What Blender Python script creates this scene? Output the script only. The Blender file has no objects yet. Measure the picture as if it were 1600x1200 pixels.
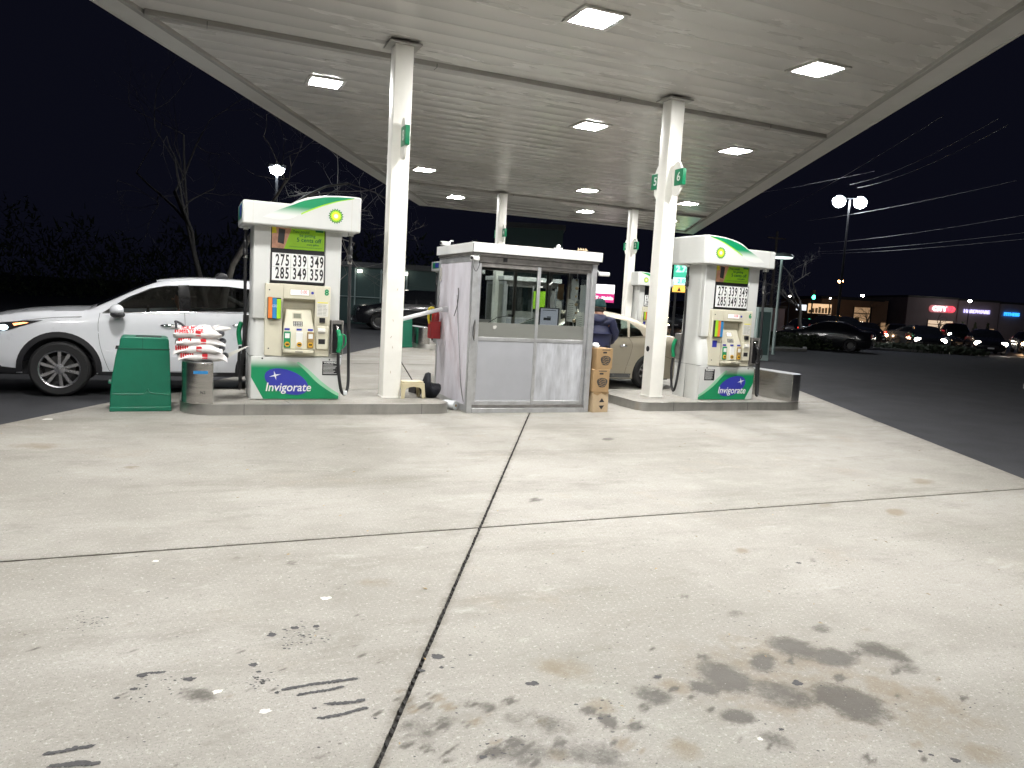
import bpy, bmesh, math, random
from math import sin, cos, pi, radians, sqrt, atan2
from mathutils import Vector, Matrix, noise
from mathutils.geometry import delaunay_2d_cdt

scene = bpy.context.scene
COL = scene.collection
random.seed(7)

# ---------------- camera ----------------
cd = bpy.data.cameras.new('camera')
cd.sensor_width = 36.0
cd.lens = 36.0 * 1176.4 / 1600.0
cd.clip_start = 0.05
cd.clip_end = 600
cam = bpy.data.objects.new('camera', cd)
COL.objects.link(cam)
_fw = Vector((0.39458925, 0.91221761, -0.11026491))
_r = Vector((0.91881688, -0.39059041, 0.05669817))
_u = Vector((-0.00865265, 0.12368575, 0.99228371))
cam.matrix_world = Matrix(((_r.x, _u.x, -_fw.x, 0), (_r.y, _u.y, -_fw.y, 0), (_r.z, _u.z, -_fw.z, 1.57), (0, 0, 0, 1)))
scene.camera = cam

# ---------------- night sky ----------------
world = bpy.data.worlds.new('World')
scene.world = world
world.use_nodes = True
wn = world.node_tree.nodes
wl = world.node_tree.links
wn.clear()
sky_out = wn.new('ShaderNodeOutputWorld')
sky_bg = wn.new('ShaderNodeBackground')
sky_bg.inputs['Color'].default_value = (0.34, 0.37, 0.80, 1)
sky_bg.inputs['Strength'].default_value = 0.0095
wl.new(sky_bg.outputs[0], sky_out.inputs[0])

scene.view_settings.view_transform = 'Standard'
scene.view_settings.look = 'None'
scene.view_settings.exposure = 0.0
scene.view_settings.gamma = 1.0
scene.view_settings.use_curve_mapping = False
scene.render.engine = 'CYCLES'
scene.cycles.use_denoising = True
scene.cycles.max_bounces = 7
scene.cycles.diffuse_bounces = 4
scene.cycles.glossy_bounces = 3
scene.cycles.transmission_bounces = 4
scene.cycles.transparent_max_bounces = 12
scene.cycles.sample_clamp_indirect = 6.0
scene.cycles.caustics_reflective = False
scene.cycles.caustics_refractive = False

CANOPY_LIGHT = 330.0      # radiance of the canopy lamps

# ---------------- helpers ----------------
def tag(o, label=None, cat=None, group=None, kind=None):
    if label: o['label'] = label
    if cat: o['category'] = cat
    if group: o['group'] = group
    if kind: o['kind'] = kind
    return o

def empty(name, loc=(0, 0, 0), rz=0.0, label=None, cat=None, group=None, kind=None, parent=None):
    o = bpy.data.objects.new(name, None)
    o.empty_display_size = 0.2
    COL.objects.link(o)
    o.location = loc
    o.rotation_euler = (0, 0, rz)
    o.parent = parent
    return tag(o, label, cat, group, kind)

def link_mesh(name, me, parent=None, loc=(0, 0, 0), rot=(0, 0, 0)):
    o = bpy.data.objects.new(name, me)
    COL.objects.link(o)
    o.parent = parent
    o.location = loc
    o.rotation_euler = rot
    return o

class B:
    """collects simple shapes, then links them as one mesh object"""
    def __init__(s):
        s.v = []; s.f = []; s.m = []
    def add(s, vs, fs, m=0):
        n = len(s.v)
        s.v += [tuple(q) for q in vs]
        s.f += [tuple(i + n for i in f) for f in fs]
        s.m += [m] * len(fs)
        return s
    def box(s, x0, x1, y0, y1, z0, z1, m=0):
        vs = [(x, y, z) for z in (z0, z1) for y in (y0, y1) for x in (x0, x1)]
        return s.add(vs, [(0, 2, 3, 1), (4, 5, 7, 6), (0, 1, 5, 4), (2, 6, 7, 3), (0, 4, 6, 2), (1, 3, 7, 5)], m)
    def prism(s, pts, a, b, axis='z', m=0):
        n = len(pts)
        def P(p, t):
            return {'z': (p[0], p[1], t), 'y': (p[0], t, p[1]), 'x': (t, p[0], p[1])}[axis]
        vs = [P(p, a) for p in pts] + [P(p, b) for p in pts]
        fs = [tuple(range(n))[::-1], tuple(range(n, 2 * n))] + [(i, (i + 1) % n, n + (i + 1) % n, n + i) for i in range(n)]
        return s.add(vs, fs, m)
    def tube(s, pts, r, n=8, m=0, caps=True):
        pts = [Vector(p) for p in pts]
        rs = r if isinstance(r, (list, tuple)) else [r] * len(pts)
        vs = []; fs = []
        prev = None
        for i, p in enumerate(pts):
            d = (pts[min(i + 1, len(pts) - 1)] - pts[max(i - 1, 0)])
            if d.length < 1e-9: d = Vector((0, 0, 1))
            d.normalize()
            if prev is None:
                a = d.orthogonal().normalized()
            else:
                a = (prev - d * prev.dot(d))
                a = a.normalized() if a.length > 1e-6 else d.orthogonal().normalized()
            prev = a
            b = d.cross(a)
            for k in range(n):
                t = 2 * pi * k / n
                vs.append(p + (a * cos(t) + b * sin(t)) * rs[i])
        for i in range(len(pts) - 1):
            for k in range(n):
                fs.append((i * n + k, i * n + (k + 1) % n, (i + 1) * n + (k + 1) % n, (i + 1) * n + k))
        if caps:
            fs.append(tuple(range(n))[::-1]); fs.append(tuple(range((len(pts) - 1) * n, len(pts) * n)))
        return s.add(vs, fs, m)
    def lathe(s, prof, n=24, c=(0, 0, 0), axis='z', m=0, ring=False):
        vs = []; fs = []
        for (r, h) in prof:
            for k in range(n):
                t = 2 * pi * k / n
                p = {'z': (r * cos(t), r * sin(t), h), 'y': (r * cos(t), h, r * sin(t)), 'x': (h, r * cos(t), r * sin(t))}[axis]
                vs.append((p[0] + c[0], p[1] + c[1], p[2] + c[2]))
        for i in range(len(prof) - 1):
            for k in range(n):
                fs.append((i * n + k, i * n + (k + 1) % n, (i + 1) * n + (k + 1) % n, (i + 1) * n + k))
        if prof[0][0] > 1e-6 and not ring: fs.append(tuple(range(n))[::-1])
        if prof[-1][0] > 1e-6 and not ring: fs.append(tuple(range((len(prof) - 1) * n, len(prof) * n)))
        return s.add(vs, fs, m)
    def ball(s, c, rx, ry=None, rz=None, n=12, m=0):
        ry = ry or rx; rz = rz or rx
        prof = [(max(1e-7, sin(pi * i / n)), -cos(pi * i / n)) for i in range(n + 1)]
        k0 = len(s.v)
        s.lathe(prof, 2 * n, (0, 0, 0), 'z', m)
        for i in range(k0, len(s.v)):
            x, y, z = s.v[i]
            s.v[i] = (c[0] + x * rx, c[1] + y * ry, c[2] + z * rz)
        return s
    def loft(s, rings, m=0, cap=True):
        n = len(rings[0]); vs = [p for r in rings for p in r]; fs = []
        for i in range(len(rings) - 1):
            for k in range(n):
                fs.append((i * n + k, i * n + (k + 1) % n, (i + 1) * n + (k + 1) % n, (i + 1) * n + k))
        if cap:
            fs.append(tuple(range(n))[::-1]); fs.append(tuple(range((len(rings) - 1) * n, len(rings) * n)))
        return s.add(vs, fs, m)
    def build(s, name, mats, parent=None, loc=(0, 0, 0), rot=(0, 0, 0), bevel=0, smooth=None, seg=2):
        me = bpy.data.meshes.new(name)
        me.from_pydata(s.v, [], s.f)
        if not isinstance(mats, (list, tuple)): mats = [mats]
        for mt in mats: me.materials.append(mt)
        me.polygons.foreach_set('material_index', s.m)
        bm = bmesh.new(); bm.from_mesh(me)
        bmesh.ops.remove_doubles(bm, verts=bm.verts, dist=1e-6)
        bmesh.ops.recalc_face_normals(bm, faces=bm.faces)
        bm.to_mesh(me); bm.free()
        if smooth or bevel:
            me.polygons.foreach_set('use_smooth', [True] * len(me.polygons))
            me.set_sharp_from_angle(angle=radians(smooth or 35))
        me.update()
        o = link_mesh(name, me, parent, loc, rot)
        if bevel:
            md = o.modifiers.new('bevel', 'BEVEL')
            md.width = bevel; md.segments = seg; md.limit_method = 'ANGLE'; md.angle_limit = radians(30)
            md.harden_normals = False
        return o

def rrect(x0, x1, y0, y1, r, n=5):
    pts = []
    for cx, cy, a0 in ((x1 - r, y1 - r, 0), (x0 + r, y1 - r, 90), (x0 + r, y0 + r, 180), (x1 - r, y0 + r, 270)):
        for k in range(n + 1):
            a = radians(a0 + 90 * k / n)
            pts.append((cx + r * cos(a), cy + r * sin(a)))
    return pts

def curve_pts(P, n=8):
    """smooth curve through the points (Catmull-Rom)"""
    P = [Vector(p) for p in P]
    Q = [P[0] * 2 - P[1]] + P + [P[-1] * 2 - P[-2]]
    out = []
    for i in range(1, len(Q) - 2):
        for k in range(n):
            t = k / n
            out.append(0.5 * ((2 * Q[i]) + (Q[i + 1] - Q[i - 1]) * t + (2 * Q[i - 1] - 5 * Q[i] + 4 * Q[i + 1] - Q[i + 2]) * t * t + (3 * Q[i] - Q[i - 1] - 3 * Q[i + 1] + Q[i + 2]) * t ** 3))
    out.append(P[-1])
    return out

def copy_tree(o, parent=None):
    c = o.copy(); COL.objects.link(c)
    c.parent = parent
    for ch in list(o.children): copy_tree(ch, c)
    return c

# ---------------- materials ----------------
def nd(nt, t, **kw):
    n = nt.nodes.new(t)
    for k, v in kw.items(): setattr(n, k, v)
    return n

def mat(name, col, rough=0.5, metal=0.0, var=0.12, scale=6.0, bump=0.0, bscale=80.0, dirt=None, dirtcol=(0.05, 0.045, 0.035), stretch=None, spec=0.5, coat=0.0, trans=0.0):
    m = bpy.data.materials.new(name); m.use_nodes = True
    nt = m.node_tree; p = nt.nodes['Principled BSDF']; L = nt.links
    tc = nd(nt, 'ShaderNodeTexCoord')
    mp = nd(nt, 'ShaderNodeMapping')
    if stretch: mp.inputs['Scale'].default_value = stretch
    L.new(tc.outputs['Object'], mp.inputs[0])
    n1 = nd(nt, 'ShaderNodeTexNoise'); n1.inputs['Scale'].default_value = scale; n1.inputs['Detail'].default_value = 5; n1.inputs['Roughness'].default_value = 0.6
    L.new(mp.outputs[0], n1.inputs['Vector'])
    mx = nd(nt, 'ShaderNodeMix', data_type='RGBA')
    a = [max(0, c * (1 - var)) for c in col]; b = [min(1, c * (1 + var)) for c in col]
    mx.inputs['A'].default_value = (*a, 1); mx.inputs['B'].default_value = (*b, 1)
    mr = nd(nt, 'ShaderNodeMapRange'); mr.inputs[1].default_value = 0.3; mr.inputs[2].default_value = 0.7
    L.new(n1.outputs['Fac'], mr.inputs[0]); L.new(mr.outputs[0], mx.inputs['Factor'])
    last = mx.outputs['Result']
    if dirt:
        n2 = nd(nt, 'ShaderNodeTexNoise'); n2.inputs['Scale'].default_value = scale * 0.6; n2.inputs['Detail'].default_value = 9; n2.inputs['Roughness'].default_value = 0.7
        L.new(mp.outputs[0], n2.inputs['Vector'])
        r2 = nd(nt, 'ShaderNodeMapRange'); r2.inputs[1].default_value = 0.5; r2.inputs[2].default_value = 0.78; r2.inputs[4].default_value = dirt
        L.new(n2.outputs['Fac'], r2.inputs[0])
        m2 = nd(nt, 'ShaderNodeMix', data_type='RGBA'); m2.inputs['B'].default_value = (*dirtcol, 1)
        L.new(last, m2.inputs['A']); L.new(r2.outputs[0], m2.inputs['Factor']); last = m2.outputs['Result']
    L.new(last, p.inputs['Base Color'])
    rr = nd(nt, 'ShaderNodeMapRange'); rr.inputs[3].default_value = max(0, rough - 0.08); rr.inputs[4].default_value = min(1, rough + 0.08)
    L.new(n1.outputs['Fac'], rr.inputs[0]); L.new(rr.outputs[0], p.inputs['Roughness'])
    p.inputs['Metallic'].default_value = metal
    p.inputs['Specular IOR Level'].default_value = spec
    p.inputs['Coat Weight'].default_value = coat; p.inputs['Coat Roughness'].default_value = 0.06
    if trans: p.inputs['Transmission Weight'].default_value = trans
    if bump:
        nb = nd(nt, 'ShaderNodeTexNoise'); nb.inputs['Scale'].default_value = bscale; nb.inputs['Detail'].default_value = 4
        L.new(mp.outputs[0], nb.inputs['Vector'])
        bp = nd(nt, 'ShaderNodeBump'); bp.inputs['Strength'].default_value = bump; bp.inputs['Distance'].default_value = 0.01
        L.new(nb.outputs['Fac'], bp.inputs['Height']); L.new(bp.outputs[0], p.inputs['Normal'])
    return m

def emit(name, col, strength, base=(0.6, 0.6, 0.6)):
    m = bpy.data.materials.new(name); m.use_nodes = True
    nt = m.node_tree; p = nt.nodes['Principled BSDF']
    p.inputs['Base Color'].default_value = (*base, 1)
    p.inputs['Emission Color'].default_value = (*col, 1)
    p.inputs['Emission Strength'].default_value = strength
    p.inputs['Roughness'].default_value = 0.4
    return m

def translucent(m, amount=0.5):
    nt = m.node_tree; L = nt.links; p = nt.nodes['Principled BSDF']; out = nt.nodes['Material Output']
    tl = nd(nt, 'ShaderNodeBsdfTranslucent'); tl.inputs[0].default_value = (0.85, 0.84, 0.80, 1)
    mx = nd(nt, 'ShaderNodeMixShader'); mx.inputs[0].default_value = amount
    L.new(p.outputs[0], mx.inputs[1]); L.new(tl.outputs[0], mx.inputs[2]); L.new(mx.outputs[0], out.inputs[0])
    return m

def glass(name, tint=(0.9, 0.95, 0.93), refl=0.25, rough=0.02):
    m = bpy.data.materials.new(name); m.use_nodes = True
    nt = m.node_tree; L = nt.links; nt.nodes.remove(nt.nodes['Principled BSDF'])
    out = nt.nodes['Material Output']
    t = nd(nt, 'ShaderNodeBsdfTransparent'); t.inputs[0].default_value = (*tint, 1)
    g = nd(nt, 'ShaderNodeBsdfGlossy'); g.inputs['Roughness'].default_value = rough
    lw = nd(nt, 'ShaderNodeLayerWeight'); lw.inputs[0].default_value = 0.35
    mr = nd(nt, 'ShaderNodeMapRange'); mr.inputs[3].default_value = 0.05; mr.inputs[4].default_value = refl + 0.3
    mix = nd(nt, 'ShaderNodeMixShader')
    L.new(lw.outputs['Facing'], mr.inputs[0]); L.new(mr.outputs[0], mix.inputs[0])
    L.new(t.outputs[0], mix.inputs[1]); L.new(g.outputs[0], mix.inputs[2]); L.new(mix.outputs[0], out.inputs[0])
    return m

M = {}
M['column'] = mat('column_paint', (0.89, 0.88, 0.82), 0.42, var=0.05, scale=2.5, dirt=0.10, dirtcol=(0.25, 0.2, 0.14))
M['ceiling'] = mat('canopy_deck_paint', (0.56, 0.545, 0.515), 0.27, var=0.02, scale=0.8, bump=0.02, bscale=1.6, stretch=(0.35, 1.5, 1))
M['trim'] = mat('canopy_trim_paint', (0.30, 0.29, 0.27), 0.45, var=0.06, scale=2, dirt=0.12, dirtcol=(0.2, 0.15, 0.1))
M['fascia'] = mat('fascia_paint', (0.58, 0.57, 0.54), 0.4, var=0.06, scale=1.5, dirt=0.1, dirtcol=(0.25, 0.2, 0.15))
M['pump_white'] = mat('pump_white_paint', (0.64, 0.65, 0.63), 0.33, var=0.04, scale=3, dirt=0.07, dirtcol=(0.3, 0.27, 0.22))
M['pump_cream'] = mat('pump_cream_plastic', (0.66, 0.63, 0.50), 0.45, var=0.05, scale=4, dirt=0.08, dirtcol=(0.3, 0.25, 0.16))
M['cream_dark'] = mat('pump_dark_cream_plastic', (0.50, 0.47, 0.36), 0.5, var=0.06)  # darker cream; on the recess back it puts the shade into the colour
M['black'] = mat('black_rubber', (0.018, 0.018, 0.02), 0.45, var=0.3)
M['black_plastic'] = mat('black_plastic', (0.02, 0.02, 0.022), 0.3, var=0.2)
M['ink'] = mat('black_print', (0.012, 0.012, 0.014), 0.5, var=0.1)
M['white_print'] = mat('white_print', (0.80, 0.81, 0.79), 0.4, var=0.03)
M['green_print'] = mat('green_print', (0.006, 0.25, 0.10), 0.35, var=0.08)
M['green_plate'] = mat('green_number_plate', (0.008, 0.19, 0.085), 0.3, var=0.08)
M['dark_green_print'] = mat('dark_green_print', (0.01, 0.17, 0.05), 0.35, var=0.05)
M['lime_print'] = mat('lime_print', (0.34, 0.66, 0.03), 0.4, var=0.06)
M['yellow_print'] = mat('yellow_print', (0.85, 0.78, 0.05), 0.4, var=0.05)
M['blue_print'] = mat('blue_print', (0.035, 0.045, 0.36), 0.35, var=0.05)
M['cyan_print'] = mat('cyan_print', (0.03, 0.22, 0.50), 0.4)
M['orange_print'] = mat('orange_print', (0.75, 0.22, 0.05), 0.4)
M['amber'] = mat('amber_button', (0.65, 0.38, 0.03), 0.35)
M['brown_print'] = mat('brown_print', (0.33, 0.22, 0.08), 0.4)
M['lightgreen_print'] = mat('light_green_print', (0.30, 0.62, 0.40), 0.4, var=0.05)
M['red_print'] = mat('red_print', (0.6, 0.02, 0.03), 0.45)
M['skin_photo'] = mat('poster_skin_tone', (0.60, 0.32, 0.22), 0.5, var=0.2, scale=20)
M['lcd'] = mat('lcd_grey', (0.20, 0.21, 0.16), 0.2, var=0.05)
M['steel'] = mat('stainless_steel', (0.55, 0.54, 0.52), 0.24, metal=1.0, var=0.10, scale=5, stretch=(1, 1, 6), bump=0.15, bscale=3, dirt=0.25, dirtcol=(0.25, 0.23, 0.2))
M['steel_curb'] = mat('scuffed_steel_curb', (0.50, 0.49, 0.46), 0.36, metal=0.85, var=0.2, scale=3, stretch=(1, 1, 0.5), bump=0.25, bscale=6, dirt=0.5, dirtcol=(0.14, 0.13, 0.11))
M['alu'] = mat('aluminium_frame', (0.60, 0.61, 0.62), 0.38, metal=0.65, var=0.1, scale=8, dirt=0.35, dirtcol=(0.16, 0.15, 0.14))
M['alu_dark'] = mat('weathered_aluminium', (0.22, 0.21, 0.2), 0.5, metal=0.5, var=0.25, scale=9, dirt=0.4)
M['booth_side'] = mat('stained_booth_sheet', (0.74, 0.72, 0.78), 0.45, metal=0.1, var=0.12, scale=2.2, stretch=(1, 1.4, 0.6), dirt=0.6, dirtcol=(0.40, 0.27, 0.30), bump=0.1, bscale=3)
M['booth_grey'] = mat('grey_door_panel', (0.41, 0.42, 0.45), 0.4, metal=0.2, var=0.05, scale=3, dirt=0.12, dirtcol=(0.2, 0.2, 0.2))
M['booth_streaky'] = mat('streaked_door_panel', (0.56, 0.575, 0.61), 0.4, metal=0.25, var=0.26, scale=7, stretch=(1.6, 1, 0.35), bump=0.3, bscale=9, dirt=0.35, dirtcol=(0.36, 0.37, 0.42))
M['booth_white'] = mat('white_roof_paint', (0.76, 0.77, 0.76), 0.4, var=0.04, scale=3, dirt=0.08, dirtcol=(0.3, 0.28, 0.25))
M['frost'] = mat('smeared_steel_band', (0.36, 0.37, 0.34), 0.34, metal=0.6, var=0.10, scale=1.2, stretch=(0.5, 1, 2))
M['asphalt'] = mat('asphalt', (0.044, 0.045, 0.050), 0.92, var=0.22, scale=1.3, bump=0.8, bscale=90, dirt=0.35, dirtcol=(0.025, 0.025, 0.028), spec=0.25)
M['sealant'] = mat('joint_sealant', (0.022, 0.020, 0.018), 0.85, var=0.4, scale=30, bump=0.8, bscale=70)
M['tar'] = mat('dried_tar', (0.055, 0.054, 0.056), 0.75, var=0.4, scale=60)
M['gum'] = mat('old_chewing_gum', (0.68, 0.67, 0.62), 0.7, var=0.05)
M['bin_green'] = mat('bin_green_plastic', (0.008, 0.155, 0.09), 0.36, var=0.1, scale=4, dirt=0.12, dirtcol=(0.02, 0.12, 0.07))
M['bag_white'] = mat('bag_white_plastic', (0.76, 0.74, 0.73), 0.3, var=0.06, scale=9, bump=0.5, bscale=14)
M['bag_dark'] = mat('bag_dark_end', (0.05, 0.05, 0.06), 0.3)
M['cardboard'] = mat('cardboard', (0.36, 0.235, 0.115), 0.75, var=0.1, scale=6, dirt=0.12, dirtcol=(0.22, 0.13, 0.06))
M['cardboard_pale'] = mat('pale_cardboard', (0.50, 0.38, 0.24), 0.75, var=0.12, scale=6, dirt=0.2, dirtcol=(0.24, 0.17, 0.1))
M['navy_cloth'] = mat('navy_nylon', (0.014, 0.018, 0.058), 0.6, var=0.25, scale=8, bump=0.4, bscale=16)
M['teal_knit'] = mat('teal_knit', (0.012, 0.05, 0.05), 0.9, var=0.3, scale=60, bump=0.8, bscale=90)
M['dark_trousers'] = mat('dark_trousers', (0.012, 0.013, 0.018), 0.8, var=0.3)
M['skin'] = mat('skin', (0.42, 0.23, 0.15), 0.5, var=0.08)
M['hair'] = mat('dark_hair', (0.02, 0.014, 0.01), 0.6, var=0.3, scale=30)
M['stool'] = mat('beige_plastic', (0.62, 0.55, 0.36), 0.4, var=0.05, dirt=0.1, dirtcol=(0.3, 0.25, 0.15))
M['pvc'] = mat('white_pvc', (0.70, 0.71, 0.71), 0.35, var=0.05)
M['red_paint'] = mat('red_enamel', (0.30, 0.012, 0.014), 0.35, var=0.1, dirt=0.2)
M['yellow_plastic'] = mat('yellow_plastic', (0.75, 0.62, 0.02), 0.4)
M['rag'] = mat('black_bag_plastic', (0.008, 0.009, 0.013), 0.6, spec=0.2, bump=0.6, bscale=12)
M['tissue'] = mat('paper_roll', (0.72, 0.75, 0.76), 0.75, bump=0.3, bscale=20)
M['paper'] = mat('paper', (0.70, 0.69, 0.64), 0.6, var=0.08, scale=10)
M['paper_grey'] = mat('grey_paper', (0.34, 0.36, 0.38), 0.6, var=0.15, scale=12)
M['notice'] = translucent(mat('thin_paper', (0.80, 0.79, 0.75), 0.6, var=0.10, scale=12))
M['notice_grey'] = translucent(mat('thin_grey_paper', (0.45, 0.48, 0.52), 0.6, var=0.15, scale=12), 0.3)
M['wood'] = mat('counter_wood', (0.20, 0.11, 0.05), 0.5, var=0.25, scale=6, stretch=(1, 8, 8))
M['car_white'] = mat('white_car_paint', (0.84, 0.86, 0.90), 0.30, var=0.015, coat=1.0)
M['car_beige'] = mat('beige_car_paint', (0.40, 0.36, 0.28), 0.42, metal=0.1, var=0.0, coat=0.15)
M['car_dark'] = mat('dark_car_paint', (0.010, 0.011, 0.014), 0.22, metal=0.3, var=0.05, coat=0.8)
M['car_grey'] = mat('grey_car_paint', (0.10, 0.105, 0.11), 0.25, metal=0.6, var=0.05, coat=0.8)
M['cladding'] = mat('black_cladding', (0.022, 0.022, 0.025), 0.5, var=0.15)
M['tyre'] = mat('tyre_rubber', (0.016, 0.016, 0.017), 0.75, var=0.2, scale=14)
M['rim'] = mat('alloy_rim', (0.50, 0.50, 0.52), 0.26, metal=0.9, var=0.05)
M['rim_dark'] = mat('brake_disc', (0.07, 0.07, 0.07), 0.4, metal=0.8)
M['chrome'] = mat('chrome', (0.75, 0.76, 0.78), 0.1, metal=1.0, var=0.02)
M['gloss_black'] = mat('gloss_black_film', (0.008, 0.008, 0.009), 0.10, spec=0.3)
M['interior'] = mat('car_interior', (0.03, 0.028, 0.027), 0.7, var=0.2)
M['car_glass'] = glass('car_window_glass', (0.48, 0.50, 0.50), 0.22)
M['car_glass_clear'] = glass('clear_car_glass', (0.62, 0.72, 0.68), 0.25)
M['booth_glass'] = glass('booth_glass', (0.86, 0.89, 0.88), 0.10)
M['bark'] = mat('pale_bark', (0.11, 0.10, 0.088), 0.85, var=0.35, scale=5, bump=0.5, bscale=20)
M['unlit_bark'] = mat('unlit_bark', (0.045, 0.04, 0.035), 0.9, var=0.3, scale=5)  # darker copy of the bark, the unlit night tone put into the colour
M['floodlit_bark'] = mat('pale_lit_bark', (0.24, 0.225, 0.20), 0.85, var=0.3, scale=5)  # paler copy of the bark, floodlight on the branches put into the colour
M['wall_green'] = mat('dark_green_siding', (0.030, 0.062, 0.058), 0.6, var=0.15, scale=0.8)
M['wall_store'] = mat('store_stucco', (0.30, 0.25, 0.27), 0.8, var=0.12, scale=0.5)
M['wall_brown'] = mat('brown_stucco', (0.30, 0.18, 0.11), 0.8, var=0.15, scale=0.5)
M['pole'] = mat('lamp_pole_paint', (0.25, 0.32, 0.31), 0.5, var=0.1)
M['dark_metal'] = mat('dark_metal', (0.035, 0.037, 0.04), 0.5, var=0.2)
M['wire'] = mat('cable_sheath', (0.30, 0.30, 0.31), 0.55, metal=0.0)
M['grass'] = mat('winter_grass', (0.045, 0.055, 0.025), 0.9, var=0.4, scale=3)
M['hedge'] = mat('hedge_leaves', (0.035, 0.050, 0.022), 0.8, var=0.4, scale=3)
M['kerb'] = mat('kerb_concrete', (0.30, 0.29, 0.27), 0.8, var=0.15, scale=3)
M['road_dark'] = mat('street_asphalt', (0.045, 0.040, 0.042), 0.45, var=0.25, scale=0.8, bump=0.3, bscale=40)

E_ = {}
E_['canopy'] = emit('canopy_lamp_lens', (1.0, 0.985, 0.96), CANOPY_LIGHT)
E_['head'] = emit('headlight_on', (1.0, 0.90, 0.78), 60)
E_['head_white'] = emit('white_headlight_on', (0.85, 0.93, 1.0), 40)
E_['head_soft'] = emit('soft_headlight', (0.75, 0.92, 1.0), 6)
E_['head_orange'] = emit('orange_headlight_on', (1.0, 0.62, 0.35), 60)
E_['indicator'] = emit('orange_marker', (1.0, 0.30, 0.05), 5)
E_['tail'] = emit('tail_light_on', (1.0, 0.04, 0.02), 6)
E_['green_light'] = emit('green_reflection', (0.2, 1.0, 0.45), 3)
E_['white_sign'] = emit('white_sign_face', (1.0, 0.97, 1.0), 2.2)
E_['white_soft'] = emit('soft_white_sign', (0.85, 0.92, 1.0), 1.3)
E_['magenta'] = emit('magenta_sign_face', (0.75, 0.005, 0.22), 1.1)
E_['green_sign'] = emit('green_sign_face', (0.0, 0.62, 0.36), 1.1)
E_['green_star'] = emit('green_sign_petals', (0.0, 0.62, 0.22), 1.2)
E_['lime_sign'] = emit('lime_sign_face', (0.50, 0.95, 0.10), 1.6)
E_['yellow_sign'] = emit('yellow_sign_face', (1.0, 0.85, 0.15), 1.8)
E_['cyan_sign'] = emit('pale_cyan_sign_face', (0.55, 1.0, 0.92), 1.6)
E_['amber_sign'] = emit('amber_sign_face', (1.0, 0.50, 0.04), 1.7)
E_['red_sign'] = emit('red_sign_letters', (1.0, 0.03, 0.07), 2.2)
E_['red_dim'] = emit('red_sign_panel', (1.0, 0.01, 0.05), 0.35)
E_['blue_sign'] = emit('blue_sign_letters', (0.02, 0.30, 1.0), 2.2)
E_['violet_sign'] = emit('violet_sign_letters', (0.55, 0.50, 1.0), 1.8)
E_['warm_window'] = emit('warm_shop_window', (1.0, 0.72, 0.48), 0.75)
E_['warm_dim'] = emit('dim_warm_window', (1.0, 0.60, 0.30), 0.30)
E_['billboard'] = emit('lit_billboard', (1.0, 0.62, 0.32), 0.9)
E_['screen'] = emit('monitor_screen', (0.42, 0.44, 0.62), 0.30)
E_['lamp_hot'] = emit('floodlight_lens', (0.86, 0.92, 1.0), 170)
E_['lot_lamp'] = emit('parking_lot_lamp_lens', (1.0, 0.92, 0.85), 120)
E_['lamp_orange'] = emit('sodium_lens', (1.0, 0.50, 0.16), 60)
E_['lamp_small'] = emit('distant_lamp_lens', (1.0, 0.90, 0.78), 14)
E_['lamp_green'] = emit('green_signal_lens', (0.05, 1.0, 0.45), 12)
E_['display'] = emit('backlit_display', (1.0, 0.93, 0.90), 0.55)

# text from Blender's own font, turned into meshes
_tc = {}
def text_mesh(s, size, depth, shear, sx, bold, m):
    key = (s, size, depth, shear, sx, bold, m.name)
    if key in _tc: return _tc[key]
    cu = bpy.data.curves.new('lettering', 'FONT')
    cu.body = s; cu.size = size; cu.extrude = depth; cu.shear = shear; cu.offset = bold
    cu.space_character = 1.22 if s.isdigit() and len(s) == 3 else 1.0; cu.align_x = 'CENTER'; cu.align_y = 'CENTER'; cu.resolution_u = 3
    o = bpy.data.objects.new('lettering', cu)
    COL.objects.link(o); bpy.context.view_layer.update()
    me = bpy.data.meshes.new_from_object(o)
    bpy.data.objects.remove(o); bpy.data.curves.remove(cu)
    for v in me.vertices: v.co.x *= sx
    me.materials.clear(); me.materials.append(m)
    _tc[key] = me
    return me
def text(s, size, m, parent, loc, rz=0, rx=90, shear=0, sx=1.0, bold=0.0, depth=0.001, name='lettering'):
    o = link_mesh(name, text_mesh(s, size, depth, shear, sx, bold, m), parent, loc, (radians(rx), 0, rz))
    return o

def flower(b, cx, cz, y, R, n=18, mats=(0, 1, 2, 3), step=0.0012, depth=0.001):
    """petalled roundel facing -y, layers proud of one another"""
    for k, (ro, ri, mi) in enumerate(((1.0, 0.78, mats[0]), (0.84, 0.62, mats[1]), (0.60, 0.46, mats[2]), (0.30, 0.24, mats[3]))):
        pts = []
        for i in range(2 * n):
            a = pi * i / n
            rr = R * (ro if i % 2 == 0 else ri)
            pts.append((cx + rr * cos(a), cz + rr * sin(a)))
        b.prism(pts, y - step * k, y - step * k - depth, 'y', mi)
    return b

# =====================================================================
#  GROUND
# =====================================================================
KX = 0.532                       # the station is laid out in echelon: x shifts this much per metre of depth
H = 4.89                         # underside of the canopy

ground = B().add([(-400, -400, -0.03), (500, -400, -0.03), (500, 500, -0.03), (-400, 500, -0.03)], [(0, 1, 2, 3)]).build('ground', M['asphalt'])
tag(ground, kind='structure')

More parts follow.
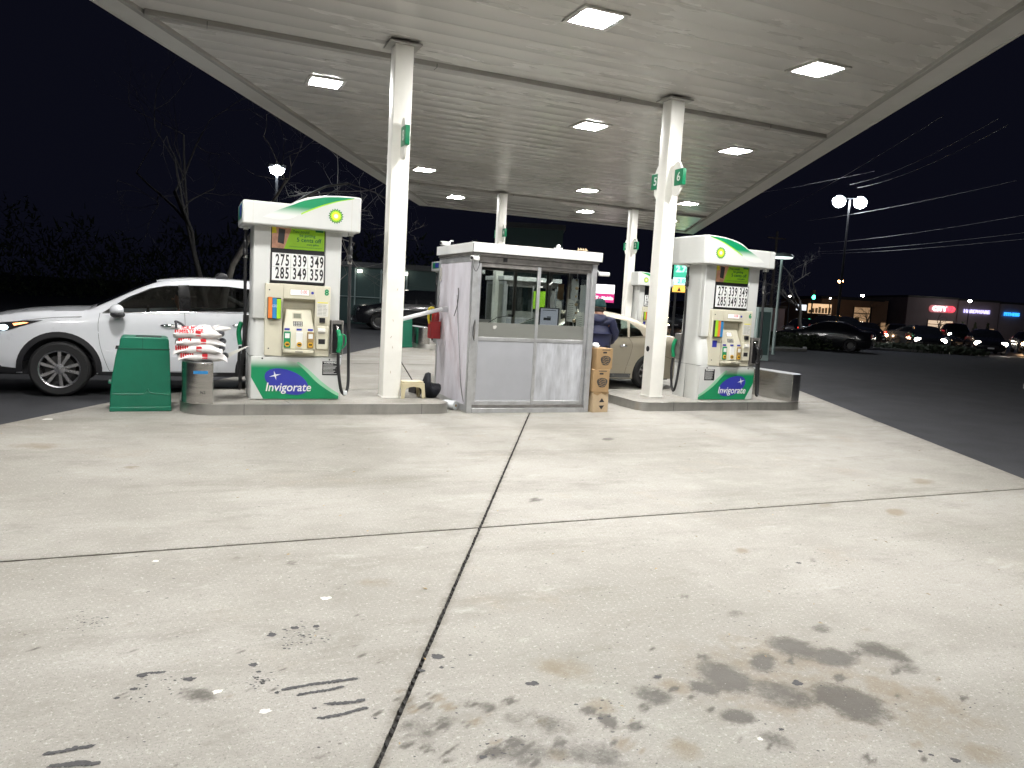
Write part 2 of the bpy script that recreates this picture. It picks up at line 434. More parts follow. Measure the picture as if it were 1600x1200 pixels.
STAINS = [[2.671,2.605,0.066,-0.082,0.077,0.067,0.85,0],[2.785,2.463,0.067,-0.056,0.07,0.059,1.0,0],[2.407,2.517,0.043,-0.029,0.063,0.064,0.95,0],[2.155,2.46,0.048,-0.104,0.079,0.07,0.95,0],[2.154,2.532,0.055,-0.044,0.052,0.057,0.6,0],[2.298,2.266,0.107,-0.099,0.071,0.064,0.6,0],[2.525,2.133,0.061,-0.119,0.101,0.07,0.95,0],[2.53,2.233,0.058,-0.046,0.058,0.049,0.5,0],[2.786,2.177,0.06,-0.107,0.079,0.053,0.75,1],[3.058,2.457,0.07,-0.074,0.066,0.049,0.7,0],[3.092,2.386,0.02,-0.08,0.04,0.026,0.6,0],[3.033,2.274,0.048,-0.034,0.036,0.027,0.6,0],[1.995,2.413,0.035,-0.051,0.033,0.032,0.95,0],[1.877,2.466,0.08,-0.041,0.034,0.045,0.7,1],[1.759,2.432,0.061,-0.053,0.041,0.05,0.7,0],[1.854,2.546,0.019,-0.006,0.013,0.019,1.0,0],[1.867,2.447,0.026,-0.008,0.009,0.013,1.0,0],[1.773,2.439,0.018,-0.006,0.015,0.022,1.0,0],[1.5,2.734,0.088,-0.09,0.059,0.089,0.55,1],[1.995,2.184,0.056,-0.036,0.035,0.037,0.9,0],[1.922,2.26,0.02,-0.006,0.012,0.016,0.9,0],[1.478,2.314,0.016,-0.046,0.025,0.024,1.0,0],[1.5,2.411,0.05,-0.037,0.034,0.048,0.6,1],[1.559,2.252,0.031,-0.01,0.012,0.019,1.0,0],[2.022,2.012,0.026,-0.062,0.034,0.025,0.6,0],[1.651,2.073,0.058,-0.041,0.045,0.051,0.6,1],[2.732,1.695,0.051,-0.059,0.065,0.036,0.6,1],[1.236,2.239,0.024,-0.008,0.016,0.032,0.9,0],[0.994,2.265,0.034,-0.011,0.013,0.032,1.0,0],[0.935,2.253,0.017,-0.005,0.005,0.014,0.9,0],[0.045,2.961,0.058,-0.029,0.002,0.044,0.7,0],[1.303,2.146,0.108,-0.075,0.045,0.065,0.45,0],[1.215,2.384,0.097,-0.069,0.041,0.069,0.45,0],[2.441,2.362,0.337,-0.321,0.333,0.295,0.42,1],[2.794,1.982,0.147,-0.185,0.22,0.14,0.4,1],[-1.259,7.912,0.206,-0.025,-0.024,0.153,0.6,1],[5.429,4.345,0.069,-0.041,0.095,0.077,0.9,1],[3.399,3.838,0.043,-0.024,0.038,0.043,0.8,1],[6.772,5.17,0.091,-0.058,0.114,0.088,0.7,1],[0.782,2.477,0.066,-0.021,0.023,0.081,0.4,0],[1.087,2.215,0.086,-0.028,0.031,0.07,0.5,0],[4.951,4.639,0.059,-0.012,0.051,0.05,0.5,1],[0.957,3.903,0.1,-0.026,0.015,0.064,0.35,1],[-0.437,6.922,0.044,-0.007,-0.003,0.049,1.0,1],[2.549,5.297,0.047,-0.009,0.016,0.036,1.0,0],[4.582,7.631,0.066,-0.007,0.044,0.076,0.9,0],[10.08,8.541,0.157,-0.01,0.131,0.114,0.8,0],[2.521,1.822,0.014,-0.025,0.027,0.016,0.5,1],[2.374,1.926,0.032,-0.024,0.024,0.019,0.4,1],[0.76,2.527,0.031,-0.01,0.011,0.041,0.5,0],[0.901,2.505,0.046,-0.014,0.011,0.033,0.4,0],[0.418,2.414,0.032,-0.01,0.003,0.018,0.4,0],[0.193,3.682,0.114,-0.032,0.004,0.092,0.25,1],[2.652,2.998,0.048,-0.013,0.034,0.041,0.35,0],[2.979,2.729,0.045,-0.024,0.039,0.036,0.5,0],[3.195,2.644,0.054,-0.015,0.033,0.03,0.3,1],[0.767,2.697,0.018,-0.014,0.007,0.018,0.569,0],[0.868,2.328,0.011,-0.008,0.004,0.009,0.831,0],[1.184,2.381,0.017,-0.013,0.01,0.017,0.547,0],[1.564,2.284,0.012,-0.01,0.007,0.009,0.682,1],[0.933,2.585,0.023,-0.018,0.009,0.02,0.977,1],[1.069,2.55,0.029,-0.022,0.015,0.029,0.515,0],[1.434,2.197,0.012,-0.009,0.008,0.011,0.865,0],[1.333,2.459,0.009,-0.007,0.005,0.007,0.667,0],[1.202,2.184,0.028,-0.021,0.017,0.025,0.997,1],[1.029,2.579,0.024,-0.019,0.01,0.021,0.837,0],[0.814,2.271,0.021,-0.015,0.008,0.017,0.548,0],[1.471,2.186,0.029,-0.023,0.016,0.021,0.727,1],[1.041,2.258,0.02,-0.015,0.007,0.013,0.549,1],[0.853,2.623,0.017,-0.013,0.007,0.016,0.927,0],[1.086,2.243,0.014,-0.01,0.006,0.01,0.806,0],[0.791,2.689,0.012,-0.009,0.004,0.011,0.846,1],[1.443,2.404,0.026,-0.021,0.018,0.026,0.674,0],[1.072,2.505,0.012,-0.01,0.005,0.009,0.562,1],[0.735,2.44,0.013,-0.009,0.004,0.009,0.91,0],[0.871,2.476,0.024,-0.019,0.009,0.02,0.93,0],[1.121,2.266,0.018,-0.013,0.009,0.015,0.733,0],[0.775,2.346,0.024,-0.018,0.01,0.022,0.845,0],[0.801,2.306,0.01,-0.007,0.003,0.008,0.57,0],[0.985,2.455,0.025,-0.019,0.01,0.021,0.621,1],[1.278,2.163,0.008,-0.006,0.004,0.006,0.948,0],[0.835,2.312,0.016,-0.012,0.005,0.012,0.909,0],[0.923,2.59,0.017,-0.013,0.007,0.016,0.684,1],[0.797,2.61,0.024,-0.018,0.008,0.02,0.75,1],[1.001,2.584,0.009,-0.007,0.004,0.008,0.649,0],[0.777,2.76,0.019,-0.014,0.007,0.018,0.65,1],[1.233,2.389,0.026,-0.02,0.012,0.02,0.803,1],[1.216,2.439,0.01,-0.008,0.005,0.009,0.594,0],[1.095,2.171,0.022,-0.016,0.01,0.016,0.929,0],[1.011,2.32,0.02,-0.015,0.008,0.014,0.705,1],[0.884,2.347,0.009,-0.006,0.004,0.008,0.842,0],[1.498,2.106,0.008,-0.007,0.005,0.006,0.746,1],[0.897,2.695,0.016,-0.013,0.005,0.012,0.704,0],[1.162,2.558,0.009,-0.007,0.005,0.009,0.72,0],[1.087,2.292,0.028,-0.021,0.014,0.025,0.864,0],[0.916,2.664,0.03,-0.024,0.01,0.023,0.785,1],[1.004,2.468,0.018,-0.014,0.009,0.017,0.842,1],[0.711,2.391,0.018,-0.013,0.005,0.014,0.908,0],[1.449,2.15,0.027,-0.021,0.016,0.02,0.778,1],[1.175,2.556,0.023,-0.018,0.012,0.023,0.935,0],[1.088,2.53,0.016,-0.013,0.009,0.017,0.711,0],[0.952,2.458,0.024,-0.018,0.009,0.019,0.593,0],[1.798,2.017,0.008,-0.006,0.006,0.006,0.504,1],[1.871,2.095,0.012,-0.01,0.008,0.008,0.497,1],[2.421,2.189,0.011,-0.01,0.013,0.011,0.691,0],[2.648,2.302,0.02,-0.019,0.024,0.02,0.837,0],[2.551,2.029,0.019,-0.016,0.024,0.018,0.726,0],[2.948,2.268,0.015,-0.014,0.022,0.016,0.747,0],[2.474,1.744,0.009,-0.007,0.008,0.005,0.757,0],[3.04,2.009,0.014,-0.013,0.021,0.013,0.885,0],[2.544,2.488,0.014,-0.013,0.014,0.013,0.889,0],[1.957,1.972,0.018,-0.014,0.014,0.013,0.7,0],[2.174,2.651,0.023,-0.021,0.019,0.021,0.804,0],[2.606,2.279,0.02,-0.019,0.026,0.021,0.486,1],[2.724,2.306,0.009,-0.008,0.009,0.007,0.856,1],[2.382,2.536,0.008,-0.007,0.007,0.007,0.599,0],[1.887,2.055,0.006,-0.005,0.005,0.005,0.707,0],[1.988,2.783,0.009,-0.008,0.009,0.012,0.881,0],[3.087,2.155,0.01,-0.009,0.016,0.01,0.753,1],[2.22,2.325,0.018,-0.016,0.02,0.019,0.533,0],[1.667,2.353,0.022,-0.018,0.016,0.019,0.524,0],[2.927,2.468,0.022,-0.022,0.032,0.025,0.695,0],[1.911,2.365,0.012,-0.01,0.009,0.01,0.773,0],[2.6,1.709,0.012,-0.01,0.014,0.009,0.638,0],[2.122,1.854,0.006,-0.005,0.005,0.004,0.618,1],[3.014,2.02,0.007,-0.006,0.009,0.006,0.744,0],[2.771,2.104,0.014,-0.013,0.02,0.014,0.464,0],[2.268,1.809,0.019,-0.015,0.017,0.013,0.936,0],[-0.002,3.262,0.018,-0.014,0.001,0.017,0.708,1],[-0.431,2.903,0.016,-0.011,-0.001,0.012,0.416,1],[0.334,2.689,0.008,-0.006,0.002,0.007,0.58,0],[0.149,2.912,0.022,-0.016,0.003,0.019,0.705,1],[0.773,3.018,0.013,-0.01,0.005,0.014,0.673,0],[0.7,3.102,0.011,-0.009,0.003,0.01,0.702,0],[-0.213,3.03,0.011,-0.008,0.0,0.011,0.742,0],[0.696,3.195,0.017,-0.014,0.005,0.016,0.453,0],[-0.582,3.532,0.01,-0.008,-0.001,0.01,0.774,0],[-0.424,2.812,0.018,-0.013,-0.001,0.018,0.422,0],[-0.022,2.516,0.013,-0.009,0.001,0.011,0.501,0],[0.363,3.076,0.016,-0.012,0.003,0.017,0.767,0],[0.472,2.351,0.014,-0.01,0.003,0.009,0.5,0],[0.661,2.635,0.015,-0.011,0.005,0.015,0.711,0],[0.214,3.289,0.012,-0.009,0.002,0.011,0.758,0],[0.221,2.94,0.012,-0.009,0.002,0.011,0.423,0],[0.603,2.445,0.009,-0.007,0.003,0.007,0.735,0],[-0.133,2.87,0.009,-0.007,0.0,0.009,0.409,1],[0.318,2.908,0.011,-0.009,0.002,0.012,0.72,0],[-0.219,3.403,0.019,-0.014,0.0,0.019,0.543,0],[0.553,4.314,0.022,-0.021,0.007,0.035,0.542,0],[2.391,2.905,0.007,-0.007,0.007,0.008,0.407,0],[0.794,3.461,0.011,-0.01,0.004,0.015,0.431,0],[2.02,3.054,0.014,-0.013,0.01,0.014,0.432,0],[-0.241,3.686,0.012,-0.01,0.0,0.016,0.412,1],[2.782,3.374,0.016,-0.017,0.017,0.019,0.325,0],[0.75,3.892,0.019,-0.017,0.006,0.024,0.484,0],[3.753,3.575,0.017,-0.022,0.036,0.032,0.368,0],[0.266,4.465,0.019,-0.018,0.004,0.032,0.446,0],[0.125,3.444,0.015,-0.012,0.002,0.014,0.573,0],[4.074,2.866,0.009,-0.011,0.017,0.011,0.305,1],[0.767,3.507,0.019,-0.016,0.006,0.021,0.453,0],[2.392,3.519,0.01,-0.011,0.01,0.013,0.306,0],[2.103,3.083,0.012,-0.012,0.012,0.016,0.468,1],[1.751,3.296,0.015,-0.014,0.01,0.016,0.323,1],[2.53,3.283,0.019,-0.019,0.018,0.022,0.52,0]]

def concrete():
    m = bpy.data.materials.new('forecourt_concrete'); m.use_nodes = True
    nt = m.node_tree; p = nt.nodes['Principled BSDF']; L = nt.links
    geo = nd(nt, 'ShaderNodeNewGeometry')
    def noise_n(scale, detail, rough, stretch=None, rot=0):
        mp = nd(nt, 'ShaderNodeMapping')
        if stretch: mp.inputs['Scale'].default_value = stretch
        mp.inputs['Rotation'].default_value = (0, 0, rot)
        L.new(geo.outputs['Position'], mp.inputs[0])
        n = nd(nt, 'ShaderNodeTexNoise'); n.inputs['Scale'].default_value = scale
        n.inputs['Detail'].default_value = detail; n.inputs['Roughness'].default_value = rough
        L.new(mp.outputs[0], n.inputs['Vector'])
        return n.outputs['Fac']
    def rng(x, a, b, c=0.0, d=1.0):
        r = nd(nt, 'ShaderNodeMapRange'); r.interpolation_type = 'SMOOTHSTEP'
        for i, v in enumerate((a, b, c, d)): r.inputs[i + 1].default_value = v
        L.new(x, r.inputs[0]); return r.outputs[0]
    def mixc(a, col, fac):
        x = nd(nt, 'ShaderNodeMix', data_type='RGBA'); x.inputs['B'].default_value = (*col, 1)
        if isinstance(a, tuple): x.inputs['A'].default_value = (*a, 1)
        else: L.new(a, x.inputs['A'])
        L.new(fac, x.inputs['Factor']); return x.outputs['Result']
    def math_(op, a, b):
        x = nd(nt, 'ShaderNodeMath', operation=op)
        for i, v in enumerate((a, b)):
            if isinstance(v, (int, float)): x.inputs[i].default_value = v
            else: L.new(v, x.inputs[i])
        return x.outputs[0]
    c = mixc((0.262, 0.248, 0.219), (0.338, 0.323, 0.292), rng(noise_n(0.5, 8, 0.65), 0.38, 0.62))
    c = mixc(c, (0.200, 0.188, 0.158), rng(noise_n(1.1, 9, 0.74, (0.25, 1.0, 1), 0.12), 0.50, 0.66, 0, 0.75))
    c = mixc(c, (0.385, 0.371, 0.343), rng(noise_n(0.8, 8, 0.68, (0.3, 1.3, 1), -0.5), 0.52, 0.72, 0, 0.6))
    c = mixc(c, (0.34, 0.27, 0.19), rng(noise_n(0.9, 7, 0.7), 0.56, 0.76, 0, 0.40))
    # fine mottling, pores and pale grit
    c = mixc(c, (0.255, 0.24, 0.21), rng(noise_n(21, 9, 0.85), 0.50, 0.66, 0, 0.62))
    c = mixc(c, (0.56, 0.55, 0.51), rng(noise_n(48, 5, 0.85), 0.54, 0.66, 0, 0.75))
    c = mixc(c, (0.16, 0.15, 0.135), rng(noise_n(95, 3, 0.85), 0.55, 0.64, 0, 0.85))
    vo = nd(nt, 'ShaderNodeTexVoronoi'); vo.inputs['Scale'].default_value = 11
    L.new(geo.outputs['Position'], vo.inputs['Vector'])
    sp = math_('MULTIPLY', rng(vo.outputs['Distance'], 0.05, 0.09, 1, 0), rng(noise_n(2.2, 3, 0.5), 0.5, 0.62))
    c = mixc(c, (0.10, 0.09, 0.08), math_('MULTIPLY', sp, 0.7))
    c = mixc(c, (0.13, 0.118, 0.095), rng(noise_n(5.5, 9, 0.85), 0.59, 0.70, 0, 0.60))
    c = mixc(c, (0.20, 0.188, 0.16), rng(noise_n(2.6, 9, 0.82, (0.6, 1.0, 1), 0.3), 0.52, 0.66, 0, 0.55))
    c = mixc(c, (0.44, 0.43, 0.40), rng(noise_n(3.3, 9, 0.82, (0.5, 1.0, 1), -0.4), 0.56, 0.68, 0, 0.5))
    at = nd(nt, 'ShaderNodeAttribute'); at.attribute_name = 'stain'
    sep = nd(nt, 'ShaderNodeSeparateColor'); L.new(at.outputs['Color'], sep.inputs[0])
    wob = math_('MULTIPLY', math_('SUBTRACT', noise_n(7, 9, 0.80), 0.5), 2.1)
    gate = rng(sep.outputs[0], 0.02, 0.25)
    gate2 = rng(sep.outputs[1], 0.02, 0.25)
    br = rng(math_('ADD', sep.outputs[1], math_('MULTIPLY', wob, gate2)), 0.02, 0.85, 0, 0.72)
    c = mixc(c, (0.19, 0.15, 0.095), br)
    oil = rng(math_('ADD', sep.outputs[0], math_('MULTIPLY', wob, gate)), 0.02, 0.72, 0, 0.90)
    c = mixc(c, (0.062, 0.054, 0.043), oil)
    grime = rng(math_('ADD', sep.outputs[2], math_('MULTIPLY', wob, rng(sep.outputs[2], 0.02, 0.3))), 0.15, 1.1, 0, 0.8)
    c = mixc(c, (0.11, 0.095, 0.07), grime)
    # pale grit shows through the oil
    c = mixc(c, (0.5, 0.49, 0.46), rng(noise_n(110, 2, 0.5), 0.68, 0.74, 0, 0.55))
    L.new(c, p.inputs['Base Color'])
    L.new(math_('SUBTRACT', rng(noise_n(3, 5, 0.6), 0.3, 0.7, 0.66, 0.80), math_('MULTIPLY', oil, 0.15)), p.inputs['Roughness'])
    bp = nd(nt, 'ShaderNodeBump'); bp.inputs['Strength'].default_value = 0.35; bp.inputs['Distance'].default_value = 0.006
    hsum = math_('ADD', math_('MULTIPLY', noise_n(170, 3, 0.7), 0.6), noise_n(22, 5, 0.65))
    L.new(hsum, bp.inputs['Height']); L.new(bp.outputs[0], p.inputs['Normal'])
    return m
M['concrete'] = concrete()

def stain_at(x, y):
    r = g = 0.0
    for cx, cy, ax, ay, bx, by, s, ch in STAINS:
        dx, dy = x - cx, y - cy
        if abs(dx) > 1.3 or abs(dy) > 1.3: continue
        det = ax * by - ay * bx
        u = (dx * by - dy * bx) / det; v = (dy * ax - dx * ay) / det
        d = sqrt(u * u + v * v)
        if d > 1.5: continue
        t = s * max(0.0, min(1.0, (1.45 - d) / 0.95))
        if ch == 0: r = max(r, t)
        else: g = max(g, t)
    return r, g

pad = empty('concrete_forecourt', kind='structure')
YJ = [-5.0, -1.2, 4.715, 10.6, 16.5, 22.4, 28.6]
def xl(y): return -1.75 + 0.545 * (y - 9.18)
def xm(y): return 0.58 + 0.53 * (y - 2.3)
def xr(y): return 10.38 + 0.535 * (y - 9.18)
def slab(j, side):
    y0, y1 = YJ[j], YJ[j + 1]
    gy = 0.010
    gx = 0.011
    fine = j == 1
    step = 0.026 if fine else 0.05 if j == 2 else 0.15
    ny = int((y1 - y0) / step); nx = int(6.0 / step)
    fl, fr = (xl, xm) if side == 0 else (xm, xr)
    bx = []; cols = []
    for i in range(ny + 1):
        t = i / ny
        yy = y0 + gy + (y1 - y0 - 2 * gy) * t
        for k in range(nx + 1):
            s = k / nx
            xa, xb = fl(yy) + gx, fr(yy) - gx
            ex = 0.0035 * (noise.noise(Vector((yy * 9, side * 3.1, k * 0.0))) + 0.6 * noise.noise(Vector((yy * 31, side, 5))))
            if k == 0: xa += ex
            x = xa + (xb - xa) * s
            if k == nx: x += ex
            y = yy
            if i in (0, ny): y += 0.003 * noise.noise(Vector((x * 14, j, side))) + 0.002 * noise.noise(Vector((x * 40, j, side)))
            z = 0.0 if 0 < i < ny and 0 < k < nx else -0.003
            bx.append((x, y, z))
            dk = abs(x - xm(y)); dc = min(abs(y - y0), abs(y - y1)); ed = min(abs(x - xl(y)), abs(x - xr(y)))
            gr = max(0, .75 * (1 - dk / .07), .7 * (1 - dc / .06), .55 * (1 - ed / .5))
            cols.append((*(stain_at(x, y) if fine or j == 2 else (0, 0)), gr))
    fs = [(i * (nx + 1) + k, i * (nx + 1) + k + 1, (i + 1) * (nx + 1) + k + 1, (i + 1) * (nx + 1) + k) for i in range(ny) for k in range(nx)]
    n0 = len(bx)
    rim = [k for k in range(nx + 1)] + [i * (nx + 1) + nx for i in range(1, ny + 1)] + [ny * (nx + 1) + k for k in range(nx - 1, -1, -1)] + [i * (nx + 1) for i in range(ny - 1, 0, -1)]
    for q in rim:
        bx.append((bx[q][0], bx[q][1], -0.028)); cols.append((0, 0, .8))
    for a in range(len(rim)):
        b_ = (a + 1) % len(rim)
        fs.append((rim[b_], rim[a], n0 + a, n0 + b_))
    me = bpy.data.meshes.new('concrete_slab'); me.from_pydata(bx, [], fs)
    me.materials.append(M['concrete'])
    ca = me.color_attributes.new('stain', 'FLOAT_COLOR', 'POINT')
    flat = []
    for r, g, b_ in cols: flat += [r, g, b_, 1.0]
    ca.data.foreach_set('color', flat)
    me.update()
    o = link_mesh('concrete_slab', me, pad)
for j in range(len(YJ) - 1):
    for s in (0, 1): slab(j, s)
sb = B()
yA, yB = YJ[0], YJ[-1]
sb.add([(xl(yA) - .02, yA, -0.014), (xr(yA) + .02, yA, -0.014), (xr(yB) + .02, yB, -0.014), (xl(yB) - .02, yB, -0.014)], [(0, 1, 2, 3)])
sb.build('joint_sealant', M['sealant'], pad)
# rough filler that stands in the wide joint
fb = B()
yy = 1.2
while yy < 9.4:
    fb.ball((xm(yy) + random.uniform(-.007, .007), yy, -0.010), random.uniform(.006, .013), random.uniform(.012, .03), random.uniform(.005, .0095), n=4)
    yy += random.uniform(.018, .06)
tag(fb.build('joint_filler', M['sealant'], pad), kind='stuff')

# marks that lie on the slabs
MARKS = [([0.358,2.904],[0.636,2.909],0.016),([0.411,2.843],[0.567,2.856],0.013),([0.505,2.741],[0.625,2.732],0.016),([0.463,2.657],[0.624,2.67],0.015),([-0.416,2.714],[-0.303,2.711],0.016),([-0.387,2.636],[-0.266,2.607],0.021),([-0.166,3.184],[-0.084,3.182],0.013),([0.015,3.092],0.02),([-0.161,3.172],0.02),([-0.182,3.07],0.015),([1.012,2.994],0.028),([0.256,3.141],0.019),([0.273,3.074],0.01),([0.358,3.405],0.023),([0.465,3.451],0.018),([0.559,3.439],0.018),([-0.239,3.019],0.01),([0.915,2.892],0.013),([1.319,2.658],0.024),([1.156,2.964],0.008),([1.001,2.895],0.011),([0.327,2.888],0.01),([0.448,2.73],0.01),([0.646,2.595],0.007),([1.862,2.549],0.016),([2.423,2.321],0.025),([2.094,2.06],0.01),([2.571,1.698],0.016),([2.517,1.752],0.009),([2.496,1.783],0.009),([0.941,2.251],0.013),([3.778,6.049],0.012),([1.462,7.651],0.013),([2.562,7.557],0.014),([3.608,3.548],0.021)]
GUM = [[0.655, 3.757, 0.026], [0.113, 2.959, 0.017], [0.273, 2.762, 0.019], [-0.163, 4.523, 0.018], [1.968, 2.034, 0.012], [-1.403, 9.4, 0.05]]
def blob(b, x, y, rx, ry, ang, n=22, z=0.0015, j=0.35, ph=0):
    pts = []
    for k in range(n):
        a = 2 * pi * k / n
        q = 1 + j * noise.noise(Vector((cos(a) * 1.6 + ph, sin(a) * 1.6 + x * 7, y * 5))) * 2
        u, v = rx * q * cos(a), ry * q * sin(a)
        pts.append((x + u * cos(ang) - v * sin(ang), y + u * sin(ang) + v * cos(ang)))
    b.add([(x, y, z + 0.0004)] + [(p[0], p[1], z) for p in pts], [(0, k + 1, (k + 1) % n + 1) for k in range(n)])
tb = B()
for i, mk in enumerate(MARKS):
    if len(mk) == 3:
        (x0, y0), (x1, y1), w = mk
        n = max(5, int(math.hypot(x1 - x0, y1 - y0) / (w * 0.5)))
        for k in range(n + 1):
            t = k / n
            blob(tb, x0 + (x1 - x0) * t, y0 + (y1 - y0) * t + 0.004 * sin(t * 5 + i), w * random.uniform(.7, 1.3), w * random.uniform(.45, .7), random.uniform(-.3, .3), z=0.0012 + 0.00002 * k + 0.0003 * (i % 3), ph=i + k)
    else:
        (x, y), w = mk
        blob(tb, x, y, w, w * 0.8, -0.3, ph=i)
tag(tb.build('tar_marks', M['tar'], None), 'dark dried tar streaks and drips spotted over the pale forecourt concrete', 'tar marks', kind='stuff')
gb = B()
for x, y, w in GUM: blob(gb, x, y, w, w * 0.8, 0.2, ph=x)
tag(gb.build('chewing_gum_spots', M['gum'], None), 'flattened white chewing gum spots stuck on the forecourt concrete', 'gum spots', kind='stuff')
